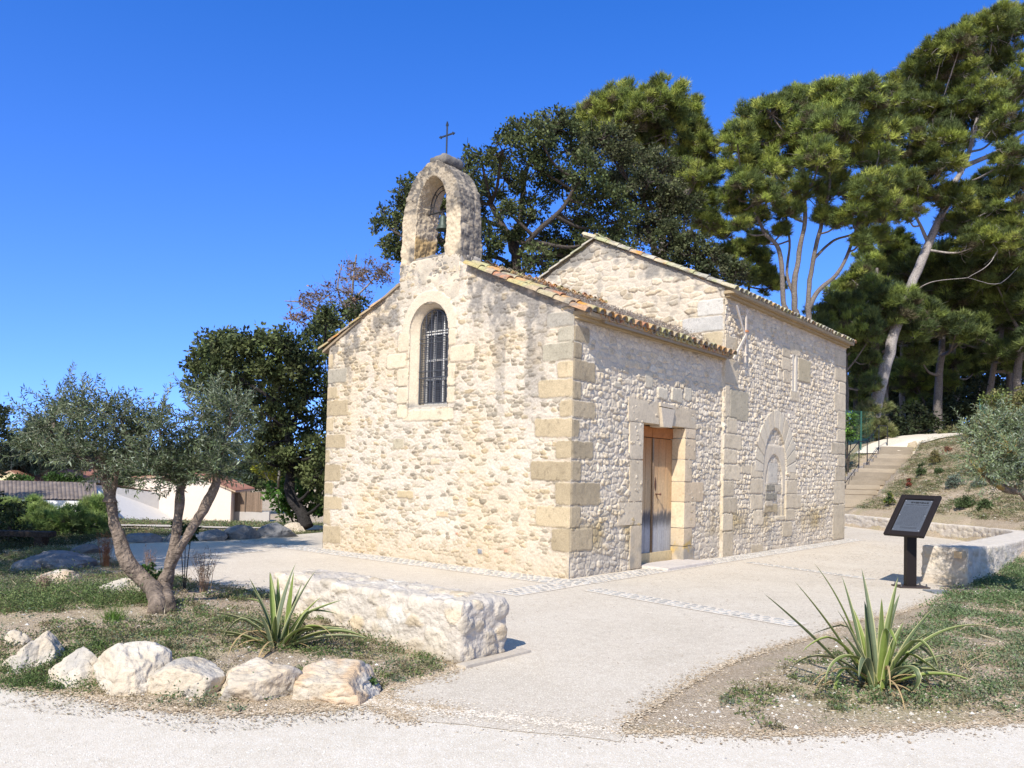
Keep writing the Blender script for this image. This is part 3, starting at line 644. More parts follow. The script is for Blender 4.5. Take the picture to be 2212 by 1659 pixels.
mb.prism(W(np.array([cu - .027, cu, cu + .027, cu + .02, cu - .02]), np.full(5, cv - .013), zc0 + .64 + np.array([.02, .09, .02, 0, 0])), BV * .026, mcol)
mb.box(W(cu, cv, zc0 + .47), (.023, .28, .030), CHM, mcol, .004)
for s in (-1, 1): mb.prism(W(cu + s * np.array([.14, .155, .20, .155, .14]), np.full(5, cv - .013), zc0 + .47 + np.array([-.019, -.028, 0, .028, .019])), BV * .026, mcol)
ch(mb.build('iron_cross', M['metal']))

# ------------------------------------------------------------ roofs
TPAL = [(.42, .25, .14), (.46, .31, .18), (.40, .30, .18), (.44, .27, .13), (.38, .32, .20), (.42, .20, .11), (.37, .29, .19)]
def tile_run(mb, lo, up, side, nrm, L=.40, n=8, r=.092, seed=0, pal=None, cover=True, plug=True, wide=1.0):
    """a run of half-round tiles from the eave point lo, going up"""
    for k in range(n):
        rn = lambda q: hsh(seed, k, q, 77) - .5
        t0 = lo + up * (k * L * .86) + nrm * (.014 * rn(3)) + side * (.016 * rn(4)); t1 = t0 + up * L - nrm * .012
        base = np.array(pal[int(hsh(seed, k, 5, 3) * .999 * len(pal))]); A = []; Cc = []
        m = 7; na = 9
        for s_ in range(m):
            f = s_ / (m - 1); p = t0 + (t1 - t0) * f; rr = r * wide * (1.08 - .22 * f) * (1 + .03 * rn(9))
            for rad in (rr, rr - .017):
                for a in np.linspace(0, math.pi, na):
                    ca, sa = math.cos(a), math.sin(a)
                    A.append(p + side * (ca * rad) + nrm * ((sa * rad * .85 + .02) if cover else (.065 - sa * rad * .8)))
        A = np.array(A); A += (nrm[None] * (.004 * fbm(A * 14, seed, 2))[:, None])
        li = ss(.0, .4, fbm(A * 7 + seed, 3, 3)); c = base * (1 + .25 * fbm(A * 11, 5, 3))[:, None]
        c = mix(c, np.array((.50, .22, .03)), (li * (hsh(seed, k, 8, 3) < .45) * .85)[:, None])
        c = mix(c, np.array((.19, .175, .15)), (.75 * ss(.0, .3, fbm(A * 9 + 3, 9, 3)))[:, None]); c = mix(c, np.array((.37, .37, .17)), (.6 * ss(.05, .3, fbm(A * 3 + 8, 19, 3)))[:, None])
        F4 = []
        for s_ in range(m - 1):
            b0 = s_ * 2 * na; b1 = b0 + 2 * na
            for q in range(na - 1):
                F4.append([b0 + q, b0 + q + 1, b1 + q + 1, b1 + q]); F4.append([b0 + na + q, b1 + na + q, b1 + na + q + 1, b0 + na + q + 1])
        for q in range(na - 1):
            F4.append([q, na + q, na + q + 1, q + 1]); b0 = (m - 1) * 2 * na; F4.append([b0 + q, b0 + q + 1, b0 + na + q + 1, b0 + na + q])
        for b0, b1 in [(s_ * 2 * na, (s_ + 1) * 2 * na) for s_ in range(m - 1)]:
            F4.append([b0, b1, b1 + na, b0 + na]); F4.append([b0 + na - 1, b0 + 2 * na - 1, b1 + 2 * na - 1, b1 + na - 1])
        mb.add(A, F4, c)
        if k == 0 and plug and cover:
            p = t0 + up * .035; pts = [p + side * (math.cos(a) * r * .98) + nrm * (math.sin(a) * r * .82 + .015) for a in np.linspace(0, math.pi, 9)]
            mb.poly(pts, (.16, .15, .14))
def slope_roof(name, v0, v1, uE, zE, uR, zR, skip=None, pal=TPAL, seed=0):
    """tiles from the eave (uE,zE) to the ridge (uR,zR)"""
    d = AV * (uR - uE) + UZ * (zR - zE); Ls = np.linalg.norm(d); up = d / Ls; side = BV.copy(); nrm = np.cross(side, up); nrm *= np.sign(nrm[2])
    nc = max(1, int(round((v1 - v0) / .215))); mb = MB(); solo = v1 - v0 < .01
    for k in range(1 if solo else nc + 1):
        v = v0 + (v1 - v0) * k / nc; e0 = 0.0
        ln = Ls
        if skip and v < skip[0]: ln = skip[1]
        jit = .03 * (hsh(k, seed, 1) - .5)
        lo = W(uE, v, zE) + up * (e0 + jit)
        tile_run(mb, lo + nrm * .03, up, side, nrm, n=int(ln / (.40 * .86)) + (0 if skip and v < skip[0] else 1), seed=seed * 100 + k, pal=pal)
        if k < nc and not solo:
            lo2 = W(uE, v + (v1 - v0) / nc / 2, zE) + up * (e0 + .03 + jit)
            tile_run(mb, lo2 - nrm * .015, up, side, nrm, n=int(ln / (.40 * .86)) + (0 if skip and v < skip[0] else 1), seed=seed * 100 + k + 50, pal=pal, cover=False, r=.085)
    return ch(mb.build(name, M['tile'], smooth=False))
# lower roof (front body): near slope, far slope
LR = .377   # pitch of the lower roof; its bedded verge rows ride a little higher towards the ridge
slope_roof('verge_tiles', -.035, -.034, -.27, 4.14 - .27 * .437, 3.05, 4.14 + .437 * 3.05, (.6, 2.85), seed=1)
slope_roof('verge_tiles', .17, .171, -.27, 4.185 - .27 * .437, 3.05, 4.185 + .437 * 3.05, (.6, 2.85), seed=11)
slope_roof('roof_tiles', .37, 5.16, -.27, 4.055, 3.05, 4.055 + LR * 3.32, (.6, 2.85), seed=12)
slope_roof('roof_tiles', .02, 5.16, 6.28, 5.54 - .49 * 3.23, 3.05, 5.54 - .2, (.6, 2.35), seed=2)
NPAL = [(.44, .39, .30), (.40, .37, .25), (.43, .34, .24), (.40, .36, .29), (.45, .39, .27), (.36, .33, .26)]
slope_roof('nave_roof_tiles', VJ - .04, 12.93, -.29, 5.50 - .29 * .47, 3.14, 5.50 + 3.14 * .47, None, NPAL, 3)
slope_roof('nave_roof_tiles', VJ - .04, 12.93, 6.55, 6.98 - .47 * 3.41, 3.14, 6.98, None, NPAL, 4)
# ridge, decks and verge mortar
mb = MB(); tile_run(mb, W(3.05, .6, 5.34), BV, AV, UZ, n=13, r=.11, seed=5, pal=TPAL); ch(mb.build('ridge_tiles', M['tile']))
mb = MB(); tile_run(mb, W(3.14, VJ - .02, 7.03), BV, AV, UZ, n=22, r=.11, seed=6, pal=NPAL); ch(mb.build('ridge_tiles', M['tile']))
def colc(P, st=None, ID=None):
    c = np.array((.37, .285, .175)) * np.ones(P.shape) * (1 + .15 * fbm(P * 5, 3, 3))[..., None]; return c
mb = MB()
def deck(v0, v1, uE, zE, uR, zR, th=.05):
    mb.prism([W(uE, v0, zE), W(uR, v0, zR), W(uR, v0, zR - th), W(uE, v0, zE - th)], BV * (v1 - v0), (.30, .235, .16))
deck(.56, 5.2, -.2, 4.05, 3.05, 5.28); deck(.56, 5.2, 6.2, 3.985, 3.05, 5.28)
deck(.02, .56, -.2, 4.09, 2.46, 4.15 + .437 * 2.42); deck(-.035, .56, 6.2, 3.985, 3.98, 5.53 - .49 * .93)
deck(VJ - .015, 12.96, -.26, 5.385, 3.14, 6.975); deck(VJ - .015, 12.96, 6.5, 5.40, 3.14, 6.975)
ch(mb.build('roof_deck', M['dressed']))
mb = MB()
roughbox(mb, W(-.10, 2.62, 4.085), (5.27, .24, .07), CHM, .06, .012, .006, 3, colc)
roughbox(mb, W(-.05, 2.62, 4.03), (5.24, .10, .06), CHM, .06, .012, .005, 4, colc)
roughbox(mb, W(-.16, 9.06, 5.385), (7.80, .24, .07), CHM, .06, .012, .006, 5, colc)
roughbox(mb, W(-.10, 9.08, 5.325), (7.74, .12, .07), CHM, .06, .012, .005, 6, colc)
ch(mb.build('stone_cornice', M['dressed'], smooth=True))

# ------------------------------------------------------------ arched window
def archpts(cu_, hw, sp, ht, zb_, n=18):
    a = np.linspace(0, math.pi, n); P = [(cu_ - hw, zb_)] + [(cu_ - hw * math.cos(t), sp + ht * math.sin(t)) for t in a] + [(cu_ + hw, zb_)]
    return np.array(P)
def dens(P, step=.06):
    out = []
    for i in range(len(P)):
        a, b = P[i], P[(i + 1) % len(P)]; n = max(1, int(np.linalg.norm(b - a) / step)); out += [a + (b - a) * t / n for t in range(n)]
    return np.array(out)
def ringlayers(layers, seed=2, col=(.60, .51, .38), amp=.006, stain=True):
    mbq = MB(); n = len(layers[0][0]); V = []
    for P, v in layers: V.append(W(P[:, 0], np.full(n, v), P[:, 1]))
    V = np.vstack(V); V = V + (amp * fbm(V * 9, seed, 3))[:, None] * (-BV)
    m = len(layers); i = np.arange(m - 1)[:, None] * n; j = np.arange(n)[None]; k = (j + 1) % n
    Fq = np.stack([i + j, i + n + j, i + n + k, i + k], -1).reshape(-1, 4)
    c = np.array(col) * np.ones(V.shape) * (1 + .14 * fbm(V * 7, seed, 3))[:, None]
    low = ss(2.86, 2.78, V[:, 2]); c = mix(c, np.array((.22, .21, .2)), (.75 * low)[:, None])
    return mbq.add(V, Fq, c)
def rs(P, n=160):
    Q = np.vstack([P, P[:1]]); L = np.r_[0, np.cumsum(np.linalg.norm(np.diff(Q, axis=0), axis=1))]; t = np.linspace(0, L[-1], n, endpoint=False)
    return np.column_stack([np.interp(t, L, Q[:, 0]), np.interp(t, L, Q[:, 1])])
Oo = rs(archpts(3.18, .515, 4.12, .535, 2.60)); Om = rs(archpts(3.18, .37, 4.16, .385, 2.80)); 
lay = [(Oo + 0 * Om, -.012)] + [(Oo + (Om - Oo) * t, -.012 + .165 * t) for t in np.linspace(.02, 1, 6)] + [(Om, v) for v in (.18, .22, .27, .34)]
ws = ch(ringlayers(lay).build('window_surround', M['stone'], smooth=True))
win = MB(); Pw = archpts(3.18, .38, 4.16, .40, 2.77)
win.poly(W(Pw[:, 0], np.full(len(Pw), .31), Pw[:, 1])[::-1], (.05, .052, .06)); window = ch(win.build('arched_window', M['plain']))
mb = MB(); wc_ = (.80, .78, .74)
for u_ in (2.87, 3.06, 3.30, 3.49): mb.box(W(u_, .285, 3.45 if u_ in (2.87, 3.49) else 3.6), (.03, .022, 1.32 if u_ in (2.87, 3.49) else 1.66), CHM, wc_)
for z_ in (2.83, 3.02 + .25, 3.62, 4.10, 4.16): mb.box(W(3.18, .286, z_), (.028, .68, .03), CHM, wc_)
s_ = mb.build('window_frame', M['plain'], window)
gm = (.10, .105, .12); mb = MB(); vG = .14
hoop = archpts(3.18, .352, 4.16, .35, 2.82, 24); mb.tube(W(hoop[:, 0], np.full(len(hoop), vG), hoop[:, 1]), .011, 6, gm)
mb.tube(W(np.array([2.83, 3.53]), np.array([vG, vG]), np.array([2.83, 2.83])), .011, 6, gm)
for u_ in np.linspace(2.83, 3.53, 6)[1:-1]:
    zt = 4.16 + .35 * math.sqrt(max(0, 1 - ((u_ - 3.18) / .352) ** 2)); mb.tube(W(np.array([u_, u_]), np.array([vG, vG]), np.array([2.82, zt])), .009, 6, gm)
for z_ in (3.28, 3.40, 3.92, 4.0): mb.tube(W(np.array([2.82, 3.54]), np.array([vG - .012] * 2), np.array([z_, z_])), .010, 6, gm)
mb.build('iron_grille', M['metal'], window)
mb = MB()
for z_ in np.arange(2.84, 4.5, .042):
    hw = .345 * math.sqrt(max(0, 1 - (max(0, z_ - 4.16) / .35) ** 2))
    if hw > .03: mb.box(W(3.18, vG + .03, z_), (.004, 2 * hw, .007), CHM, (.09, .095, .11))
for u_ in np.arange(2.85, 3.52, .05):
    zt = 4.16 + .35 * math.sqrt(max(0, 1 - ((u_ - 3.18) / .352) ** 2)); mb.box(W(u_, vG + .034, (2.83 + zt) / 2), (.004, .005, zt - 2.83), CHM, (.09, .095, .11))
mb.build('wire_screen', M['metal'], window)

# ------------------------------------------------------------ side door
def ssc(k, warm=0):
    base = np.array([(.57, .475, .34), (.53, .435, .305), (.60, .50, .36), (.55, .455, .32)][k % 4]) + np.array((.03, .0, -.02)) * warm
    def f(P, st, ID):
        c = base * np.ones(P.shape) * (1 + .13 * fbm(P * 5, k, 3))[..., None]; c = mix(c, c * .6, (.5 * ss(.3, .55, fbm(P * 26, k + 3, 3)))[..., None])
        lo = ss(.75, .2, P[..., 2] + .2 * fbm(P * 3, 3, 2)); c = mix(c, np.array((.22, .21, .19)), (lo * .75 * ss(-.5, .25, fbm(P * 5, 5, 3)))[..., None])
        if warm: c = mix(c, np.array((.50, .33, .08)), (ss(.62, .4, P[..., 2]) * ss(.1, .25, P[..., 2]) * .8 * ss(-.1, .2, fbm(P * 6, 8, 3)))[..., None])
        return c
    return f
mb = MB()
BL = [(1.60, 2.66, 2.53, 2.93), (3.10, 4.06, 2.53, 2.90), (1.66, 2.12, 1.89, 2.525), (1.68, 2.12, 1.17, 1.88), (1.34, 2.12, .77, 1.16), (1.74, 2.12, .02, .76),
      (3.65, 4.08, 2.34, 2.525), (3.65, 4.09, 1.94, 2.33), (3.65, 3.94, 1.52, 1.93), (3.65, 4.44, 1.14, 1.51), (3.65, 4.13, .65, 1.13), (3.65, 3.99, .31, .64), (3.65, 4.06, -.02, .30)]
for k, (v0, v1, z0, z1) in enumerate(BL):
    roughbox(mb, W(.145, (v0 + v1) / 2, (z0 + z1) / 2), (v1 - v0 - .006, .34, z1 - z0 - .006), CHM, .03, .008, .004, k, ssc(k, k >= 6))
mb.box(W(.16, 1.93, 1.26), (.34, .33, 2.5), CHM, (.42, .36, .27)); mb.box(W(.16, 3.79, 1.26), (.255, .33, 2.5), CHM, (.42, .36, .27)); mb.box(W(.16, 2.85, 2.7), (2.2, .33, .33), CHM, (.42, .36, .27))
sur = ch(mb.build('door_surround', M['dressed'], smooth=True))
# rubble filling between dressed blocks and the field of the wall (inside the panel's gap)
def fnB2(U, Zc):
    h, c = fnB(False)(U, Zc); return h - .004, c
panel('wall_patch', 1.3, 2.1, -.05, 3.0, .0125, fnB2, lambda U, Zc: Zc > -1, W(-.003, 0., 0.) * 1 + 0, BV, -AV)
panel('wall_patch', 3.67, 4.5, -.05, 3.0, .0125, fnB2, lambda U, Zc: Zc > -1, W(-.003, 0., 0.), BV, -AV)
panel('wall_patch', 2.05, 3.75, 2.6, 3.0, .0125, fnB2, lambda U, Zc: Zc > -1, W(-.003, 0., 0.), BV, -AV)
mb = MB(); kp = [W(-.075, 2.63, 2.84), W(-.075, 3.13, 2.83), W(-.075, 3.03, 2.495), W(-.075, 2.72, 2.495)]
mb.prism(kp, AV * .28, (.54, .46, .35)); mb.prism([W(-.06, 2.63, 2.92), W(-.06, 3.13, 2.91), W(-.06, 3.13, 2.848), W(-.06, 2.63, 2.858)], AV * .25, (.52, .44, .33))
mb.build('keystone', M['dressed'], sur)
def wood(zrel, seed):
    def f(P, st=None, ID=None):
        z = P[..., 2]; s = P @ BV; g = fbm(np.stack([s * 60, z * 2.2, s * 0 + seed], -1), seed, 3)
        top = np.array((.36, .15, .05)); mid = np.array((.52, .36, .20)); gr = np.array((.36, .35, .345)); bk = np.array((.07, .068, .07))
        w1 = ss(1.3, 2.45, z + .1 * g)
        c = mix(mid, top, w1[..., None]); lf = ss(1.05, .78, z + .10 * g); c = mix(c, gr, lf[..., None])
        bd = ss(.60, .82, z + .1 * g) * ss(1.0, .90, z + .12 * g); c = mix(c, bk, (.85 * bd)[..., None]); dk = ss(.55, .1, z + .1 * g); c = mix(c, gr * .8, (dk * .6)[..., None])
        return c * (1 + .2 * g)[..., None] * (.93 + .14 * hsh(seed, 4))
    return f
mb = MB(); xs_ = [2.12, 2.34, 2.56, 2.90]
for k, (a, b) in enumerate([(2.12, 2.39), (2.395, 2.66), (2.665, 2.885), (2.905, 3.14), (3.145, 3.40), (3.405, 3.65)]):
    roughbox(mb, W(.27, (a + b) / 2, 1.255), (b - a - .006, .05, 2.10), CHM, .035, .006, .001, k, wood(1, k))
mb.box(W(.235, 2.895, 1.25), (.05, .03, 2.1), CHM, (.36, .24, .14), .006)
mb.box(W(.30, 2.885, 1.25), (1.53, .02, 2.5), CHM, (.03, .02, .02))
door = ch(mb.build('wooden_door', M['dressed'], smooth=True))
mb = MB(); tc_ = lambda P, st, ID: np.array((.38, .15, .05)) * np.ones(P.shape) * (1 + .2 * fbm(P * 20, 3, 2))[..., None]
roughbox(mb, W(.26, 2.50, 2.415), (.76, .05, .20), CHM, .05, .006, .001, 3, tc_); roughbox(mb, W(.26, 3.27, 2.415), (.76, .05, .20), CHM, .05, .006, .001, 4, tc_)
mb.build('transom_board', M['dressed'], door)
mb = MB(); tk = lambda P, st, ID: np.array((.56, .44, .25)) * np.ones(P.shape) * (1 + .15 * fbm(P * 20, 3, 2))[..., None]
roughbox(mb, W(.235, 2.52, .125), (.78, .04, .19), CHM, .05, .006, .001, 5, tk); roughbox(mb, W(.235, 3.28, .125), (.73, .04, .19), CHM, .05, .006, .001, 6, tk)
mb.build('kick_board', M['dressed'], door)
rust = (.12, .055, .035); mb = MB()
mb.prism([W(.236, 3.02 + a, 1.46 + b) for a, b in ((0, .13), (.025, .04), (.028, 0), (.025, -.05), (0, -.12), (-.025, -.05), (-.028, 0), (-.025, .04))], AV * .012, rust)
mb.build('keyhole_plate', M['metal'], door)
mb = MB(); mb.tube([W(.25, 3.04, 1.28), W(.17, 3.05, 1.28)], [.012, .010], 8, rust); mb.tube([W(.18, 3.05, 1.28), W(.165, 3.07, 1.28), W(.15, 3.05, 1.28), W(.135, 3.05, 1.28)], [.01, .024, .024, .006], 8, rust)
mb.tube([W(.22, 3.03, 1.28), W(.215, 3.04, 1.24), W(.215, 3.055, 1.2)], .007, 6, rust)
mb.build('door_handle', M['metal'], door)
mb = MB(); roughbox(mb, W(-.19, 3.02, .025), (1.72, .66, .07), CHM, .05, .015, .006, 9, lambda P, st, ID: np.array((.56, .50, .44)) * np.ones(P.shape) * (1 + .1 * fbm(P * 6, 3, 3))[..., None])
ch(mb.build('door_step', M['dressed'], smooth=True))
# weathered timber struts on the nave corner
mb = MB(); wd = (.55, .48, .40)
def plank(p, q, w=.05, t=.03, c=wd):
    p = np.asarray(p); q = np.asarray(q); z = q - p; L = np.linalg.norm(z); z /= L; y = np.cross(z, AV); y /= np.linalg.norm(y); x = np.cross(y, z); mb.box((p + q) / 2, (t, w, L), np.array([x, y, z]), c, .004)
plank(W(-.17, 5.99, 5.16), W(-.15, 6.03, 4.04), .055); plank(W(-.20, 5.43, 5.15), W(-.18, 5.90, 4.60), .06); plank(W(-.20, 5.93, 4.62), W(-.12, 5.50, 4.05), .06)
for z_ in (4.2, 4.68, 5.08): plank(W(.0, 6.0, z_), W(-.2, 6.0, z_), .04)
mb.box(W(-.19, 6.0, 4.70), (.08, .05, .04), CHM, (.45, .2, .1))
ch(mb.build('timber_bracket', M['dressed']))

# ------------------------------------------------------------ bell with its iron hanger
uB, vB = 3.2, .30; bp = W(uB, vB, 6.28)
bell = empty('church_bell', bp, 'small green bronze bell hanging in the arched opening of the bell gable', 'bell')
prof = [(.004, 0), (.05, -.004), (.066, -.03), (.072, -.10), (.082, -.17), (.10, -.225), (.128, -.262), (.122, -.268), (.09, -.24), (.06, -.16), (.05, -.04)]
V = []; n = 20
for r_, z_ in prof:
    for a in np.arange(n) / n * 2 * math.pi: V.append(bp + np.array([r_ * math.cos(a), r_ * math.sin(a), z_]))
i = np.arange(len(prof) - 1)[:, None] * n; j = np.arange(n)[None]; k = (j + 1) % n
place(mesh_np('bell_body', V, np.stack([i + j, i + k, i + n + k, i + n + j], -1).reshape(-1, 4), M['bell'], None, (.055, .075, .06), smooth=True), bell)
mb = MB(); ic = (.05, .052, .055)
mb.tube([W(2.80, vB, 6.36), W(3.62, vB, 6.36)], .017, 8, ic); mb.tube([bp + [0, 0, -.02], W(uB, vB, 6.36)], .014, 6, ic)
mb.tube([W(3.1, vB, 6.36), W(3.05, vB, 6.5), W(2.97, vB, 6.62)], .01, 6, ic)
place(mb.build('bell_bar', M['metal']), bell)
mb = MB(); hp = [(3.2 + .33 * math.cos(a), 6.42 + .42 * math.sin(a)) for a in np.linspace(0, math.pi, 20)]; hq = [(3.2 + .25 * math.cos(a), 6.42 + .33 * math.sin(a)) for a in np.linspace(0, math.pi, 20)]
hp = [(3.53, 6.36)] + hp + [(2.87, 6.36)]; hq = [(3.45, 6.36)] + hq + [(2.95, 6.36)]
mb.tube([W(a, vB, b) for a, b in hp], .011, 6, ic); mb.tube([W(a, vB, b) for a, b in hq], .011, 6, ic)
for t in (2, 6, 10, 14, 18): mb.tube([W(hp[t][0], vB, hp[t][1]), W(hq[t][0], vB, hq[t][1])], .009, 5, ic)
place(mb.build('iron_hoop', M['metal']), bell)

# ------------------------------------------------------------ cobbled strips let into the paving
def strip(P0, P1, rows=3, seed=0, wid=.11):
    P0 = np.array([*P0, 0.]); P1 = np.array([*P1, 0.]); d = P1 - P0; L = np.linalg.norm(d); d /= L; q = np.array([-d[1], d[0], 0]); mb = MB()
    hw = rows * wid / 2 + .02
    A = [P0 + q * hw, P0 - q * hw, P1 - q * hw, P1 + q * hw]; mb.poly([p + [0, 0, .013] for p in A], (.66, .58, .475))
    for r_ in range(rows):
        x = .02
        while x < L - .1:
            l = .10 + .07 * hsh(r_, int(x * 50), seed); c_ = P0 + d * (x + l / 2) + q * ((r_ + .5) * wid - rows * wid / 2)
            g = .28 + .2 * hsh(int(x * 70), r_, seed, 5); h = .012 + .006 * hsh(int(x * 30), r_, 9, seed)
            A = np.array([d, q, UZ]); mb.box(c_ + [0, 0, .013], (l - .055, wid - .055, h), A, (g, g * .95, g * .86), .005); x += l + .004
    o = mb.build('cobble_strip', M['cobble']); return tag(o, kind='structure')
def wp(u, v): p = W(u, v, 0.); return (p[0], p[1])
strip(wp(8.3, -.37), wp(-.55, -.37), 5, 1); strip(wp(-.33, -.1), wp(-.33, 13.1), 4, 2); strip(wp(-.33, -1.95), wp(-.33, -.66), 4, 3)
strip((1.15, 11.30), (3.22, 8.93), 3, 4); strip((4.55, 15.5), (5.95, 13.25), 2, 5); strip((-6.05, 13.55), (-4.7, 15.5), 3, 6)

# ------------------------------------------------------------ low stone bench wall
def bencol(P, st, ID):
    c = mix(np.array((.53, .465, .385)) * (1 + .08 * fbm(P * 5, 5, 3))[..., None], lerp_pal(ID, [(.59, .53, .44), (.52, .43, .31), (.62, .57, .49), (.55, .43, .27), (.42, .36, .28), (.61, .54, .44)]) * (1 + .12 * fbm(P * 20, 7, 3))[..., None], (st * .9)[..., None])
    return mix(c, np.array((.42, .36, .28)), (.5 * ss(.2, .02, P[..., 2]))[..., None])
c0 = np.array([-.385, 6.74]); dA = np.array([-.77, .638]); dB = np.array([.638, .77]); bc = c0 + dA * 1.36 + dB * .31
mb = MB(); roughbox(mb, (bc[0], bc[1], .24), (.60, 2.70, .52), np.array([[*dB, 0], [*dA, 0], [0, 0, 1]]), .018, .045, .022, 12, bencol, rubble=.022)
o = mb.build('stone_bench', M['rock'], smooth=True, origin=(bc[0], bc[1], 0)); tag(o, 'long low bench block of whitewashed rubble stone beside the spiky plant', 'stone bench')
mb = MB(); roughbox(mb, (-.10, 6.965, .008), (.12, .86, .05), np.array([[dA[0] * -1, dA[1] * -1, 0], [dB[0], dB[1], 0], [0, 0, 1]]), .04, .012, .006, 4, bencol)
o = mb.build('kerb_stone', M['dressed'], smooth=True); tag(o, kind='structure')

# ------------------------------------------------------------ curved retaining wall
L0 = cm([(6.98, 12.98, .60), (8.2, 14.15, .57), (9.5, 15.7, .55), (11.2, 17.8, .52), (12.5, 19.7, .48), (13.05, 21.5, .45), (13.05, 23.5, .42), (12.65, 26, .42), (12.25, 29.1, .42), (12.0, 31.5, .42)], 16)
L0 = cm(L0[::2], 5)
Pc = L0[:, :2]; Tt = np.gradient(Pc, axis=0); Tt /= np.linalg.norm(Tt, axis=1)[:, None]; Nt = np.stack([-Tt[:, 1], Tt[:, 0]], -1); wv = np.interp(np.arange(len(Pc)), [0, len(Pc) * .3, len(Pc) * .5, len(Pc)], [.30, .30, .22, .2])
prof = [(1, z) for z in np.linspace(-.1, 1, 16)] + [(w_, 1.0) for w_ in np.linspace(1, -1, 12)[1:-1]] + [(-1, z) for z in np.linspace(1, -.1, 16)]
V = []
for p, n_, w_, h_ in zip(Pc, Nt, wv, L0[:, 2]): V.append([[p[0] + n_[0] * s * w_, p[1] + n_[1] * s * w_, z * h_] for s, z in prof])
V = np.array(V); dt = np.gradient(V, axis=0); ds = np.gradient(V, axis=1); Nn = np.cross(ds, dt); Nn /= np.linalg.norm(Nn, axis=-1)[..., None] + 1e-9
if (Nn[:, 20, 2]).mean() < 0: Nn = -Nn
F1, F2, ID = voro3(V / np.array([.24, .24, .15]), 4); st = ss(.05, .3, F2 - F1) * mix(.3, 1, ss(.2, .4, (ID * 7.3) % 1)) * ss(.98, .9, V[..., 2] / L0[:, None, 2])
V2 = V + Nn * (.022 * st + .012 * fbm(V * 3, 4, 3) + .008 * fbm(V * 12, 4, 3))[..., None]
c = mix(np.array((.60, .53, .44)) * (1 + .08 * fbm(V * 5, 5, 3))[..., None], lerp_pal(ID, [(.58, .50, .38), (.50, .43, .31), (.64, .57, .47), (.48, .38, .26)]), (st * .85)[..., None])
m_ = V.shape[1]; i = np.arange(len(V) - 1)[:, None] * m_; j = np.arange(m_ - 1)[None]
Fq = np.stack([i + j, i + m_ + j, i + m_ + j + 1, i + j + 1], -1).reshape(-1, 4)
curved = empty('retaining_wall', (9.5, 15.7, 0), 'low curved rubble retaining wall between the paving and the planted bank', 'retaining wall')
place(mesh_np('curved_wall', V2.reshape(-1, 3), Fq, M['rock'], None, c.reshape(-1, 3), smooth=True), curved)
mb = MB(); ax_ = np.array([[.72, .69, 0], [-.69, .72, 0], [0, 0, 1]])
roughbox(mb, (7.03, 13.02, .28), (.24, .70, .64), ax_, .02, .035, .018, 22, bencol, rubble=.014)
place(mb.build('wall_pier', M['rock'], smooth=True), curved)
mb = MB(); roughbox(mb, (7.06, 12.70, .50), (.22, .12, .11), ax_, .03, .012, .004, 3, lambda P, st, ID: np.array((.58, .42, .25)) * np.ones(P.shape))
place(mb.build('brick_block', M['dressed'], smooth=True), curved)

# ------------------------------------------------------------ information sign
sx, sy = 6.14, 12.40
sign = empty('information_sign', (sx, sy, 0), 'dark metal lectern sign with tilted framed plaque on a square post', 'information sign')
wv_ = np.array([.575, -.818, 0]); sl_ = np.array([.52, .365, .74]); sl_ /= np.linalg.norm(sl_); nn = np.cross(wv_, sl_); nn /= np.linalg.norm(nn); nn *= np.sign(nn[2])
def SP(cpx, dep): return D(cpx[0], cpx[1], dep)
ctr_ = np.array([6.14, 12.36, 1.10]); Wd, Hd = .62, .80
dk = (.014, .010, .009); mb = MB(); mb.box((sx, sy + .02, .46), (.15, .11, .94), None, dk, .006); place(mb.build('sign_post', M['satin']), sign)
mb = MB(); mb.box((sx, sy, .022), (.46, .30, .018), None, (.10, .075, .065), .003)
place(mb.build('base_plate', M['metal']), sign)
for dx, dy in ((-.19, -.1), (.19, -.1), (-.19, .1), (.19, .1)):
    mb = MB(); mb.tube([(sx + dx, sy + dy, .03), (sx + dx, sy + dy, .055)], .014, 6, (.12, .12, .12)); mb.tube([(sx + dx, sy + dy, .05), (sx + dx, sy + dy, .075)], .008, 6, (.12, .12, .12)); place(mb.build('anchor_bolt', M['metal']), sign)
A3 = np.array([wv_, sl_, nn]); mb = MB(); fw = .085
for s in (-1, 1):
    mb.box(ctr_ + wv_ * s * (Wd / 2 - fw / 2), (fw, Hd, .05), A3, dk, .006); mb.box(ctr_ + sl_ * s * (Hd / 2 - fw / 2), (Wd - 2 * fw, fw, .05), A3, dk, .006)
mb.box(ctr_ - nn * .012, (Wd - .1, Hd - .1, .018), A3, dk); mb.box(ctr_ - nn * .07, (.16, .16, .12), A3, dk, .01)
place(mb.build('sign_frame', M['satin']), sign)
mb = MB(); mb.box(ctr_ + nn * .003, (Wd - 2 * fw - .02, Hd - 2 * fw - .02, .006), A3, (.075, .085, .105)); plq = place(mb.build('plaque', M['satin']), sign)
mb = MB(); rr_ = np.random.RandomState(4); pw = Wd - 2 * fw - .02; ph = Hd - 2 * fw - .02
def dash(y, x0, x1, h, c=(.015, .017, .02)): mb.box(ctr_ + nn * .0068 + wv_ * (x0 + x1) / 2 + sl_ * y, (x1 - x0, h, .0012), A3, c)
x = -pw * .25
for w_ in (.03, .024, .05, .02, .035, .028, .03): dash(ph * .42 + .006 * rr_.randn() * .3, x, x + w_, .03 if w_ > .028 else .022); x += w_ + .009
x = -pw * .4
while x < pw * .38: w_ = .02 + .04 * rr_.rand(); dash(ph * .345, x, min(x + w_, pw * .42), .009); x += w_ + .01
for y in np.linspace(ph * .28, -ph * .32, 17):
    x = -pw * .44
    while x < pw * .40: w_ = .012 + .035 * rr_.rand(); dash(y, x, min(x + w_, pw * .44), .005, (.035, .04, .05)); x += w_ + .007
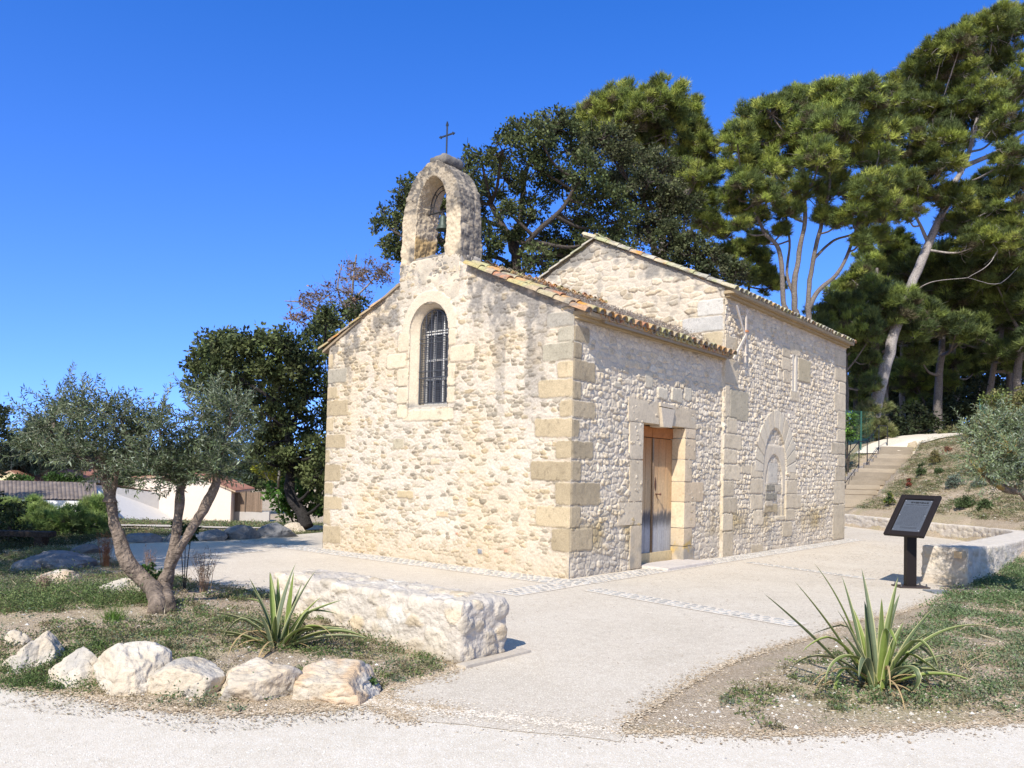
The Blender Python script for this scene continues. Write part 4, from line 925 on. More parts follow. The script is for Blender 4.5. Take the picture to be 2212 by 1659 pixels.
for y in (-ph * .38, -ph * .41): dash(y, -pw * .25, pw * .35, .004)
mb.build('lettering', M['plain'], plq)
for a in (-.46, .46):
    for b in (-.47, 0, .47): mb = MB(); mb.tube([ctr_ + nn * .005 + wv_ * a * pw + sl_ * b * ph, ctr_ + nn * .014 + wv_ * a * pw + sl_ * b * ph], .008, 8, (.4, .4, .42)); mb.build('screw', M['metal'], plq)

# ------------------------------------------------------------ stairs up the bank and handrail
stairs = empty('stairs', (12.3, 30, 0), 'weathered timber edged stairway climbing the grassy bank behind the chapel', 'stairs')
st_r = [(12.9, 30.0, .42), (13.75, 31.0, .80), (14.35, 32.0, 1.07), (15.05, 33, 1.47), (15.9, 34, 1.84), (16.65, 35, 2.18), (17.55, 36, 2.50), (18.3, 37, 2.88), (18.9, 38, 3.28)]
st_r = np.array(st_r); NS = 16; mb = MB(); mb2 = MB()
T_ = np.linspace(0, 8, NS + 1)
rp = np.column_stack([np.interp(T_, np.arange(9), st_r[:, k]) for k in range(3)])
wl = np.interp(T_, [0, 3, 8], [1.9, 1.7, 1.55])
for k in range(NS + 1):
    xr, yr, zz = rp[k]; zt = zz; wdt = wl[k]
    tx = np.array([1, .02, 0]); 
    roughbox(mb, (xr - wdt / 2, yr, zt - .09), (wdt, .09, .19), np.eye(3), .12, .012, .006, k, lambda P, st, ID, k=k: np.array((.30, .25, .19)) * (.8 + .4 * hsh(k, 3)) * np.ones(P.shape) * (1 + .2 * fbm(P * np.array([3, 30, 20]), 4, 3))[..., None])
    mb2.box((xr - wdt / 2 + .02, yr + .38, zt - .125), (wdt - .03, .70, .19), None, (.56, .48, .38), .01)
place(mb.build('risers', M['dressed'], smooth=True), stairs); place(mb2.build('treads', M['dressed']), stairs)
rail = empty('handrail', (14, 34, 1.8), 'thin black metal handrail along the bank stairs', 'handrail')
def railp(x, y, d): p = D(x, y, d); return p
ps = [railp(*[(3000 + 303 / 1.8433) / 1.734, (1400 + 757 / 1.8433) / 1.734], 32.6), railp(*[(3000 + 400 / 1.8433) / 1.734, (1400 + 650 / 1.8433) / 1.734], 35.0), railp(*[(3000 + 457 / 1.8433) / 1.734, (1400 + 625 / 1.8433) / 1.734], 35.8),
      railp(*[(3000 + 538 / 1.8433) / 1.734, (1400 + 528 / 1.8433) / 1.734], 37.6), railp(*[(3000 + 596 / 1.8433) / 1.734, (1400 + 503 / 1.8433) / 1.734], 38.6)]
hts = [1.72 / 1.0 * .98, 1.85 * .95, 1.62, 1.80, 1.62]; blk = (.03, .03, .032)
tops = []
for p, q in zip(ps, [(303, 588), (400, 466), (457, 470), (538, 357), (596, 361)]):
    y_ = (1400 + q[1] / 1.8433) / 1.734; x_ = (3000 + q[0] / 1.8433) / 1.734; t = D(x_, y_, p[1]); tops.append(np.array([p[0], p[1], t[2]]))
    mb = MB(); mb.tube([np.array([p[0], p[1], p[2] - .2]), tops[-1]], .022, 6, blk); place(mb.build('rail_post', M['metal']), rail)
mb = MB(); mb.tube([np.array([tops[0][0] - .6, tops[0][1] - .2, tops[0][2] + .0]), tops[0]], .02, 6, blk)
for a, b in zip(tops[:-1], tops[1:]): mb.tube([a, b], .02, 6, blk)
for a, b in ((0, 1), (2, 3)): mb.tube([tops[a] - [0, 0, 1.0], tops[b] - [0, 0, 1.0]], .014, 6, blk)
place(mb.build('rails', M['metal']), rail)

# ------------------------------------------------------------ boulders
def boulder(px, py, wpx, hpx, label, group, seed, dep=None, tone=1.0, elong=1.0, hue=0, z0=None, yaw=0, flat=1.0):
    p = GT(px, py) if dep is None else D(px, py, dep); d = p[1]; w = wpx / FOC * d * 1.13; h = hpx / FOC * d * 1.18
    rs_ = np.random.RandomState(seed); n = 80
    th = np.linspace(0, math.pi, n); ph = np.linspace(0, 2 * math.pi, 2 * n, endpoint=False); T2, P2 = np.meshgrid(th, ph, indexing='ij')
    S = np.stack([np.sin(T2) * np.cos(P2), np.sin(T2) * np.sin(P2), np.cos(T2)], -1); r = np.full(T2.shape, 1.12)
    for k in range(17):   # planar fracture faces
        nrm = rs_.randn(3); nrm /= np.linalg.norm(nrm); dd = .70 + .28 * rs_.rand(); cs = S @ nrm; r = np.where(cs > .05, np.minimum(r, dd / np.maximum(cs, .05)), r)
    F1_, F2_, ID_ = voro3(S * 2.3 + seed + .25 * np.stack([fbm(S * 3 + 1, 3, 2), fbm(S * 3 + 5, 4, 2), fbm(S * 3 + 9, 5, 2)], -1), seed); r = r + .075 * (ID_ - .5) * ss(.0, .10, F2_ - F1_) + .035 * fbm(S * 2.6 + seed, seed, 4) + .02 * fbm(S * 9 + seed, seed + 1, 3) - .04 * ss(.5, .0, np.abs(fbm(S * 1.7 + seed * 3, seed + 7, 2)) * 6)
    V = S * r[..., None]; V = V / (np.array([np.ptp(V[..., 0]), np.ptp(V[..., 1]), V[..., 2].max() + .35]))
    V = V * np.array([w * 1.04, w * elong * .85, h]); a = yaw; V = V @ np.array([[math.cos(a), math.sin(a), 0], [-math.sin(a), math.cos(a), 0], [0, 0, 1]])
    base = p + np.array([0, w * .30 * elong, 0]); V = V + base + np.array([0, 0, h * .05 * 0])
    V[..., 2] += 0.30 * h * 0
    i = np.arange(n - 1)[:, None] * 2 * n; j = np.arange(2 * n)[None]; k = (j + 1) % (2 * n)
    Fq = np.stack([i + j, i + 2 * n + j, i + 2 * n + k, i + k], -1).reshape(-1, 4)
    Q = V.reshape(-1, 3); base_c = np.array((.50, .42, .315)); f1 = fbm(Q * 5 + seed, 3, 4); f2 = fbm(Q * 2.6 + seed, 9, 4)
    c = base_c * (1 + .10 * f1)[:, None]; c = mix(c, np.array((.58, .52, .43)), (ss(.0, .35, f2) * .8)[:, None]); c = mix(c, np.array((.36, .335, .30)), (.7 * ss(.15, .45, fbm(Q * 3.3 + 5 + seed, 19, 4)))[:, None])
    if tone < 1: c = mix(c, np.array((.60, .64, .72)) * np.ones_like(c) * c.mean(-1, keepdims=True) * 1.3, .7) * tone  # shaded rocks: grey stone, with bluish shade painted into the colour as well
    if hue: c = mix(c, np.array((.56, .32, .13)), (hue * ss(-.05, .35, fbm(Q * 4 + 2 + seed, 29, 4)))[:, None])
    o = mesh_np('boulder', Q, Fq, M['rock'], None, c, smooth=True, origin=base)
    return tag(o, label, 'boulder', group)
GF = 'white boulders edging the flower bed'
boulder(22, 1452, 92, 95, 'grey and white boulder cut by the picture edge behind the big slanted one', GF, 31, dep=6.5)
boulder(45, 1470, 118, 110, 'tall slanted cream boulder at the far end of the bed edge', GF, 2, dep=6.05, yaw=.4)
boulder(148, 1482, 112, 84, 'rounded cream boulder, second in the bed edge from the slanted one', GF, 3)
boulder(268, 1498, 150, 108, 'largest pale boulder of the bed edge with a deep side cleft', GF, 14, yaw=.3)
boulder(396, 1502, 145, 72, 'flat whitish grey boulder in the middle of the bed edge', GF, 5)
boulder(538, 1512, 178, 80, 'long low cream boulder in front of the spiky plant', GF, 46, hue=.1)
boulder(714, 1514, 160, 78, 'boulder with orange rust patches at the path corner', GF, 7, hue=.45)
GB = 'boulders closing the far side of the paving'
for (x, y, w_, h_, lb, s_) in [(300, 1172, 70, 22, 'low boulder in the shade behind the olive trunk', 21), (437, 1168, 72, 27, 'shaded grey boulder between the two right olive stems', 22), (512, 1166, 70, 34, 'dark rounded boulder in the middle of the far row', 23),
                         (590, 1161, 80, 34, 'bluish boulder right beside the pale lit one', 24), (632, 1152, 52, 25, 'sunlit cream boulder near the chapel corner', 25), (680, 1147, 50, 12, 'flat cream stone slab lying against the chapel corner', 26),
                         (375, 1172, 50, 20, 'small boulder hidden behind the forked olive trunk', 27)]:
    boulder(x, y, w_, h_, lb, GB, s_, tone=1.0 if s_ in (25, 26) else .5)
GL = 'rocks in the shaded corner of the bed'
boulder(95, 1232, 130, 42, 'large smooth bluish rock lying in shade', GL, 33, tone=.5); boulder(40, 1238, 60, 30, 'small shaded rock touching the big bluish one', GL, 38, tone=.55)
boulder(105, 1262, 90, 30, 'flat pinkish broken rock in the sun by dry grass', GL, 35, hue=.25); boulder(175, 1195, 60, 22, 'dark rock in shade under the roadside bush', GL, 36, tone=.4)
boulder(243, 1285, 78, 38, 'white angular stone just behind the olive foot', GL, 37); boulder(296, 1290, 46, 22, 'small white stone touching the olive foot', GL, 39)

# ------------------------------------------------------------ vegetation
def leafquads(P, Dr, L, Wd, rs_, fold=0):
    """diamond leaves: P (n,3) bases, Dr (n,3) directions"""
    n = len(P); Dr = Dr / (np.linalg.norm(Dr, axis=1)[:, None] + 1e-9); q = rs_.randn(n, 3); s = np.cross(Dr, q); s /= np.linalg.norm(s, axis=1)[:, None] + 1e-9
    L = np.broadcast_to(L, (n,))[:, None]; Wd = np.broadcast_to(Wd, (n,))[:, None]
    V = np.stack([P, P + Dr * L * .45 + s * Wd / 2, P + Dr * L, P + Dr * L * .45 - s * Wd / 2], 1).reshape(-1, 3)
    return V, np.arange(n * 4).reshape(-1, 4)
def needletris(P, Dr, L, Wd, rs_):
    n = len(P); Dr = Dr / (np.linalg.norm(Dr, axis=1)[:, None] + 1e-9); q = rs_.randn(n, 3); s = np.cross(Dr, q); s /= np.linalg.norm(s, axis=1)[:, None] + 1e-9
    V = np.stack([P + s * Wd / 2, P - s * Wd / 2, P + Dr * L], 1).reshape(-1, 3); return V, np.arange(n * 3).reshape(-1, 3)
def rnd_dir(n, rs_):
    v = rs_.randn(n, 3); return v / np.linalg.norm(v, axis=1)[:, None]
def blob_sub(c, Rb, rs_, n, up=.15, flat=.85, rmin=.55):
    d = rnd_dir(n * 3, rs_); d = d[d[:, 2] > -.75 + up * .5][:n]; n = len(d)
    r = Rb * (rmin + (1.02 - rmin) * rs_.rand(n) ** .6); s = c + d * r[:, None] * np.array([1, 1, flat]); return s, d
def foliage(kind, blobs, pal, dens=1.0, seed=0, sub=16, lsz=1.0, top=None, litcol=None):
    """blobs: (center, radius).  Returns V, F, C and twig anchors"""
    rs_ = np.random.RandomState(seed); Vs = []; Cs = []; anchors = []; pal = np.array(pal)
    for bi, (c, Rb) in enumerate(blobs):
        c = np.array(c); ns = max(5, int(sub * (2.9 if kind == 'pine' else 1.35) * (.75 + .5 * rs_.rand())))
        s, d = blob_sub(c, Rb * 1.12, rs_, ns, flat=.95, rmin=.35)
        anchors.append((c, s))
        for sc_, dd in zip(s, d):
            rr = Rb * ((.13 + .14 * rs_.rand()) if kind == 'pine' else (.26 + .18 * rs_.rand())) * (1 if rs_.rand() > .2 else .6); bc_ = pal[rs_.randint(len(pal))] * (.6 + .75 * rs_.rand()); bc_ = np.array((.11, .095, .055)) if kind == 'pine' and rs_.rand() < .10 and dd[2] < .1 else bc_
            if kind == 'pine':
                nt = int(44 * dens * (rr / .35) ** 1.6) + 9; q = rnd_dir(nt, rs_); q[:, 2] = np.abs(q[:, 2]) * 1.1 - .35; p = sc_ + q * rr * (.25 + 1.25 * rs_.rand(nt, 1))
                k = 9; ax = np.repeat(q * .8 + np.array([0, 0, .75]) + dd * .4, k, 0); ax /= np.linalg.norm(ax, axis=1)[:, None]; pp = np.repeat(p, k, 0) + ax * (.16 * lsz * (rs_.rand(nt * k, 1) - .3)); dr = ax + .55 * rs_.randn(len(pp), 3)
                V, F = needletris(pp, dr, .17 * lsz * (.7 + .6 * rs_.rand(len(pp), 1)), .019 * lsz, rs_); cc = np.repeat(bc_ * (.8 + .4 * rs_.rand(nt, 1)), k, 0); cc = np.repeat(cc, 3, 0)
            else:
                nl = int(120 * dens * (rr / .35) ** 2 / lsz ** 2) + 8; q = rs_.randn(nl, 3) * .5; p = sc_ + q * rr * np.array([1, 1, .8])
                dr = q * .8 + dd * .3 + rs_.randn(nl, 3) * .6 + np.array([0, 0, .1])
                V, F = leafquads(p, dr, .11 * lsz * (.6 + .8 * rs_.rand(nl)), .075 * lsz * (.7 + .6 * rs_.rand(nl)), rs_); cc = np.repeat(bc_ * (.7 + .6 * rs_.rand(nl, 1)), 4, 0)
            Vs.append(V); Cs.append(cc)
    V = np.vstack(Vs); C = np.vstack(Cs); k = 3 if kind == 'pine' else 4
    return V, np.arange(len(V)).reshape(-1, k), np.clip(C, 0, 1), anchors
def wob(path, amp, seed):
    P = cm(path, 6); t = np.linspace(0, 1, len(P))[:, None]; return P + amp * np.stack([fbm(P * 1.1 + seed, 3, 3), fbm(P * 1.1 + seed + 7, 5, 3), 0 * P[:, 0]], -1) * np.sin(t * math.pi)
def tree(name, label, cat, group, base, stems, blobs, kind, pal, bark, seed, dens=1.0, sub=16, lsz=1.0, twigr=.02, dead=0, limb=True, lmat=None, limbr=None):
    """stems: list of (points (k,3), r0, r1)"""
    base = np.array(base, float); root = empty(name, base, label, cat, group); rs_ = np.random.RandomState(seed + 500)
    mb = MB(); nodes = []; bk = np.array(bark)
    for pts, r0, r1 in stems:
        P = wob(pts, r0 * .5, seed); rad = r0 + (r1 - r0) * np.linspace(0, 1, len(P)) ** .8; n0 = sum(len(v) for v in mb.v)
        mb.tube(P, rad, 10, (1, 1, 1), lump=.14, seed=seed); nodes += [(p, r) for p, r in zip(P[1:], rad[1:])]
    NP = np.array([p for p, _ in nodes]); NR = np.array([r for _, r in nodes])
    V, F, C, anch = foliage(kind, blobs, pal, dens, seed, sub, lsz)
    for (c, s), (_, Rb) in zip(anch, blobs):
        if limb:
            dv = c - NP; dist = np.linalg.norm(dv, axis=1) + 1.2 * np.maximum(0, -(dv[:, 2]) + .15) ; i = int(np.argmin(dist)); st = NP[i]; r = min(NR[i] * .8, (limbr or .05) * (.6 + Rb * .5))
            mid = st * .5 + c * .5 + np.array([0, 0, -.12 * np.linalg.norm(c - st)]) + rs_.randn(3) * .08 * Rb
            mb.tube(wob([st, mid, c], .12 * Rb, seed), np.linspace(r, twigr * 1.2, 13), 6, (1, 1, 1), cap=False, lump=.1)
        for t in s[:: (1 if dead else 2)]:
            mid = (c + t) / 2 + rs_.randn(3) * .10 * Rb + np.array([0, 0, -.06 * Rb]); mb.tube(cm([c, mid, t], 3), np.linspace(twigr, twigr * .35, 7), 4, (1, 1, 1), cap=False)
            for _ in range(3 + 3 * dead):
                e = t + rs_.randn(3) * .30 * Rb * (1 + .3 * dead); mb.tube([mid * .4 + t * .6, t * .45 + e * .55 + rs_.randn(3) * .04 * Rb, e], [twigr * .5, twigr * .35, twigr * .2], 3, (1, 1, 1), cap=False)
    Vb = np.vstack(mb.v); cb = bk * (1 + .35 * fbm(Vb * 3.1, seed, 3))[:, None]; mb.v = [Vb]; mb.c = [np.clip(cb, .005, 1)]
    place(mb.build('trunk', M['bark'], smooth=True), root)
    if dens > 0: place(mesh_np('crown', V, F, lmat or M['needle' if kind == 'pine' else 'leaf'], None, C), root)
    return root
def B_(lst, dep, seed, spread=1.0, sc_=1.0):
    rs_ = np.random.RandomState(seed); out = []
    for b in lst:
        x, y, r = b[:3]; dd = b[3] if len(b) > 3 else (rs_.rand() - .5) * 2 * spread; d = dep + dd; out.append((D(x, y, d), r * sc_ / FOC * d))
    return out
def S_(pts, dep, w0, w1, dz=None):
    """stem through pixel points at given depth; widths in pixels"""
    P = [D(p[0], p[1], dep + (p[2] if len(p) > 2 else 0)) for p in pts]; return (P, w0 / 2 / FOC * dep, w1 / 2 / FOC * dep)
def ground_base(P):
    P = np.array(P); return np.array([P[0], P[1], float(H(P[0], P[1]))])
OAK = [(.095, .12, .042), (.07, .092, .034), (.12, .142, .052), (.055, .072, .028), (.105, .12, .046)]
PINE = [(.25, .30, .06), (.185, .235, .055), (.135, .175, .05), (.33, .365, .085), (.095, .125, .045)]
PINED = [(.11, .145, .045), (.08, .11, .04), (.15, .185, .055), (.06, .085, .035)]
BK = (.075, .062, .052); BKG = (.17, .145, .125)

def extend(st, dep_extra=0):
    P, a, b = st; g = ground_base(P[0]); 
    if P[0][2] > g[2] + .1: P = [g - np.array([0, 0, .2])] + list(P)
    return (P, a * 1.1, b)
# big evergreen oak behind the bell gable
dep = 27.5
st = [extend(S_([(1118, 600), (1112, 540), (1085, 490), (1060, 440)], dep, 26, 12)), S_([(1112, 545), (1125, 470, 1), (1130, 400, 1), (1150, 330, 1)], dep, 18, 8), S_([(1110, 560), (1160, 500, -1), (1215, 450, -1), (1250, 390, -1)], dep, 14, 7),
      S_([(1085, 490), (1020, 470, -.5), (960, 480, -.5), (900, 520, -.5), (850, 500, -.5)], dep, 10, 5), S_([(1118, 590), (1085, 560), (1050, 555), (1010, 560)], dep, 12, 6)]
bl = B_([(838, 482, 30), (870, 440, 34), (905, 470, 34), (850, 535, 30), (895, 545, 36), (885, 405, 26), (1000, 388, 36), (1040, 345, 34), (1085, 325, 36), (1120, 290, 34), (1165, 300, 42), (1200, 275, 36), (1230, 320, 44), (1160, 365, 44), (1090, 385, 42), (1035, 420, 42),
         (1270, 370, 44), (1215, 405, 44), (1300, 430, 46), (1330, 480, 44), (1050, 520, 36), (1012, 480, 36), (1150, 455, 34), (1095, 455, 26), (1250, 470, 46), (1210, 520, 44), (1290, 520, 46), (1160, 560, 36), (1060, 575, 34), (1230, 565, 46), (1330, 540, 40), (1000, 560, 40), (960, 520, 30), (950, 440, 30), (1110, 510, 22)], dep, 3, 1.8)
tree('evergreen_oak', 'large dark evergreen oak with twisted limbs rising behind the bell gable', 'tree', 'oaks around the chapel', ground_base(D(1118, 600, dep)), st, bl, 'oak', OAK, BK, 3, dens=1.25, sub=17, twigr=.03, limbr=.11)
# dense darker oak beside it, over the nave ridge
dep = 30
bl = B_([(1330, 330, 44), (1380, 350, 44), (1300, 300, 36), (1430, 380, 40), (1480, 450, 40), (1370, 440, 48), (1420, 480, 52), (1380, 510, 48), (1450, 520, 46), (1490, 550, 42), (1540, 570, 36), (1330, 400, 42), (1440, 430, 36), (1400, 395, 36), (1580, 590, 28), (1500, 590, 40), (1450, 580, 40), (1520, 610, 34)], dep, 5, 1.5)
tree('evergreen_oak', 'rounded dark evergreen oak directly above the higher roof ridge', 'tree', 'oaks around the chapel', ground_base(D(1420, 640, dep)), [extend(S_([(1420, 640), (1415, 560), (1400, 480), (1390, 420)], dep, 22, 8)), S_([(1415, 560), (1470, 530), (1530, 570)], dep, 12, 6)], bl, 'oak',
     [(.075, .090, .036), (.055, .068, .03), (.095, .105, .045), (.08, .085, .04)], BK, 5, dens=1.3, sub=18, twigr=.03, limbr=.1)
# pine behind the oaks
dep = 37
bl = B_([(1270, 262, 34), (1310, 232, 34), (1345, 220, 36), (1395, 235, 34), (1440, 215, 40), (1475, 245, 36), (1390, 275, 46), (1440, 285, 50), (1340, 275, 44), (1500, 290, 34), (1520, 320, 30), (1490, 340, 42), (1430, 345, 48), (1370, 330, 44), (1530, 370, 28), (1480, 400, 40), (1535, 430, 26), (1520, 480, 30), (1545, 500, 26), (1290, 300, 40), (1510, 380, 34), (1500, 450, 34), (1460, 440, 36)], dep, 6, 2)
tree('pine_tree', 'tall rounded pine with bright green top standing behind the dark oaks', 'tree', 'pine trees', ground_base(D(1430, 600, dep)), [extend(S_([(1430, 640), (1432, 500), (1420, 380), (1400, 280)], dep, 26, 8)), S_([(1432, 480), (1490, 400), (1500, 320)], dep, 14, 5), S_([(1432, 450), (1370, 360), (1340, 270)], dep, 12, 5)], bl, 'pine', PINE, BKG, 6, dens=1.5, sub=17, lsz=1.35, twigr=.035, limbr=.1)
# cluster pine right of the nave
dep = 34
st = [extend(S_([(1700, 720), (1692, 650), (1683, 540), (1650, 500), (1628, 450), (1620, 400)], dep, 14, 5)), extend(S_([(1722, 720), (1716, 660), (1722, 560), (1738, 480), (1735, 380), (1720, 300)], dep, 17, 5)), extend(S_([(1748, 720), (1745, 650), (1757, 560), (1775, 480), (1792, 400), (1790, 300)], dep, 14, 5)),
      S_([(1745, 670), (1768, 628), (1812, 588), (1842, 520), (1862, 450), (1885, 380)], dep, 12, 4), S_([(1757, 560), (1800, 520, 1), (1850, 500, 1), (1890, 440, 1)], dep, 7, 3), S_([(1716, 640), (1700, 590, 1), (1705, 520, 1), (1690, 420, 1)], dep, 8, 4)]
bl = B_([(1592, 300, 30), (1625, 262, 34), (1665, 245, 36), (1705, 240, 38), (1745, 222, 36), (1790, 212, 36), (1830, 215, 38), (1870, 208, 36), (1905, 225, 34), (1600, 345, 34), (1640, 310, 42), (1690, 300, 46), (1745, 285, 46), (1800, 275, 46), (1855, 275, 44), (1900, 290, 38),
         (1610, 400, 30), (1655, 370, 42), (1715, 360, 46), (1770, 350, 46), (1830, 345, 46), (1885, 350, 38), (1660, 430, 34), (1740, 420, 38), (1810, 415, 42), (1870, 410, 38), (1920, 400, 32), (1590, 450, 22), (1630, 470, 24), (1880, 470, 32), (1840, 460, 26), (1700, 460, 26), (1920, 450, 28), (1780, 470, 20), (1600, 490, 20), (1640, 520, 16), (1900, 510, 22), (1860, 520, 18), (1690, 500, 14), (1815, 480, 18), (1580, 420, 22)], dep, 7, 2.2)
tree('pine_tree', 'spreading umbrella pine with several pale stems rising above the far end of the nave roof', 'tree', 'pine trees', ground_base(D(1722, 720, dep)), st, bl, 'pine', PINE[:4] + PINED[:2], BKG, 7, dens=1.45, sub=16, lsz=1.3, twigr=.025, limbr=.055)
# great leaning pine
dep = 41
st = [([D(1888, 905, 40.6), D(1893, 870, 40.7), D(1925, 740, 41), D(1968, 620, 41.2), D(2005, 525, 41.5), D(2040, 450, 42)], 30 / 2 / FOC * dep, 15 / 2 / FOC * dep), S_([(2040, 450), (2060, 400), (2090, 340), (2110, 260), (2120, 180)], 42, 16, 5), S_([(2075, 370), (2020, 310), (1985, 280)], 42, 11, 4),
      S_([(2080, 360), (2150, 330), (2210, 290)], 42, 12, 6), S_([(2005, 525), (1985, 480), (1960, 440)], 41.5, 9, 4), S_([(1960, 640), (2010, 610, -1), (2090, 600, -1.5)], 41, 3, 1)]
bl = B_([(1952, 250, 34), (1945, 190, 32), (1975, 175, 34), (2000, 145, 36), (2035, 115, 38), (2075, 95, 38), (2110, 75, 38), (2150, 55, 38), (2195, 55, 36), (1985, 225, 40), (2025, 190, 46), (2075, 160, 48), (2125, 140, 50), (2180, 125, 50), (2010, 260, 40), (2060, 240, 48), (2115, 220, 50), (2175, 205, 50), (2220, 180, 44),
         (1965, 300, 34), (2030, 310, 40), (2100, 285, 42), (2165, 270, 42), (1975, 345, 36), (2045, 355, 32), (1955, 400, 36), (2000, 420, 38), (1930, 420, 30), (2060, 430, 34), (2130, 400, 30), (2180, 340, 30), (2200, 400, 44), (2150, 450, 44), (2100, 470, 38), (2200, 480, 46), (2170, 520, 44), (2110, 530, 40), (1960, 460, 28), (2215, 560, 46), (2060, 490, 30)], dep, 8, 2.4)
tree('pine_tree', 'huge leaning pine with a thick pale trunk at the head of the stairs', 'tree', 'pine trees', ground_base(D(1888, 905, 40.6)), st, bl, 'pine', [tuple(np.array(c) * .85) for c in PINE] + PINED[:1], (.30, .27, .25), 8, dens=1.5, sub=16, lsz=1.35, twigr=.026, limbr=.06)
# forest pines with their own trunks, drawn from three shared crowns
def proto_pine(seed, hgt, lean, crownr):
    rs_ = np.random.RandomState(seed); top = np.array([lean, 0, hgt]); stm = [([np.zeros(3) - [0, 0, .5], top * .3 + rs_.randn(3) * .2 * [1, 1, 0], top * .62 + rs_.randn(3) * .3 * [1, 1, 0], top], .24, .07)]
    for k in range(4):
        a = rs_.rand() * 6.28; s0 = top * (.5 + .1 * k); stm.append(([s0, s0 + [math.cos(a) * .9, math.sin(a) * .9, .7], s0 + [math.cos(a) * 2.0, math.sin(a) * 2.0, 1.8]], .09, .03))
    bl = []
    for k in range(15):
        a = rs_.rand() * 6.28; q = rs_.rand() ** .5 * crownr; z = hgt * (.62 + .42 * (1 - q / crownr) * rs_.rand() + .12 * rs_.rand()); bl.append((np.array([lean * z / hgt + math.cos(a) * q, math.sin(a) * q, z]), .75 + .5 * rs_.rand()))
    for k in range(5):
        a = rs_.rand() * 6.28; q = crownr * (.5 + .5 * rs_.rand()); z = hgt * (.35 + .25 * rs_.rand()); bl.append((np.array([math.cos(a) * q, math.sin(a) * q, z]), .5 + .3 * rs_.rand()))
    return stm, bl
FLBL = iter(['dark bare pine trunk close to the far corner of the nave', 'slender dark pine just beside the huge leaning trunk', 'forked dark pine trunk in the middle of the wood', 'pale trunked pine leaning at the picture edge above the bushes',
             'thin pale pine between the forked trunk and the picture edge', 'shaded pine deep in the wood behind the forked one', 'bushy pine rising behind the leaning trunk base', 'shaded pine at the back near the wire fence', 'deep wood pine showing only dark foliage beside the path',
             'back pine filling the gap under the leaning pine', 'back pine beyond the thin pale one', 'farthest pine seen between the wood trunks', 'back pine behind the stairs head', 'back pine above the brown bush'])
protos = []
def forest(px, dep, hgt, proto, sc_=1.0, rot=0, bark=None, sx=1.0):
    if proto >= len(protos):
        stm, bl = proto_pine(40 + proto, 9.5, (.4, -.8, 1.3)[proto % 3], (2.6, 2.2, 2.9)[proto % 3])
        r = tree('pine_tree', next(FLBL), 'tree', 'pine trees', (0, 0, 0), stm, bl, 'pine', PINED + PINE[1:2], (.15, .13, .115), 60 + proto, dens=1.0, sub=13, lsz=1.7, twigr=.03, limbr=.09); protos.append(r)
    else:
        s = protos[proto]; r = s.copy(); COL.link(r); r['label'] = next(FLBL)
        for c_ in s.children: q = c_.copy(); COL.link(q); q.parent = r
    d = ray(px, 900); x = d[0] / d[1] * dep; z = float(H(x, dep)); r.location = (x, dep, z); r.rotation_euler = (0, 0, rot); k = hgt / 9.5; r.scale = (k * sx, k * sx, k); return r
forest(1826, 40, 7.6, 0, rot=2.0, sx=.8); forest(1917, 43, 9, 1, rot=.3); forest(2025, 45, 11, 2, rot=1.0)
forest(2195, 44, 11, 0, rot=.4); forest(2128, 46, 9.5, 1, rot=2.6); forest(2070, 52, 11, 2, rot=4); forest(1950, 56, 9.5, 0, rot=5); forest(2180, 53, 12, 1, rot=1.1); forest(2000, 58, 10, 1, rot=3.4)
forest(1880, 60, 8.6, 2, rot=2.2); forest(2110, 60, 12, 0, rot=3.1); forest(2050, 66, 12, 1, rot=5.1); forest(1930, 66, 9, 2, rot=.9); forest(2215, 62, 12, 2, rot=5.7)
# young bright pines between nave and leaning trunk
for i_, (lst, dep, lb) in enumerate([([(1850, 620, 34), (1835, 665, 36), (1870, 590, 32), (1880, 640, 38), (1850, 700, 34), (1885, 690, 32), (1815, 630, 26), (1810, 665, 24)], 44, 'bushy bright green pine just behind the far roof corner'),
        ([(1940, 520, 24), (1925, 545, 28), (1905, 570, 28), (1955, 555, 26), (1900, 600, 26), (1930, 590, 28), (1870, 545, 20)], 47, 'light green pine top below the gap left of the leaning trunk'),
        ([(1850, 820, 20), (1845, 845, 24), (1862, 870, 24), (1840, 880, 22), (1865, 840, 18)], 48, 'small bright young pine low beside the nave corner'),
        ([(1640, 560, 26), (1610, 535, 20), (1650, 600, 24), (1590, 545, 22), (1668, 620, 22), (1560, 560, 24), (1600, 600, 30)], 40, 'pine boughs showing just over the nave roof tiles'),
        ([(1965, 800, 26), (1975, 840, 26), (1945, 830, 22), (2060, 790, 26), (2040, 830, 26), (1990, 870, 30)], 52, 'sunlit young pine between the wood trunks')]):
    x0, y0 = np.mean([b[0] for b in lst]), max(b[1] for b in lst); b0 = ground_base(D(x0, y0, dep))
    tree('pine_tree', lb, 'tree', 'pine trees', b0, [([b0 - [0, 0, .3], (b0 + D(x0, y0, dep)) / 2, D(x0, y0, dep), D(lst[0][0], lst[0][1], dep)], .13, .05)], B_(lst, dep, 70 + i_, 1.2), 'pine', PINE, BK, 80 + i_, dens=1.5, sub=14, lsz=1.4, twigr=.03)
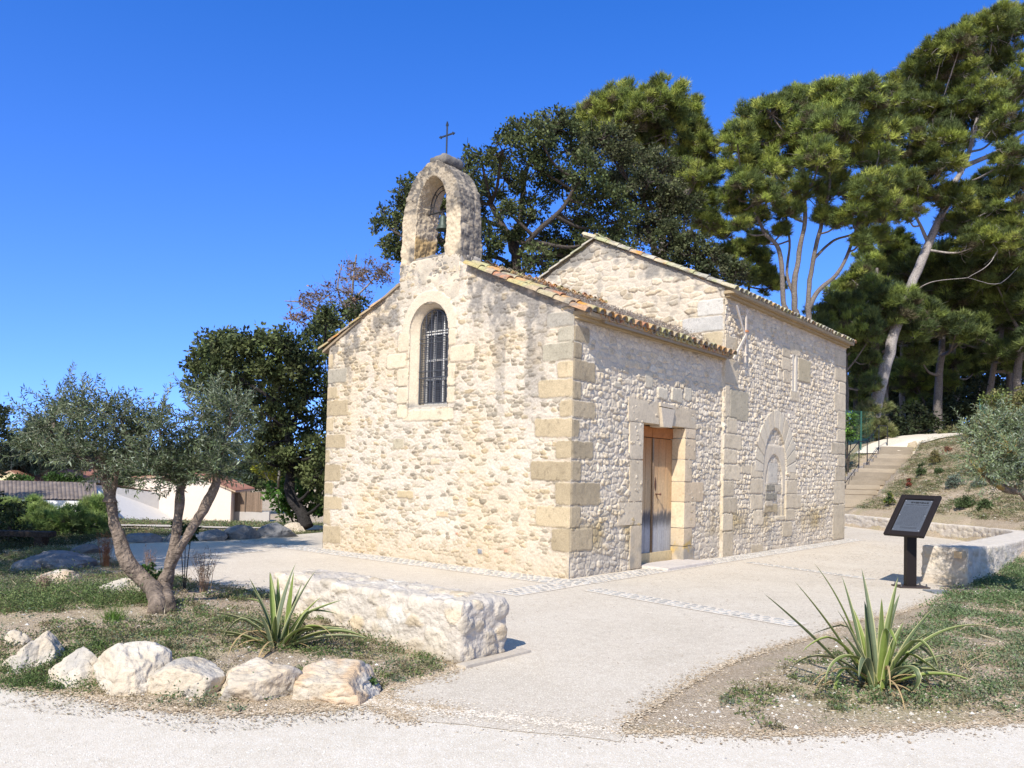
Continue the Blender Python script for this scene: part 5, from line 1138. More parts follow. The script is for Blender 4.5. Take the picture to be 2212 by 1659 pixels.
# undergrowth under the wood
def shrub(name, label, cat, group, lst, dep, pal, seed, kind='oak', dens=1.0, lsz=1.0, sub=12, spread=.6, lmat=None, twigr=.012):
    x0, y0 = np.mean([b[0] for b in lst]), max(b[1] for b in lst); b0 = ground_base(D(x0, y0, dep)); bl = B_(lst, dep, seed, spread); stems = []
    for c, r_ in bl[:4]: stems.append(([b0 - [0, 0, .1], (b0 * .5 + c * .5) + [0, 0, .05], c], (.03 + .02 * r_) * min(1, lsz) ** 1.5, .012 * min(1, lsz)))
    return tree(name, label, cat, group, b0, stems, bl, kind, pal, BK, seed, dens=dens, sub=sub, lsz=lsz, twigr=twigr, lmat=lmat, limb=False)
UND = [(.030, .042, .018), (.022, .032, .015), (.042, .055, .022)]
GU = 'dark undergrowth shrubs below the pines'
shrub('shrub', 'dark evergreen shrub in deep shade left of the forked trunk', 'shrub', GU, [(1975, 900, 30), (1950, 920, 28), (2000, 930, 32), (1965, 940, 26)], 44, UND, 101, lsz=1.6)
shrub('shrub', 'dark evergreen shrub in deep shade around the forked trunk foot', 'shrub', GU, [(2045, 880, 34), (2070, 905, 34), (2040, 930, 30), (2010, 915, 26)], 46, UND, 102, lsz=1.6)
shrub('shrub', 'dark evergreen shrub in deep shade before the wire fence', 'shrub', GU, [(2100, 860, 34), (2090, 900, 30), (2115, 885, 26), (2125, 840, 26)], 47, UND, 103, lsz=1.6)
shrub('shrub', 'low dark shrub behind the head of the stairs', 'shrub', GU, [(1925, 900, 24), (1938, 930, 26), (1915, 930, 22), (1950, 950, 20)], 42, UND, 104, lsz=1.5)
for k_, (x_, y_, d_, lb) in enumerate([(1990, 850, 60, 'blackish thicket far back under the leaning pine'), (2090, 820, 62, 'blackish thicket far back behind the forked trunk'), (2180, 830, 64, 'blackish thicket far back behind the sunny bush'), (1930, 860, 64, 'blackish thicket far back by the slender pine')]):
    shrub('shrub', lb, 'shrub', GU, [(x_ - 40, y_, 44), (x_, y_ - 15, 50), (x_ + 40, y_ + 5, 46), (x_, y_ + 45, 50), (x_ - 40, y_ + 55, 46), (x_ + 45, y_ + 50, 44)], d_, UND, 110 + k_, lsz=2.4, spread=1.5)
shrub('broom_bush', 'tall feathery yellow green broom bush beside the stairs', 'bush', None, [(1880, 895, 24), (1865, 920, 24), (1892, 925, 24), (1912, 940, 18), (1850, 935, 20), (1900, 880, 18), (1860, 900, 16)], 40.5, [(.20, .22, .08), (.16, .18, .07), (.26, .25, .12)], 120, kind='pine', dens=1.3, lsz=1.1)
shrub('shrub', 'small bright green leafy shrub against the nave corner quoins', 'shrub', None, [(1832, 905, 14), (1830, 925, 16), (1840, 940, 14), (1826, 945, 12)], 36, [(.12, .22, .04), (.06, .12, .03)], 121, lsz=1.0)
shrub('sunlit_bush', 'olive green sunlit bush on the bank at the picture edge', 'bush', None, [(2150, 880, 30), (2185, 870, 34), (2215, 880, 34), (2170, 910, 32), (2210, 920, 34), (2140, 910, 22), (2235, 850, 30)], 36, [(.13, .16, .045), (.10, .13, .04), (.17, .16, .06)], 122, lsz=1.1, dens=1.2)
shrub('shrub', 'brown green low shrub at the edge of the climbing path', 'shrub', None, [(2058, 940, 18), (2035, 948, 14), (2080, 945, 16), (2100, 938, 16)], 40.5, [(.16, .15, .07), (.10, .11, .04)], 123, lsz=1.1)

# trees on the village side
dep = 23
bl = B_([(432, 780, 30), (455, 750, 34), (490, 745, 32), (530, 745, 36), (575, 740, 34), (615, 745, 34), (650, 760, 36), (690, 735, 34), (705, 690, 26), (430, 820, 30), (465, 800, 42), (515, 795, 46), (570, 795, 48), (625, 800, 46), (680, 790, 46), (450, 850, 34), (500, 850, 44), (555, 855, 46), (610, 860, 46), (665, 855, 46), (705, 840, 36), (540, 900, 34), (590, 905, 38), (640, 915, 42), (690, 910, 40),
         (570, 945, 28), (655, 970, 38), (700, 970, 36), (620, 985, 22), (690, 1030, 34), (700, 1080, 28), (600, 1000, 26), (650, 1010, 30), (560, 985, 24), (595, 960, 28)], dep, 21, 1.8)
st = [([D(662, 1140, 22.6), D(652, 1110, 22.7), D(627, 1075, 22.8), D(622, 1040, 23), D(628, 985, 23), D(622, 930, 23), D(600, 870, 23)], .20, .09), S_([(625, 950), (580, 958, -.3), (545, 950, -.5)], 23, 7, 3), S_([(622, 930), (660, 860), (690, 800)], 23, 10, 4), S_([(600, 870), (540, 830), (490, 800)], 23, 9, 4), S_([(600, 870), (610, 800), (600, 760)], 23, 8, 4)]
tree('evergreen_oak', 'dark evergreen oak with a bent black trunk between the village and the chapel', 'tree', 'oaks around the chapel', ground_base(D(662, 1140, 22.6)), st, bl, 'oak', OAK, (.03, .027, .025), 21, dens=1.25, sub=17, lsz=1.0, twigr=.022, limbr=.07)
dep = 27
bl = B_([(655, 660, 26), (690, 645, 30), (730, 625, 32), (760, 600, 34), (790, 585, 30), (820, 590, 28), (745, 660, 30), (780, 640, 26), (640, 690, 22), (700, 690, 26)], dep, 22, 1.2)
tree('withered_tree', 'half bare tree with rust brown leaves above the low front eave', 'tree', None, ground_base(D(760, 760, dep)), [extend(S_([(765, 780), (755, 720), (760, 650), (765, 590), (770, 550)], dep, 10, 3)), S_([(755, 720), (710, 680), (660, 655), (615, 650)], dep, 6, 2), S_([(760, 650), (800, 610), (830, 570)], dep, 5, 2), S_([(758, 690), (730, 630), (738, 570)], dep, 5, 2)], bl, 'oak',
     [(.24, .14, .09), (.18, .11, .07), (.12, .09, .05)], (.22, .19, .17), 22, dens=.05, sub=11, lsz=.9, twigr=.014, dead=1, limbr=.04)
shrub('shrub', 'dark leafy treetop poking over the low front eave', 'shrub', None, [(715, 690, 30), (740, 680, 28), (700, 720, 26), (770, 670, 24)], 26, OAK, 23, lsz=1.0, twigr=.02)
dep = 25.5
tree('yellowing_tree', 'slim young tree with yellow green leaves before the cane fence', 'tree', None, GT(603, 1113), [([GT(603, 1113), D(601, 1060, dep), D(605, 1000, dep), D(612, 930, dep)], .045, .02)], B_([(585, 1000, 24), (575, 975, 16), (605, 985, 22), (590, 930, 22), (612, 925, 20), (600, 915, 16), (588, 1025, 20), (565, 1010, 14), (612, 1010, 16)], dep, 24, .5), 'oak',
     [(.26, .27, .03), (.20, .22, .03), (.32, .30, .05)], (.20, .18, .15), 24, dens=1.0, sub=12, lsz=.8, twigr=.012)
shrub('climbing_shrub', 'bright green leafy shrub growing around the bent oak trunk', 'shrub', None, [(650, 1030, 32), (600, 1065, 24), (640, 1075, 32), (672, 1060, 28), (665, 1100, 26), (615, 1095, 20), (690, 1100, 22), (632, 1110, 20)], 24.3, [(.06, .13, .025), (.045, .10, .022), (.085, .16, .03)], 25, lsz=1.4, dens=.9)
shrub('distant_tree', 'mid green tree behind the olive between house and oak', 'tree', 'village trees', [(470, 960, 42), (430, 985, 44), (510, 985, 44), (550, 1010, 34), (400, 1010, 34), (450, 1030, 40), (500, 1035, 36), (560, 960, 34), (540, 1040, 30), (360, 1000, 30)], 76, [(.06, .085, .03), (.075, .10, .035), (.045, .065, .025)], 26, lsz=2.0, spread=2, sub=14)
shrub('distant_tree', 'dark rounded tree behind the white house wall', 'tree', 'village trees', [(290, 1010, 30), (330, 1005, 34), (265, 1040, 26), (310, 1040, 30), (255, 1065, 18), (300, 960, 30)], 74, [(.05, .07, .028), (.035, .05, .022)], 27, lsz=2.0, spread=1.5)
shrub('cedar_tree', 'bluish distant conifer above the village roofs', 'tree', 'village trees', [(60, 960, 30), (90, 945, 30), (115, 970, 32), (40, 985, 26), (75, 990, 32), (135, 1000, 30), (170, 985, 26), (100, 1005, 30), (30, 1010, 22)], 88, [(.045, .075, .065), (.06, .09, .08)], 28, kind='pine', lsz=3.4, spread=2.5, dens=1.2, sub=13)
shrub('distant_tree', 'dark tree cut by the picture edge near the horizon', 'tree', 'village trees', [(-5, 890, 26), (5, 920, 22), (-10, 950, 30), (0, 985, 24), (-15, 1010, 30)], 62, [(.05, .065, .03), (.035, .05, .025)], 29, lsz=2.2, spread=1)
# large tree standing outside the view whose shade falls on the far corner of the bed
bl = [(np.array([-10.3 + x, 8.9 + y, z]), r) for x, y, z, r in [(0, 0, 7.6, 1.2), (1.2, .6, 7.9, 1.1), (.6, -1.1, 7.0, 1.1), (-.8, -.8, 6.2, 1.1), (1.5, -.2, 6.6, 1.0), (-1.6, 1.5, 6.0, 1.1), (.6, 0, 5.6, 1.0), (-.6, .9, 5.0, 1.0), (1.3, .9, 5.2, .9), (-1.7, 0, 5.0, 1.0), (-2.6, .5, 5.2, 1.0), (-1.2, -1.2, 5.2, 1.0), (-2.4, -1.2, 5.6, 1.0), (1.2, -2.6, 5.6, 1.0), (.2, -2.3, 5.2, 1.0), (1.5, -1.8, 6.4, .9), (2.1, -2.4, 5.9, .8), (.2, .3, 9.0, 1.0), (2.1, .2, 7.6, .8)]]
tree('evergreen_oak', 'oak standing just outside the view beside the flower bed', 'tree', 'oaks around the chapel', (-10.3, 8.9, float(H(-10.3, 8.9))), [([(-10.3, 8.9, -.2), (-10.2, 8.9, 2.5), (-10.3, 9, 5), (-10.1, 9.2, 7.6)], .26, .09)], bl, 'oak', OAK, BK, 30, dens=1.1, sub=14, twigr=.02)

# ------------------------------------------------------------ olives
def olive(label, base, stems, blobs, seed, shoots=34, lt=1.0, long_=1.0, bark=(.20, .155, .12), lich=None):
    root = empty('olive_tree', base, label, 'olive tree', 'olive trees'); rs_ = np.random.RandomState(seed); mb = MB(); NP = []
    for pts, r0, r1 in stems:
        P = wob(pts, r0 * .4, seed); rad = r0 + (r1 - r0) * np.linspace(0, 1, len(P)) ** .8; P = cm(P[::2], 5); rad = np.interp(np.linspace(0, 1, len(P)), np.linspace(0, 1, len(rad)), rad); rad = rad * (1 + .35 * np.exp(-np.linspace(0, 1, len(P)) * 14)); mb.tube(P, rad, 22, bark, lump=.42, seed=seed); NP += list(P[4:])
    NP = np.array(NP); LP = []; LD = []; LL = []; LW = []; LC = []
    for c, Rb in blobs:
        i = int(np.argmin(np.linalg.norm(NP - c, axis=1) + np.maximum(0, NP[:, 2] - c[2]))); st = NP[i]
        mb.tube(wob([st, (st + c) / 2 + rs_.randn(3) * .04, c], .03, seed), np.linspace(.022, .008, 13), 6, bark, cap=False)
        for k in range(shoots):
            d = rnd_dir(1, rs_)[0]; d[2] = d[2] * .8 + .30; d /= np.linalg.norm(d); s = c + d * Rb * (.15 + .5 * rs_.rand()); L = (.14 + .20 * rs_.rand()) * long_ * (1.5 if rs_.rand() < .12 and d[2] > .3 else 1)
            bend = rs_.randn(3) * .3; n = int(L / .011); t = np.linspace(.08, 1, n)[:, None]; dd = d + np.array([0, 0, .35]) * t[:1]; P = s + (d * t + (bend * .3 + np.array([0, 0, .12])) * t * t) * L
            mb.tube([s, P[n // 2], P[-1]], [.004, .003, .0015], 3, (.20, .20, .14), cap=False)
            sd_ = rnd_dir(1, rs_)[0]; sd_ = np.cross(d, sd_); sd_ /= np.linalg.norm(sd_); s2 = np.cross(d, sd_); a = np.where(np.arange(n) % 2 == 0, 0, math.pi) + (np.arange(n) // 2 % 2) * math.pi / 2 + rs_.randn(n) * .4
            dr = d * .75 + np.cos(a)[:, None] * sd_ + np.sin(a)[:, None] * s2 + rs_.randn(n, 3) * .2
            LP.append(P); LD.append(dr); LL.append(.054 * (.7 + .6 * rs_.rand(n))); LW.append(.0135 * (.8 + .5 * rs_.rand(n)))
            b = np.array([(.085, .112, .05), (.12, .15, .08), (.062, .085, .036), (.11, .135, .06)][rs_.randint(4)]) * (.8 + .45 * rs_.rand()); cc = b * (.75 + .5 * rs_.rand(n, 1))
            cc = cc * lt; gr = rs_.rand(n) < .10 * lt ** 1.5; cc[gr] = np.array((.27, .31, .22)) * (.8 + .4 * rs_.rand(gr.sum(), 1)); LC.append(cc)
    V, F = leafquads(np.vstack(LP), np.vstack(LD), np.concatenate(LL), np.concatenate(LW), rs_)
    Vb = np.vstack(mb.v); cb = np.vstack(mb.c) * (1 + .3 * fbm(Vb * 9, seed, 3))[:, None]; cb = mix(cb, cb * .35, (ss(.5, .2, Vb[:, 2]) * ss(-.2, .3, fbm(Vb * 5, 3, 3)) * .8)[:, None])
    if lich: cb = mix(cb, np.array((.45, .30, .08)), (.8 * ss(.05, .25, fbm(Vb * 7, 8, 3)))[:, None])
    mb.v = [Vb]; mb.c = [np.clip(cb, .01, 1)]
    place(mb.build('trunk', M['bark'], smooth=True), root); place(mesh_np('crown', V, F, M['olive'], None, np.repeat(np.vstack(LC), 4, 0)), root); return root
dep = 8.35; ob = GT(337, 1325)
st = [([ob + [-.03, .12, -.15], ob + [-.02, .1, .08], D(316, 1262, dep), D(272, 1215, dep), D(248, 1150, dep), D(238, 1090, dep), D(224, 1030, dep), D(215, 985, dep)], .098, .044),
      ([ob + [.10, .1, -.1], ob + [.07, .1, .10], D(354, 1262, dep), D(376, 1190, dep), D(380, 1120, dep), D(388, 1055, dep), D(384, 1000, dep)], .078, .036),
      ([D(352, 1262, dep), D(372, 1215, dep - .05), D(402, 1160, dep - .1), D(440, 1095, dep - .1), D(465, 1045, dep - .1), D(470, 985, dep)], .062, .036),
      ([D(238, 1085, dep), D(242, 1040, dep), D(262, 990, dep), D(285, 960, dep)], .055, .026), ([D(224, 1030, dep), D(180, 985, dep - .1), D(120, 950, dep - .1)], .045, .018)]
bl = B_([(105, 925, 30), (90, 960, 26), (125, 885, 26), (150, 930, 34), (130, 975, 30), (175, 890, 32), (200, 930, 36), (165, 985, 30), (215, 895, 32), (235, 960, 36), (260, 905, 34), (280, 945, 36), (300, 985, 34), (310, 915, 32), (345, 930, 30), (340, 985, 36), (365, 1020, 30), (320, 1020, 28), (250, 1000, 30), (210, 1000, 26),
         (420, 960, 34), (430, 910, 30), (440, 1000, 34), (455, 870, 26), (480, 910, 32), (480, 960, 34), (500, 885, 26), (515, 925, 26), (470, 1020, 28), (415, 1015, 26), (500, 1000, 24), (70, 975, 18), (380, 1045, 18)], dep, 31, .55, .86)
olive('grey green olive tree with three bare bent stems in the flower bed', ob, st, bl, 31, shoots=34)
dep = 10.9
st = [([np.array([7.3, 11.0, .1]), D(2225, 1090, 11), D(2180, 1058, 11), D(2145, 1040, dep), D(2120, 1010, dep)], .07, .03), ([np.array([7.3, 11.0, .1]), D(2235, 1060, 11.1), D(2205, 1010, 11.1), D(2190, 970, 11)], .07, .03), ([D(2145, 1040, dep), D(2110, 1015, dep - .2), D(2095, 990, dep - .2)], .028, .015)]
bl = B_([(2105, 955, 24), (2120, 985, 26), (2135, 940, 26), (2160, 960, 28), (2150, 1000, 28), (2180, 930, 24), (2190, 970, 30), (2185, 1010, 26), (2215, 945, 28), (2215, 990, 30), (2125, 1020, 18), (2160, 1030, 18), (2240, 970, 30), (2250, 930, 26), (2260, 1000, 26), (2150, 915, 14), (2200, 1030, 16)], dep, 32, .45)
olive('silvery olive bush leaning in from the picture edge', (7.3, 11.0, 0), st, bl, 32, shoots=52, lich=1, lt=1.75)

# ------------------------------------------------------------ sword leaved plants
def blade(mb, base, az, L, el0, curve, w, col, seed, dry=False, fold=.35, kink=None):
    n = 17; L = L * (.88 + .24 * hsh(seed, 11)); curve = curve + .35 * (hsh(seed, 12) ** 3); az = az + .3 * (hsh(seed, 13) - .5)
    if kink is None and not dry and hsh(seed, 14) < .22: kink = (.45 + .3 * hsh(seed, 15), .6 + 1.0 * hsh(seed, 16))
    t = np.linspace(0, 1, n); e = el0 - curve * t ** 1.6
    if kink is not None: e = e - kink[1] * ss(kink[0] - .08, kink[0] + .08, t)
    h = np.array([math.cos(az), math.sin(az), 0]); P = [np.array(base, float)]
    for k in range(1, n): P.append(P[-1] + (h * math.cos(e[k]) + UZ * math.sin(e[k])) * L / (n - 1))
    P = np.array(P); sd_ = np.array([-math.sin(az), math.cos(az), 0]); tw = .5 * (hsh(seed, 3) - .5) * t
    up_ = np.stack([-np.sin(e) * h[0], -np.sin(e) * h[1], np.cos(e)], -1); sdv = sd_[None] * np.cos(tw)[:, None] + up_ * np.sin(tw)[:, None]
    ww = w * np.minimum(1, (t * 6 + .6)) * np.clip((1 - t) * 2.2, 0, 1) ** .7; offs = np.array([-1, -.72, -.3, 0, .3, .72, 1]); V = []; C = []
    edge = np.array((.58, .54, .26)) if not dry else np.array(col) * .9
    for k in range(n):
        for o_ in offs: V.append(P[k] + sdv[k] * o_ * ww[k] / 2 + up_[k] * abs(o_) * ww[k] * fold); C.append(edge if abs(o_) > .9 else (np.array(col) * (.75 if o_ == 0 else 1)))
    i = np.arange(n - 1)[:, None] * 7; j = np.arange(6)[None]; mb.add(V, np.stack([i + j, i + j + 1, i + 8 + j, i + 7 + j], -1).reshape(-1, 4), np.array(C))
def phormium(label, base, seed, spec, ndry):
    root = empty('sword_leaf_plant', base, label, 'plant', 'sword leaved plants'); rs_ = np.random.RandomState(seed); mb = MB(); base = np.array(base, float)
    for k, s in enumerate(spec):
        az, L, el, cv, w = s[:5]; col = [(.14, .18, .05), (.11, .145, .06), (.20, .26, .055), (.14, .17, .09)][k % 4]; w *= 1.22; L *= .94
        p = base + np.array([math.cos(az), math.sin(az), 0]) * (.02 + .06 * rs_.rand()) + rs_.randn(3) * [.025, .025, 0]
        blade(mb, p, az, L, el, cv, w, col, seed * 100 + k, kink=s[5] if len(s) > 5 else None)
    place(mb.build('green_blades', M['blade'], smooth=True), root); mb = MB()
    for k in range(ndry):
        az = rs_.rand() * 6.28; blade(mb, base + rs_.randn(3) * [.04, .04, 0], az, .35 + .4 * rs_.rand(), .9 * rs_.rand() + .2, 1.5 + rs_.rand(), .014 + .012 * rs_.rand(), (.42, .30, .15), k + 900, True, .1)
    place(mb.build('dry_blades', M['straw'], smooth=True), root); return root
pi = math.pi
pb = GT(603, 1398)
sp = [(pi * .86, .74, 1.15, .12, .045), (pi * .95, .62, 1.30, .1, .042), (pi * .72, .66, 1.35, .05, .042), (1.1, .76, 1.36, .1, .045), (.35, .60, 1.15, .15, .042), (.1, .66, 1.22, .5, .042, (.6, .9)), (.6, .55, 1.0, .2, .045), (pi, .62, .75, .75, .045), (pi * 1.06, .60, .48, .35, .05), (pi * .98, .62, .25, .10, .045),
      (-.05, .58, .9, 1.7, .045), (-.35, .78, .35, .3, .055), (-.15, .74, .5, .9, .05), (.05, .60, .75, .4, .05, (.35, .5)), (2.2, .5, 1.2, .1, .04), (4.2, .45, 1.2, .3, .04), (5.0, .4, 1.1, .4, .04), (3.6, .5, 1.0, .8, .042), (1.8, .6, 1.25, .1, .04), (.9, .55, 1.3, .1, .038), (2.7, .58, 1.2, .15, .04), (.0, .7, .62, .15, .045, (.5, .5)), (1.4, .74, 1.4, .02, .04), (.5, .76, 1.25, .05, .042), (2.4, .72, 1.25, .05, .04), (3.3, .7, .9, .9, .04), (5.6, .5, .9, .9, .04)]
phormium('spiky sword leaved plant in the flower bed before the stone bench', pb, 41, sp, 16)
pb = GT(1893, 1488)
sp = [(pi * .93, .92, 1.02, .12, .040), (pi * 1.0, .95, .78, .08, .042), (pi * .85, .98, 1.32, .1, .034), (pi * .6, .92, 1.42, .04, .045), (.5, .84, 1.32, .1, .045), (.2, .82, 1.12, .1, .048), (.05, .74, 1.05, .12, .05), (.25, .90, 1.05, 1.1, .042), (-.1, .98, 1.0, 1.0, .036), (.0, .7, .62, .35, .045), (pi * 1.02, .72, 1.15, 1.2, .042, (.7, .7)), (pi * .97, .85, .9, 1.7, .04),
      (pi * 1.1, .70, 1.2, 2.6, .042), (1.3, .72, 1.45, .2, .05), (4.6, .66, 1.4, .3, .05, (.75, 1.6)), (4.0, .62, 1.35, 2.4, .045), (5.4, .70, 1.3, 1.0, .05, (.7, 1.5)), (2.2, .8, 1.35, .1, .04), (1.9, .7, 1.3, .1, .045), (.8, .8, 1.25, .3, .045), (5.8, .6, 1.1, .2, .048), (3.5, .62, 1.15, .2, .045), (4.9, .5, 1.4, .1, .045), (2.9, .62, 1.3, .3, .042), (.35, .6, 1.3, .1, .05), (6.0, .66, .8, 1.6, .04), (-.3, .72, .55, .8, .04), (2.6, .9, 1.2, .25, .035),
      (1.0, .66, 1.5, .05, .045), (5.1, .62, 1.2, 2.6, .045), (3.3, .8, .7, .9, .036)]
phormium('larger spiky sword leaved plant at the edge of the paving near the sign', pb, 43, sp, 40)

# ------------------------------------------------------------ bushes on the bank
GH = 'young shrubs planted on the bank'
def bankbush(px, py, w, h, label, pal, seed, lsz=.7, kind='oak', dens=1.2):
    p = GT(px, py); dpt = p[1]; lst = [(px, py - h * .35, w * .42), (px - w * .25, py - h * .3, w * .3), (px + w * .25, py - h * .3, w * .3), (px, py - h * .7, w * .3)]
    return shrub('young_shrub', label, 'shrub', GH, lst, dpt, pal, seed, kind=kind, dens=dens, lsz=lsz, sub=9, spread=.12, twigr=.006)
GR = [(.07, .10, .04), (.09, .13, .05)]; SIL = [(.14, .18, .13), (.18, .22, .17)]; YB = [(.22, .18, .07), (.15, .14, .05)]
for a in [((330 / 1.8433), 0)]: pass
def Z7(x, y): return ((3000 + x / 1.8433) / 1.734, (1400 + y / 1.8433) / 1.734)
for i_, (x, y, w, h, lb, pal, ls) in enumerate([(612, 915, 34, 60, 'narrow green shrub with a yellow tip beside the stairs', [(.05, .09, .03), (.20, .22, .04)], .7), (745, 790, 16, 42, 'small red brown seedling on the bank', [(.22, .06, .035)], .6),
      (832, 710, 34, 58, 'upright dull green shrub in the middle of the bank', GR, .7), (925, 630, 40, 60, 'ochre tinted shrub near the climbing path', YB, .7), (1065, 785, 62, 40, 'silvery rounded shrub on the bank', SIL, .7),
      (1128, 925, 62, 38, 'green cushion shrub low on the bank', GR, .7), (1270, 940, 50, 28, 'small green cushion shrub below the olive bush', GR, .7), (1230, 780, 45, 30, 'faint grey green shrub beside the olive bush', SIL, .7), (955, 690, 30, 18, 'low green tuft behind the upright shrub', GR, .7), (1010, 545, 30, 18, 'low reddish shrub by the climbing path', [(.24, .12, .07)], .7)]):
    px, py = Z7(x, y); bankbush(px, py, w * .94 / 1.0 * .55 * 1.06 * 1.0, h * .6, lb, pal, 140 + i_, ls * .8)
# roadside bush mass on the village side
def big_bush():
    rs_ = np.random.RandomState(9); lst = []
    for k in range(26): lst.append((rs_.rand() * 250 - 25, 1100 + 50 * rs_.rand(), 20 + 10 * rs_.rand()))
    return shrub('roadside_bush', 'wide feathery green bush in front of the dark garage roofs', 'bush', None, lst, 17.8, [(.22, .30, .08), (.17, .25, .07), (.28, .35, .11)], 131, kind='pine', dens=2.4, lsz=.62, sub=14, spread=.9)
big_bush()
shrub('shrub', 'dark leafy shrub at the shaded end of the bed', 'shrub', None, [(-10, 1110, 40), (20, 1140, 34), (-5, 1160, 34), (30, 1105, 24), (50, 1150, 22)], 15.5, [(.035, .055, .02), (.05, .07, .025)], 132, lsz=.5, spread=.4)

# ------------------------------------------------------------ village houses
def Z1(x, y): return (x / 1.7696 / 1.734, (1350 + y / 1.7696) / 1.734)
def ZH(x, y): return (x / 3.318 / 1.734, (1700 + y / 3.318) / 1.734)
def tilecol(P, base, s): return np.array(base) * np.ones(P.shape) * (1 + .3 * fbm(P * 1.6, s, 4))[..., None]
def roofplane(mb, A, B, C_, D_, base, seed, pitch=.30, over=.0):
    """tiled plane: A,B along the ridge; D_,C_ along the eave; corrugated in geometry"""
    A, B, C_, D_ = [np.array(q, float) for q in (A, B, C_, D_)]; w = np.linalg.norm(B - A); n = max(8, int(w / pitch * 4)); m = 14
    s = np.linspace(0, 1, n + 1); t = np.linspace(0, 1, m + 1); Sg, Tg = np.meshgrid(s, t); P = (A + (B - A) * Sg[..., None]) * (1 - Tg[..., None]) + (D_ + (C_ - D_) * Sg[..., None]) * Tg[..., None]
    nrm = np.cross(B - A, D_ - A); nrm /= np.linalg.norm(nrm); nrm *= np.sign(nrm[2] + 1e-9)
    P = P + nrm * (.045 * np.abs(np.sin(Sg * n / 4 * math.pi)) + .03 * (Tg * m * 1.0 % 1))[..., None]
    c = tilecol(P, base, seed) * (.8 + .4 * hsh(np.floor(Sg * n / 4), np.floor(Tg * m), 3, seed))[..., None]
    i = np.arange(m)[:, None] * (n + 1); j = np.arange(n)[None]; mb.add(P.reshape(-1, 3), np.stack([i + j, i + j + 1, i + n + 2 + j, i + n + 1 + j], -1).reshape(-1, 4), c.reshape(-1, 3))
def house(label, gl, ap, gr, d1, far, d2, wallc, roofc, seed, chim=None, extra=None):
    """gl, ap, gr: pixels of left eave, apex, right eave on the gable at distance d1; far: pixel of far ridge end at d2"""
    E1, Ap, E2 = D(*gl, d1), D(*ap, d1), D(*gr, d1); ev = D(*far, d2) - Ap; ev[2] = 0
    zb = min(float(H(E1[0], E1[1])), float(H(E2[0], E2[1]))) - .4; root = empty('house', (Ap[0], Ap[1], zb + .4), label, 'house', 'village houses')
    g = lambda p: np.array([p[0], p[1], zb]); mb = MB(); mb.prism([g(E1), E1 - [0, 0, .04], Ap - [0, 0, .04], E2 - [0, 0, .04], g(E2)], ev, wallc); place(mb.build('wall', M['paint']), root)
    o1 = (E1 - Ap) / np.linalg.norm(E1 - Ap) * .35; o2 = (E2 - Ap) / np.linalg.norm(E2 - Ap) * .35; f = -ev / np.linalg.norm(ev) * .15; mb = MB()
    for E_, o_, s in ((E1, o1, 1), (E2, o2, 2)):
        roofplane(mb, Ap + f, Ap + ev - f, E_ + o_ + ev - f, E_ + o_ + f, roofc, seed + s)
        mb.prism([Ap + f - [0, 0, .01], E_ + o_ + f - [0, 0, .01], E_ + o_ + f - [0, 0, .12], Ap + f - [0, 0, .12]], ev - 2 * f, (.45, .32, .22))
    rf = place(mb.build('roof', M['tile']), root)
    for (t, hx) in (chim or []):
        p = Ap + ev * t; mb = MB(); mb.box(p + [0, 0, hx / 2], (.5, .5, hx), None, (.55, .48, .38), .02); mb.box(p + [0, 0, hx], (.62, .62, .08), None, (.45, .3, .22), .01); mb.build('chimney', M['paint'], rf)
    return root, E1, Ap, E2, ev, rf
cream = (.62, .52, .42)
house('cream house with a blank gable wall beyond the path', (292, 1031), (418, 1022), (500, 1056), 60, (468, 1022), 67, (.68, .58, .49), (.34, .16, .105), 1)
r_, E1, Ap, E2, ev, rf = house('yellow cream gabled house with an aerial behind the garage roofs', ZH(-40, 275), ZH(130, 208), ZH(320, 318), 86, ZH(510, 214), 95, (.62, .54, .33), (.30, .16, .11), 2, [(.55, .9)])
mb = MB(); p = Ap + ev * .02; mb.tube([p, p + [0, 0, 3.0]], .03, 5, (.1, .1, .1)); mb.tube([p + [-.4, 0, 2.9], p + [.4, 0, 2.9]], .02, 4, (.1, .1, .1)); mb.build('aerial', M['metal'], rf)
r_, E1, Ap, E2, ev, rf = house('cream house with a satellite dish and long pinkish tiled roof', ZH(515, 240), ZH(640, 186), ZH(740, 270), 92, ZH(1150, 190), 97, (.60, .52, .38), (.36, .17, .12), 3, [(.7, .8)])
mb = MB(); c_ = D(*ZH(565, 180), 90); V = [c_ + np.array([.75 * math.cos(a) * q, .1 * (1 - q) * 2, .75 * math.sin(a) * q]) for q in (0.02, .5, 1) for a in np.arange(16) / 16 * 2 * math.pi]
i = np.arange(2)[:, None] * 16; j = np.arange(16)[None]; k = (j + 1) % 16; mb.add(V, np.stack([i + j, i + k, i + 16 + k, i + 16 + j], -1).reshape(-1, 4), (.5, .52, .55)); mb.tube([c_, c_ + [.1, .3, -1.4]], .05, 6, (.3, .3, .3)); mb.build('satellite_dish', M['plain'], rf)
house('small tiled house end cut by the picture edge', ZH(-120, 240), ZH(-30, 190), ZH(80, 235), 105, ZH(30, 188), 112, (.62, .55, .42), (.42, .28, .2), 4)
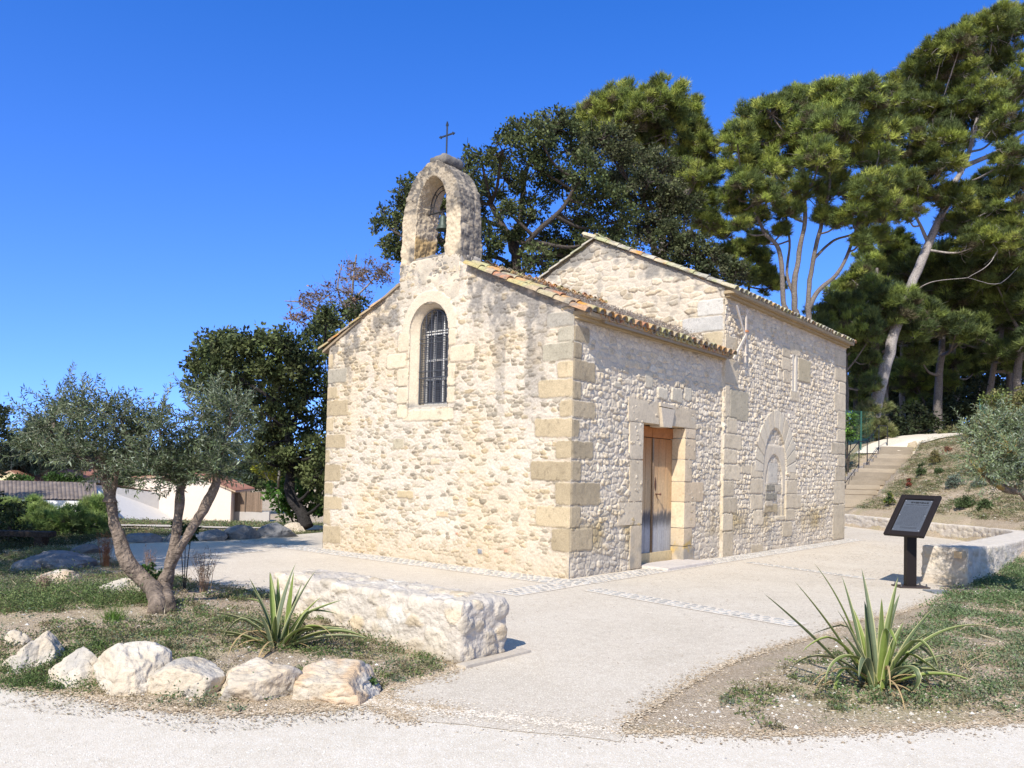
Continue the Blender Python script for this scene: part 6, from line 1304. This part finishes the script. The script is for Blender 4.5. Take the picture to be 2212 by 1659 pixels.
# garage block with the long shaded roof
root = empty('garage', D(*ZH(600, 560), 50), 'long low garage with a wide brown tiled roof above the feathery bush', 'garage')
ra, rb = D(*ZH(-700, 318), 56), D(*ZH(1190, 362), 56); ea, eb = D(*ZH(-700, 545), 50), D(*ZH(1215, 575), 50); ra[2] = rb[2] = (ra[2] + rb[2]) / 2; mb = MB(); roofplane(mb, ra, rb, eb, ea, (.19, .15, .12), 7, .28)
bk_ = np.array([0, 6, 0.]); roofplane(mb, ra, rb, eb + [0, 12, 0], ea + [0, 12, 0], (.22, .15, .11), 8, .28); place(mb.build('roof', M['tile']), root)
mb = MB(); zg = float(H(eb[0], eb[1])) - .5
mb.prism([ea + [0, .5, .02], ra - [0, 0, .06], ea + [0, 11.5, .02], [ea[0], ea[1] + 11.5, zg], [ea[0], ea[1] + .5, zg]], rb - ra - [.4, 0, 0], (.66, .62, .56)); place(mb.build('wall', M['paint']), root)
root = empty('garden_wall', D(*Z1(820, 1040), 58), 'plain white garden wall joining the cream house', 'garden wall'); mb = MB()
a, b = D(*Z1(600, 912), 57), D(*Z1(893, 905), 59.8); g0 = float(H(a[0], a[1])) - .5; mb.prism([[a[0], a[1], g0], [b[0], b[1], g0], b, a], [0, .25, 0], (.68, .64, .60)); place(mb.build('wall_panel', M['paint']), root)
a, b = D(*Z1(140, 925), 49), D(*Z1(612, 935), 49); mb = MB(); mb.prism([[a[0], a[1], g0], [b[0], b[1], g0], b, a], [0, .2, 0], (.70, .68, .64)); place(mb.build('wall_panel', M['paint']), root)
root = empty('cane_fence', D(*Z1(1640, 1045), 62), 'brown cane screen fence standing on a concrete plinth', 'fence'); mb = MB(); rs_ = np.random.RandomState(3)
a, b = D(*Z1(1522, 1003), 61.5), D(*Z1(1735, 1003), 60); ht = D(*Z1(1522, 876), 61.5)[2] - a[2]; n = 110
for k in range(n):
    p = a + (b - a) * k / n; hh = ht * (.96 + .06 * rs_.rand()); c_ = np.array((.24, .17, .12)) * (.6 + .7 * rs_.rand()); mb.box(p + [0, .03 * rs_.rand(), hh / 2], (.066, .03, hh), None, c_)
place(mb.build('cane_screen', M['straw']), root); mb = MB(); a, b = D(*Z1(1510, 1003), 61.4), D(*Z1(1785, 1003), 59.8); g0 = min(float(H(a[0], a[1])), float(H(b[0], b[1]))) - .5
mb.prism([[a[0], a[1], g0], [b[0], b[1], g0], b, a], [0, .3, 0], (.40, .37, .34)); place(mb.build('plinth', M['paint']), root)
for k in (0, .5, 1.0):
    p = a + (b - a) * (.05 + .75 * k); mb = MB(); mb.tube([p, p + [0, -.04, ht + .1]], .06, 6, (.16, .12, .09)); place(mb.build('fence_post', M['straw']), root)
shrub('distant_tree', 'tree outside the view shading the garage roof', 'tree', 'village trees', [(-330, 800, 46), (-280, 780, 46), (-230, 800, 46), (-300, 840, 50), (-250, 850, 50), (-190, 830, 44), (-370, 830, 44), (-150, 850, 40), (-210, 870, 40)], 42, OAK, 61, lsz=2.2, spread=2, sub=14, dens=1.2)
for k_, (x, y, lb) in enumerate([(ZH(700, 285)[0], ZH(700, 300)[1], 'leafy garden shrub between the two back roofs'), (ZH(850, 320)[0], ZH(850, 312)[1], 'leafy garden shrub before the long pinkish roof'), (ZH(220, 310)[0], ZH(220, 320)[1], 'leafy garden shrub against the yellow gable')]):
    shrub('shrub', lb, 'shrub', 'village garden shrubs', [(x - 12, y + 2, 10), (x, y, 11), (x + 12, y + 3, 10), (x + 24, y + 5, 9)], 76, [(.07, .13, .03), (.05, .09, .025)], 65 + k_, lsz=2.2, dens=1)

# ------------------------------------------------------------ green wire fence in the wood
fen = empty('wire_fence', (18, 42, 3.6), 'green wire mesh fence on thin green posts at the edge of the wood', 'fence'); gn = (.03, .12, .09)
def fpost(px, ybot, ytop, d):
    p = D(px, ybot, d); z1 = D(px, ytop, d)[2]; z0 = float(H(p[0], p[1])) - .1; q = np.array([p[0], p[1], z0]); t = np.array([p[0], p[1], z1]); mb = MB(); mb.tube([q, t], .03, 6, gn); place(mb.build('fence_post', M['plain']), fen); return q, t
P_ = [fpost(1826, 925, 885, 37), fpost(1860, 930, 888, 39), fpost(1903, 940, 890, 41)]
P2 = [fpost(2057 + 60, 890, 862, 40.5), fpost(2127, 890, 868, 42), fpost(2175, 900, 880, 43)]
for L_ in (P_, P2):
    mb = MB()
    for (q0, t0), (q1, t1) in zip(L_[:-1], L_[1:]):
        for s in np.linspace(.05, .98, 12): mb.tube([q0 + (t0 - q0) * s, q1 + (t1 - q1) * s], .004, 3, gn, cap=False)
        for s in np.linspace(0, 1, 14): mb.tube([q0 + (q1 - q0) * s, t0 + (t1 - t0) * s], .004, 3, gn, cap=False)
    place(mb.build('wire_mesh', M['plain']), fen)

# dark timber bench in the shade by the bush
pbn = GT(22, 1182); bn = empty('wooden_bench', pbn, 'dark timber beam bench in deep shade cut by the picture edge', 'bench'); mb = MB()
mb.box(pbn + [-.3, .1, .24], (2.0, .26, .10), None, (.05, .038, .03), .01); place(mb.build('seat', M['bark']), bn)
for dx in (-1.1, .5): mb = MB(); mb.box(pbn + [dx - .0, .1, .08], (.16, .22, .24), None, (.05, .038, .03), .01); place(mb.build('leg', M['bark']), bn)

# ------------------------------------------------------------ ground cover, straw, litter (nobody could count them)
def inpoly(x, y, poly): return sdpoly(x, y, poly) < 0
def scatter_pts(poly, n, rs_, nz=None, thr=-.1, seed=0, avoid=True):
    P = np.array(poly); out = np.zeros((0, 2)); k = 0
    while len(out) < n and k < 12:
        q = P.min(0) + rs_.rand(n * 3, 2) * (P.max(0) - P.min(0)); m = inpoly(q[:, 0], q[:, 1], poly)
        if avoid: m &= (sdpoly(q[:, 0], q[:, 1], PLAZA) > .06) & (sdpoly(q[:, 0], q[:, 1], GRAV) > .04)
        if nz: m &= n2(q[:, 0], q[:, 1], nz, seed, 3) > thr + .35 * (rs_.rand(len(q)) - .5)
        out = np.vstack([out, q[m]]); k += 1
    return out[:n]
def cover(name, poly, n, leafn, rad, hgt, lsz, pal, seed, nz=1.4, thr=0., mat=None, avoid=True, asp=.6):
    rs_ = np.random.RandomState(seed); q = scatter_pts(poly, n, rs_, nz, thr, seed, avoid); n = len(q); z = H(q[:, 0], q[:, 1]); sz = (.5 + rs_.rand(n) ** 1.5)[:, None]; pal = np.array(pal)
    k = leafn; off = rs_.randn(n, k, 3) * .5; P = np.stack([q[:, 0], q[:, 1], z], -1)[:, None, :] + off * sz[:, :, None] * np.array([rad, rad, 0]); P[..., 2] += np.abs(rs_.randn(n, k)) * hgt * .6 * sz * np.exp(-(off[..., 0] ** 2 + off[..., 1] ** 2)); P[..., 2] += .004
    P = P.reshape(-1, 3); dr = off.reshape(-1, 3) * [1, 1, .3] + rs_.randn(n * k, 3) * .5 + [0, 0, .45]
    V, F = leafquads(P, dr, lsz * (.6 + .8 * rs_.rand(n * k)), lsz * asp * (.6 + .8 * rs_.rand(n * k)), rs_)
    cl = pal[rs_.randint(len(pal), size=n)][:, None, :] * (.7 + .6 * rs_.rand(n, k, 1)); o = mesh_np(name, V, F, mat or M['leaf'], None, np.repeat(cl.reshape(-1, 3), 4, 0)); return tag(o, kind='stuff')
def straw(name, poly, n, L, wd, seed, pal, nz=1.1, thr=-.2, zz=None, avoid=True, up=.15):
    rs_ = np.random.RandomState(seed); q = scatter_pts(poly, n, rs_, nz, thr, seed, avoid); n = len(q); z = H(q[:, 0], q[:, 1]) if zz is None else np.full(n, zz); a = rs_.rand(n) * 6.28 if up > 0 else rs_.rand(n) * 6.28
    P = np.column_stack([q, z + .006 + .012 * rs_.rand(n) * (up > 0)]); dr = np.column_stack([np.cos(a), np.sin(a), np.abs(rs_.randn(n)) * up]); V, F = leafquads(P, dr, L * (.4 + 1.0 * rs_.rand(n)), wd, rs_)
    if up <= 0: V[:, 2] = np.maximum(V[:, 2] * 0 + (zz or 0) + .004 + .003 * rs_.rand(len(V)), 0)
    pal = np.array(pal); o = mesh_np(name, V, F, M['straw'], None, np.repeat(pal[rs_.randint(len(pal), size=n)] * (.7 + .6 * rs_.rand(n, 1)), 4, 0)); return tag(o, kind='stuff')
def pebbles(name, poly, n, s0, s1, seed, pal, zz=None, avoid=True):
    rs_ = np.random.RandomState(seed); q = scatter_pts(poly, n, rs_, None, 0, seed, avoid); n = len(q); z = H(q[:, 0], q[:, 1]) if zz is None else np.full(n, zz); s = s0 + (s1 - s0) * rs_.rand(n) ** 3
    oct_ = np.array([[1, 0, 0], [0, 1, 0], [-1, 0, 0], [0, -1, 0], [0, 0, .7], [0, 0, -.7]]); a = rs_.rand(n) * 6.28; V = oct_[None] * s[:, None, None] * (.7 + .6 * rs_.rand(n, 6, 1)); c, s_ = np.cos(a)[:, None], np.sin(a)[:, None]
    V = np.stack([V[..., 0] * c - V[..., 1] * s_, V[..., 0] * s_ + V[..., 1] * c, V[..., 2]], -1) + np.column_stack([q, z])[:, None, :]; f = np.array([[0, 1, 4], [1, 2, 4], [2, 3, 4], [3, 0, 4]]); F = (f[None] + 6 * np.arange(n)[:, None, None]).reshape(-1, 3)
    pal = np.array(pal); o = mesh_np(name, V.reshape(-1, 3), F, M['dressed'], None, np.repeat(pal[rs_.randint(len(pal), size=n)] * (.8 + .4 * rs_.rand(n, 1)), 6, 0)); return tag(o, kind='stuff')
BEDL = [(-4.6, 5.6), (-6.2, 8), (-8.4, 12.6), (-8.6, 14.8), (-6.6, 14.2), (-4.4, 11.6), (-2.9, 10.1), (-2.6, 8.9), (-.45, 6.7), (-.9, 5.6), (-1.8, 5.2), (-3.2, 5.3)]
BEDR = [(.9, 5.1), (1.4, 5.9), (3.6, 8.4), (4.8, 9.7), (6.6, 12.2), (8.2, 13.6), (12, 17.8), (13, 16), (9, 8), (7, 5), (4, 4.7)]
BEDR2 = [(2.3, 5.9), (3.4, 7.7), (4.6, 9.0), (6.9, 12.2), (12, 17), (13, 15), (9, 8), (6, 5.6), (3, 5.3)]
BANK = [(12.3, 19), (13.3, 21), (13.4, 24), (12.9, 27), (12.6, 29.6), (14, 30.5), (16.6, 34), (18.9, 38), (26, 38.2), (24, 30), (17, 20), (13.5, 18)]
BANK2 = [(10.8, 31), (12.2, 31.5), (14.5, 34.8), (16.9, 38.5), (15, 40), (11, 36)]
GP = [(.12, .17, .055), (.09, .135, .045), (.17, .21, .075), (.22, .22, .11), (.15, .19, .11)]; DP = [(.20, .18, .10), (.25, .20, .12), (.15, .13, .07), (.13, .15, .06)]
SP_ = [(.42, .34, .21), (.34, .26, .16), (.50, .43, .29), (.22, .16, .10)]
cover('ground_cover', BEDL, 1700, 48, .10, .07, .021, GP + DP[:2], 201, 2.0, .0)
cover('ground_cover', BEDL, 800, 40, .10, .04, .014, DP, 202, 1.6, -.1)
cover('ground_cover', [(-6.6, 8.4), (-6.8, 11), (-5.2, 10.6), (-4.2, 9.3), (-4.0, 8.2), (-5, 7.2)], 500, 40, .12, .10, .018, [(.16, .20, .11), (.13, .17, .09), (.22, .20, .13)], 213, 1.0, -.1)
cover('ground_cover', [(-5.6, 8.1), (-5.2, 9.3), (-3.7, 9.2), (-3.5, 8.0), (-4.4, 7.4)], 420, 60, .10, .16, .018, GP[:3], 203, .8, -.5)
cover('ground_cover', [(-3.9, 5.75), (-3.8, 6.5), (-.6, 6.2), (-.75, 5.6), (-1.8, 5.45)], 150, 70, .10, .09, .016, GP[:2], 208, 1.5, .15, avoid=False)
cover('ground_cover', BEDR2, 3300, 46, .12, .07, .024, [(.13, .19, .075), (.10, .15, .055), (.17, .22, .11), (.20, .22, .13), (.22, .20, .11)], 204, 1.5, -.12)
cover('ground_cover', [(4.9, 9.6), (6.6, 12.2), (9.0, 14.8), (12, 17), (12.5, 14), (9, 8.4), (6.4, 7.6)], 1600, 50, .16, .10, .028, [(.12, .18, .07), (.09, .14, .05), (.16, .21, .10)], 214, 1.0, -.1)
cover('ground_cover', BEDR, 700, 40, .09, .03, .013, DP, 205, 1.6, .1)
cover('ground_cover', BANK, 5200, 30, .16, .08, .036, GP + DP, 206, 1.1, -.12)
cover('ground_cover', BANK + [], 2500, 28, .17, .05, .030, DP, 209, .9, -.1)
cover('ground_cover', BANK2, 500, 34, .2, .08, .04, DP + GP, 207, .8, -.1)
cover('ground_cover', [(-26, 24), (-26, 40), (-14, 52), (-4, 44), (-4, 30), (-12, 30.5)], 4200, 16, .30, .12, .075, GP + DP, 210, .5, -.2)
cover('ground_cover', [(-12, 15.5), (-9, 20), (-5, 22), (-3, 30), (2, 32), (3, 27), (-4.3, 20.8), (-6, 18.6), (-8.2, 17)], 1800, 26, .2, .08, .035, GP + DP, 211, .8, -.2)
straw('dry_straw', BEDL, 9000, .07, .004, 221, SP_); straw('dry_straw', BEDR, 11000, .09, .005, 222, SP_); straw('dry_straw', BEDR2, 1200, .22, .006, 252, [(.55, .47, .32), (.48, .38, .24)], up=.25); straw('dry_straw', BEDL, 700, .18, .005, 253, [(.52, .44, .30), (.42, .32, .2)], up=.25); straw('dry_straw', BANK, 22000, .18, .012, 223, SP_, up=.35); straw('dry_straw', BANK2, 1200, .16, .010, 224, SP_, up=.35)
NED = [(.16, .09, .05), (.10, .065, .04), (.24, .15, .08)]
straw('pine_needle_litter', [(1, 8), (-2.5, 10.3), (0, 11.5), (4, 17), (11, 26), (12.3, 22), (9, 16.5), (6.4, 12.5), (3, 8.6), (.8, 6.5)], 3000, .045, .0045, 225, NED, .9, -.05, .012, False, 0)
straw('pine_needle_litter', [(5, 12.5), (5, 17), (8, 21.5), (11.8, 25), (12.4, 21), (9, 16.3), (6.6, 13)], 2200, .06, .006, 226, NED, .9, -.1, .012, False, 0)
straw('leaf_litter', [(-3.3, 5.8), (-3.3, 5.3), (-1.8, 4.85), (-.9, 5.2), (-1.0, 5.55), (-1.8, 5.4)], 1500, .03, .008, 227, [(.22, .15, .08), (.16, .11, .06), (.2, .18, .1)], 2.0, -.2, .006, False, 0)
straw('leaf_litter', GRAV, 1400, .02, .006, 228, [(.22, .16, .10), (.30, .22, .14), (.12, .12, .12)], 1.2, .05, .006, False, 0)
PP = [(.62, .56, .47), (.52, .46, .37), (.40, .37, .33), (.66, .62, .55)]
pebbles('gravel', BEDL, 2200, .006, .022, 231, PP); pebbles('gravel', BEDR, 3200, .005, .024, 232, PP); pebbles('gravel', [(-5, 5.6), (-2.5, 5.3), (.6, 5.1), (4, 5.5), (6, 6), (4.6, 3.6), (-4.5, 3.6)], 9000, .002, .007, 233, PP + [(.34, .31, .28)], .004, False)
pebbles('gravel', BANK, 1800, .01, .05, 234, PP); pebbles('gravel', [(.69, 4.95), (1.4, 5.9), (3.4, 7.6), (4, 5.8), (1.7, 5.2)], 1500, .004, .012, 235, PP)
def edge_grains(name, L, n, sig, seed, pal, s0=.004, s1=.013, z=.009):
    rs_ = np.random.RandomState(seed); L = np.array(L, float); seg = np.linalg.norm(np.diff(L, axis=0), axis=1); cum = np.r_[0, np.cumsum(seg)]; t = rs_.rand(n) * cum[-1]
    q = np.column_stack([np.interp(t, cum, L[:, 0]), np.interp(t, cum, L[:, 1])]) + rs_.randn(n, 2) * (sig * (.3 + rs_.rand(n) ** 2 * 1.6))[:, None]; s = s0 + (s1 - s0) * rs_.rand(n) ** 3; k = 6; a = np.arange(k) / k * 2 * math.pi
    V = np.zeros((n, k + 1, 3)); V[:, :k, 0] = q[:, :1] + np.cos(a)[None] * s[:, None] * (.6 + .8 * rs_.rand(n, k)); V[:, :k, 1] = q[:, 1:] + np.sin(a)[None] * s[:, None] * (.6 + .8 * rs_.rand(n, k)); zz = np.maximum(H(q[:, 0], q[:, 1]), z)
    V[:, :k, 2] = zz[:, None] + .001; V[:, k, :2] = q; V[:, k, 2] = zz + s * .5; j = np.arange(k); f = np.stack([j, (j + 1) % k, np.full(k, k)], -1); F = (f[None] + (k + 1) * np.arange(n)[:, None, None]).reshape(-1, 3)
    pal = np.array(pal); o = mesh_np(name, V.reshape(-1, 3), F, M['dressed'], None, np.repeat(pal[rs_.randint(len(pal), size=n)] * (.8 + .4 * rs_.rand(n, 1)), k + 1, 0)); return tag(o, kind='stuff')
SOILP = [(.45, .36, .25), (.38, .29, .19), (.52, .43, .32), (.30, .22, .14)]
edge_grains('loose_soil', PLAZA[12:17], 5000, .06, 241, SOILP); edge_grains('loose_soil', PLAZA[18:30], 14000, .07, 242, SOILP); edge_grains('loose_soil', GRAV[1:10], 14000, .07, 243, SOILP); edge_grains('loose_soil', GRAV[10:16], 15000, .08, 244, SOILP)
edge_grains('loose_gravel', [(-.95, 5.6), (-.3, 5.42), (.69, 5.1)], 5000, .10, 245, [(.60, .53, .44), (.56, .49, .40), (.50, .43, .34)]); edge_grains('loose_soil', PLAZA[5:12], 7000, .12, 246, SOILP)
straw('edge_litter', [(.5, 5.2), (1.1, 6.2), (3.2, 8.7), (4.6, 10.1), (5.2, 9.9), (3.6, 8.2), (1.5, 5.6), (1.0, 5.0)], 1800, .035, .005, 247, [(.22, .16, .09), (.3, .23, .14), (.14, .13, .07)], 2.2, -.1, .011, False, 0)
cover('ground_cover', [(1.0, 5.25), (1.5, 5.75), (2.7, 7.3), (3.2, 7.6), (3.4, 6.4), (3.4, 5.7), (1.8, 5.2)], 150, 26, .06, .05, .022, GP + DP, 248, 3.5, .2)
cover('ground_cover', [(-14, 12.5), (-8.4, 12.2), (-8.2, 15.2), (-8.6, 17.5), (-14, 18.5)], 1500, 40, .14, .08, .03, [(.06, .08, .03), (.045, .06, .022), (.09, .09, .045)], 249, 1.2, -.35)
# dry grass tufts
def tuft(px, py, hpx, npl, label, pal, seed, spread=.35):
    p = GT(px, py); h = hpx / FOC * p[1]; rs_ = np.random.RandomState(seed); mb = MB()
    for k in range(npl):
        a = rs_.rand() * 6.28; s = spread * rs_.rand(); d = np.array([math.cos(a) * s, math.sin(a) * s, 1]); L = h * (.5 + .5 * rs_.rand()); q = p + rs_.randn(3) * [.03, .03, 0]
        mb.tube([q, q + d * L * .5, q + d * L + [d[0] * L * .4, d[1] * L * .4, -.05 * L]], [.0028, .002, .001], 3, np.array(pal) * (.7 + .6 * rs_.rand()), cap=False)
        for w in range(6): e = q + d * L * (.55 + .45 * rs_.rand()); mb.tube([e, e + rs_.randn(3) * .02 + [0, 0, .02]], [.003, .001], 3, np.array(pal) * .8, cap=False)
    o = mb.build('dry_grass', M['straw'], origin=p); return tag(o, label, 'grass tuft', 'dry grass tufts')
tuft(440, 1282, 95, 46, 'tall pale dry grass tuft by the paving edge near the bench', (.30, .20, .14), 1); tuft(322, 1248, 75, 24, 'thin dry grass tuft between the olive stems', (.26, .17, .13), 2, .2); tuft(228, 1225, 80, 60, 'rust coloured dry grass tuft beside the main olive stem', (.30, .13, .06), 3, .3); tuft(95, 1285, 45, 60, 'short pale dry grass before the pinkish rock', (.42, .30, .22), 4, .3)
tuft(2080, 1450, 60, 14, 'straggling pale dry stalks right of the larger sword plant', (.42, .34, .2), 5, 1.6)
# grass clumps in the bed
def gtuft(px, py, L, n, label, seed, pal=(.10, .18, .03)):
    p = GT(px, py); rs_ = np.random.RandomState(seed); V = []; d = rs_.randn(n, 3) * [.5, .5, 0] + [0, 0, 1]; V, F = needletris(np.repeat(p[None], n, 0) + rs_.randn(n, 3) * [.05, .05, 0], d, L * (.5 + .7 * rs_.rand(n, 1)), .006, rs_)
    o = mesh_np('grass_clump', V, F, M['leaf'], None, np.array(pal) * np.repeat(.7 + .6 * rs_.rand(n, 1), 3, 0), origin=p); return tag(o, label, 'grass clump')
gtuft(245, 1340, .16, 160, 'fresh green grass clump before the olive foot', 1); gtuft(235, 1402, .11, 90, 'tiny bright grass clump behind the large pale boulder', 3)
shrub('small_shrub', 'leafy green sprout between the olive stems by the paving', 'shrub', None, [(318, 1232, 16), (325, 1255, 14), (345, 1250, 12), (310, 1250, 10)], 9.0, [(.07, .13, .03), (.10, .17, .04)], 71, lsz=.35, spread=.1, twigr=.004)
shrub('small_shrub', 'dark leafy sprig hanging between the two right olive stems', 'shrub', None, [(400, 1150, 12), (415, 1140, 12), (412, 1165, 10), (385, 1135, 8)], 9.4, [(.03, .06, .02)], 72, lsz=.35, spread=.1, twigr=.004)
for k_, (x, y, lb) in enumerate([(322, 1440, 'leafy green weed between the largest pale boulder and the flat one'), (728, 1462, 'small leafy weed on top of the rust patched boulder'), (788, 1470, 'small leafy weed at the path corner beside the last boulder')]):
    shrub('small_shrub', lb, 'weed', None, [(x, y, 13), (x - 12, y + 5, 10), (x + 12, y + 6, 10), (x + 3, y + 14, 11)], 5.85, [(.10, .17, .05), (.07, .12, .035)], 170 + k_, lsz=.2, spread=.06, twigr=.003, dens=.9)
# distant woods on the horizon
rs_ = np.random.RandomState(77); n = 26000; xx = -190 + 330 * rs_.rand(n); prof_ = 6.5 + 3.2 * n2(xx, xx * 0, .06, 3, 3) + 2.0 * n2(xx, xx * 0, .25, 4, 2); P = np.column_stack([xx, 165 + 14 * rs_.rand(n), -3.3 + prof_ * rs_.rand(n) ** .7])
V, F = leafquads(P, rs_.randn(n, 3) + [0, 0, .3], 1.6, 1.1, rs_); cl = np.array([(.055, .075, .04), (.07, .09, .05), (.045, .06, .035)])[rs_.randint(3, size=n)] * (.7 + .6 * rs_.rand(n, 1)); o = mesh_np('distant_woods', V, F, M['leaf'], None, np.repeat(cl, 4, 0)); tag(o, kind='stuff')
# dried stonecrop growing on the lower roof
rs_ = np.random.RandomState(12); n = 2600; v_ = .9 + 4.25 * rs_.rand(n) ** .75; u_ = .15 + 2.75 * rs_.rand(n); P = W(u_, v_, 4.20 + .377 * u_); hgt = (.06 + .13 * rs_.rand(n))[:, None]
dr = rs_.randn(n, 3) * [.25, .25, 0] + [0, 0, 1]; V1, F1_ = needletris(P, dr, hgt, .012, rs_); c1 = np.repeat(np.array([(.24, .21, .17), (.30, .27, .23), (.17, .145, .12)])[rs_.randint(3, size=n)], 3, 0)
tp = P + dr * hgt; k = 5; tp = np.repeat(tp, k, 0) + rs_.randn(n * k, 3) * .012; V2_, F2_ = leafquads(tp, rs_.randn(n * k, 3) + [0, 0, .5], .022, .016, rs_); c2 = np.repeat(np.repeat(np.array([(.26, .20, .165), (.34, .31, .27), (.20, .165, .14)])[rs_.randint(3, size=n)], k, 0), 4, 0)
o = mesh_np('dried_roof_weeds', np.vstack([V1, V2_]), [F1_, F2_ + len(V1)], M['straw'], None, np.vstack([c1, c2])); tag(o, kind='stuff')
# grey drain cover
pc = GT(2030, 1281); mb = MB(); mb.box((pc[0], pc[1], pc[2] + .012), (.34, .34, .03), None, (.17, .18, .19), .006); mb.box((pc[0], pc[1], pc[2] + .026), (.28, .28, .006), None, (.20, .21, .22), .002)
o = mb.build('drain_cover', M['plain']); tag(o, 'small square grey drain cover in the soil near the sign', 'drain cover')
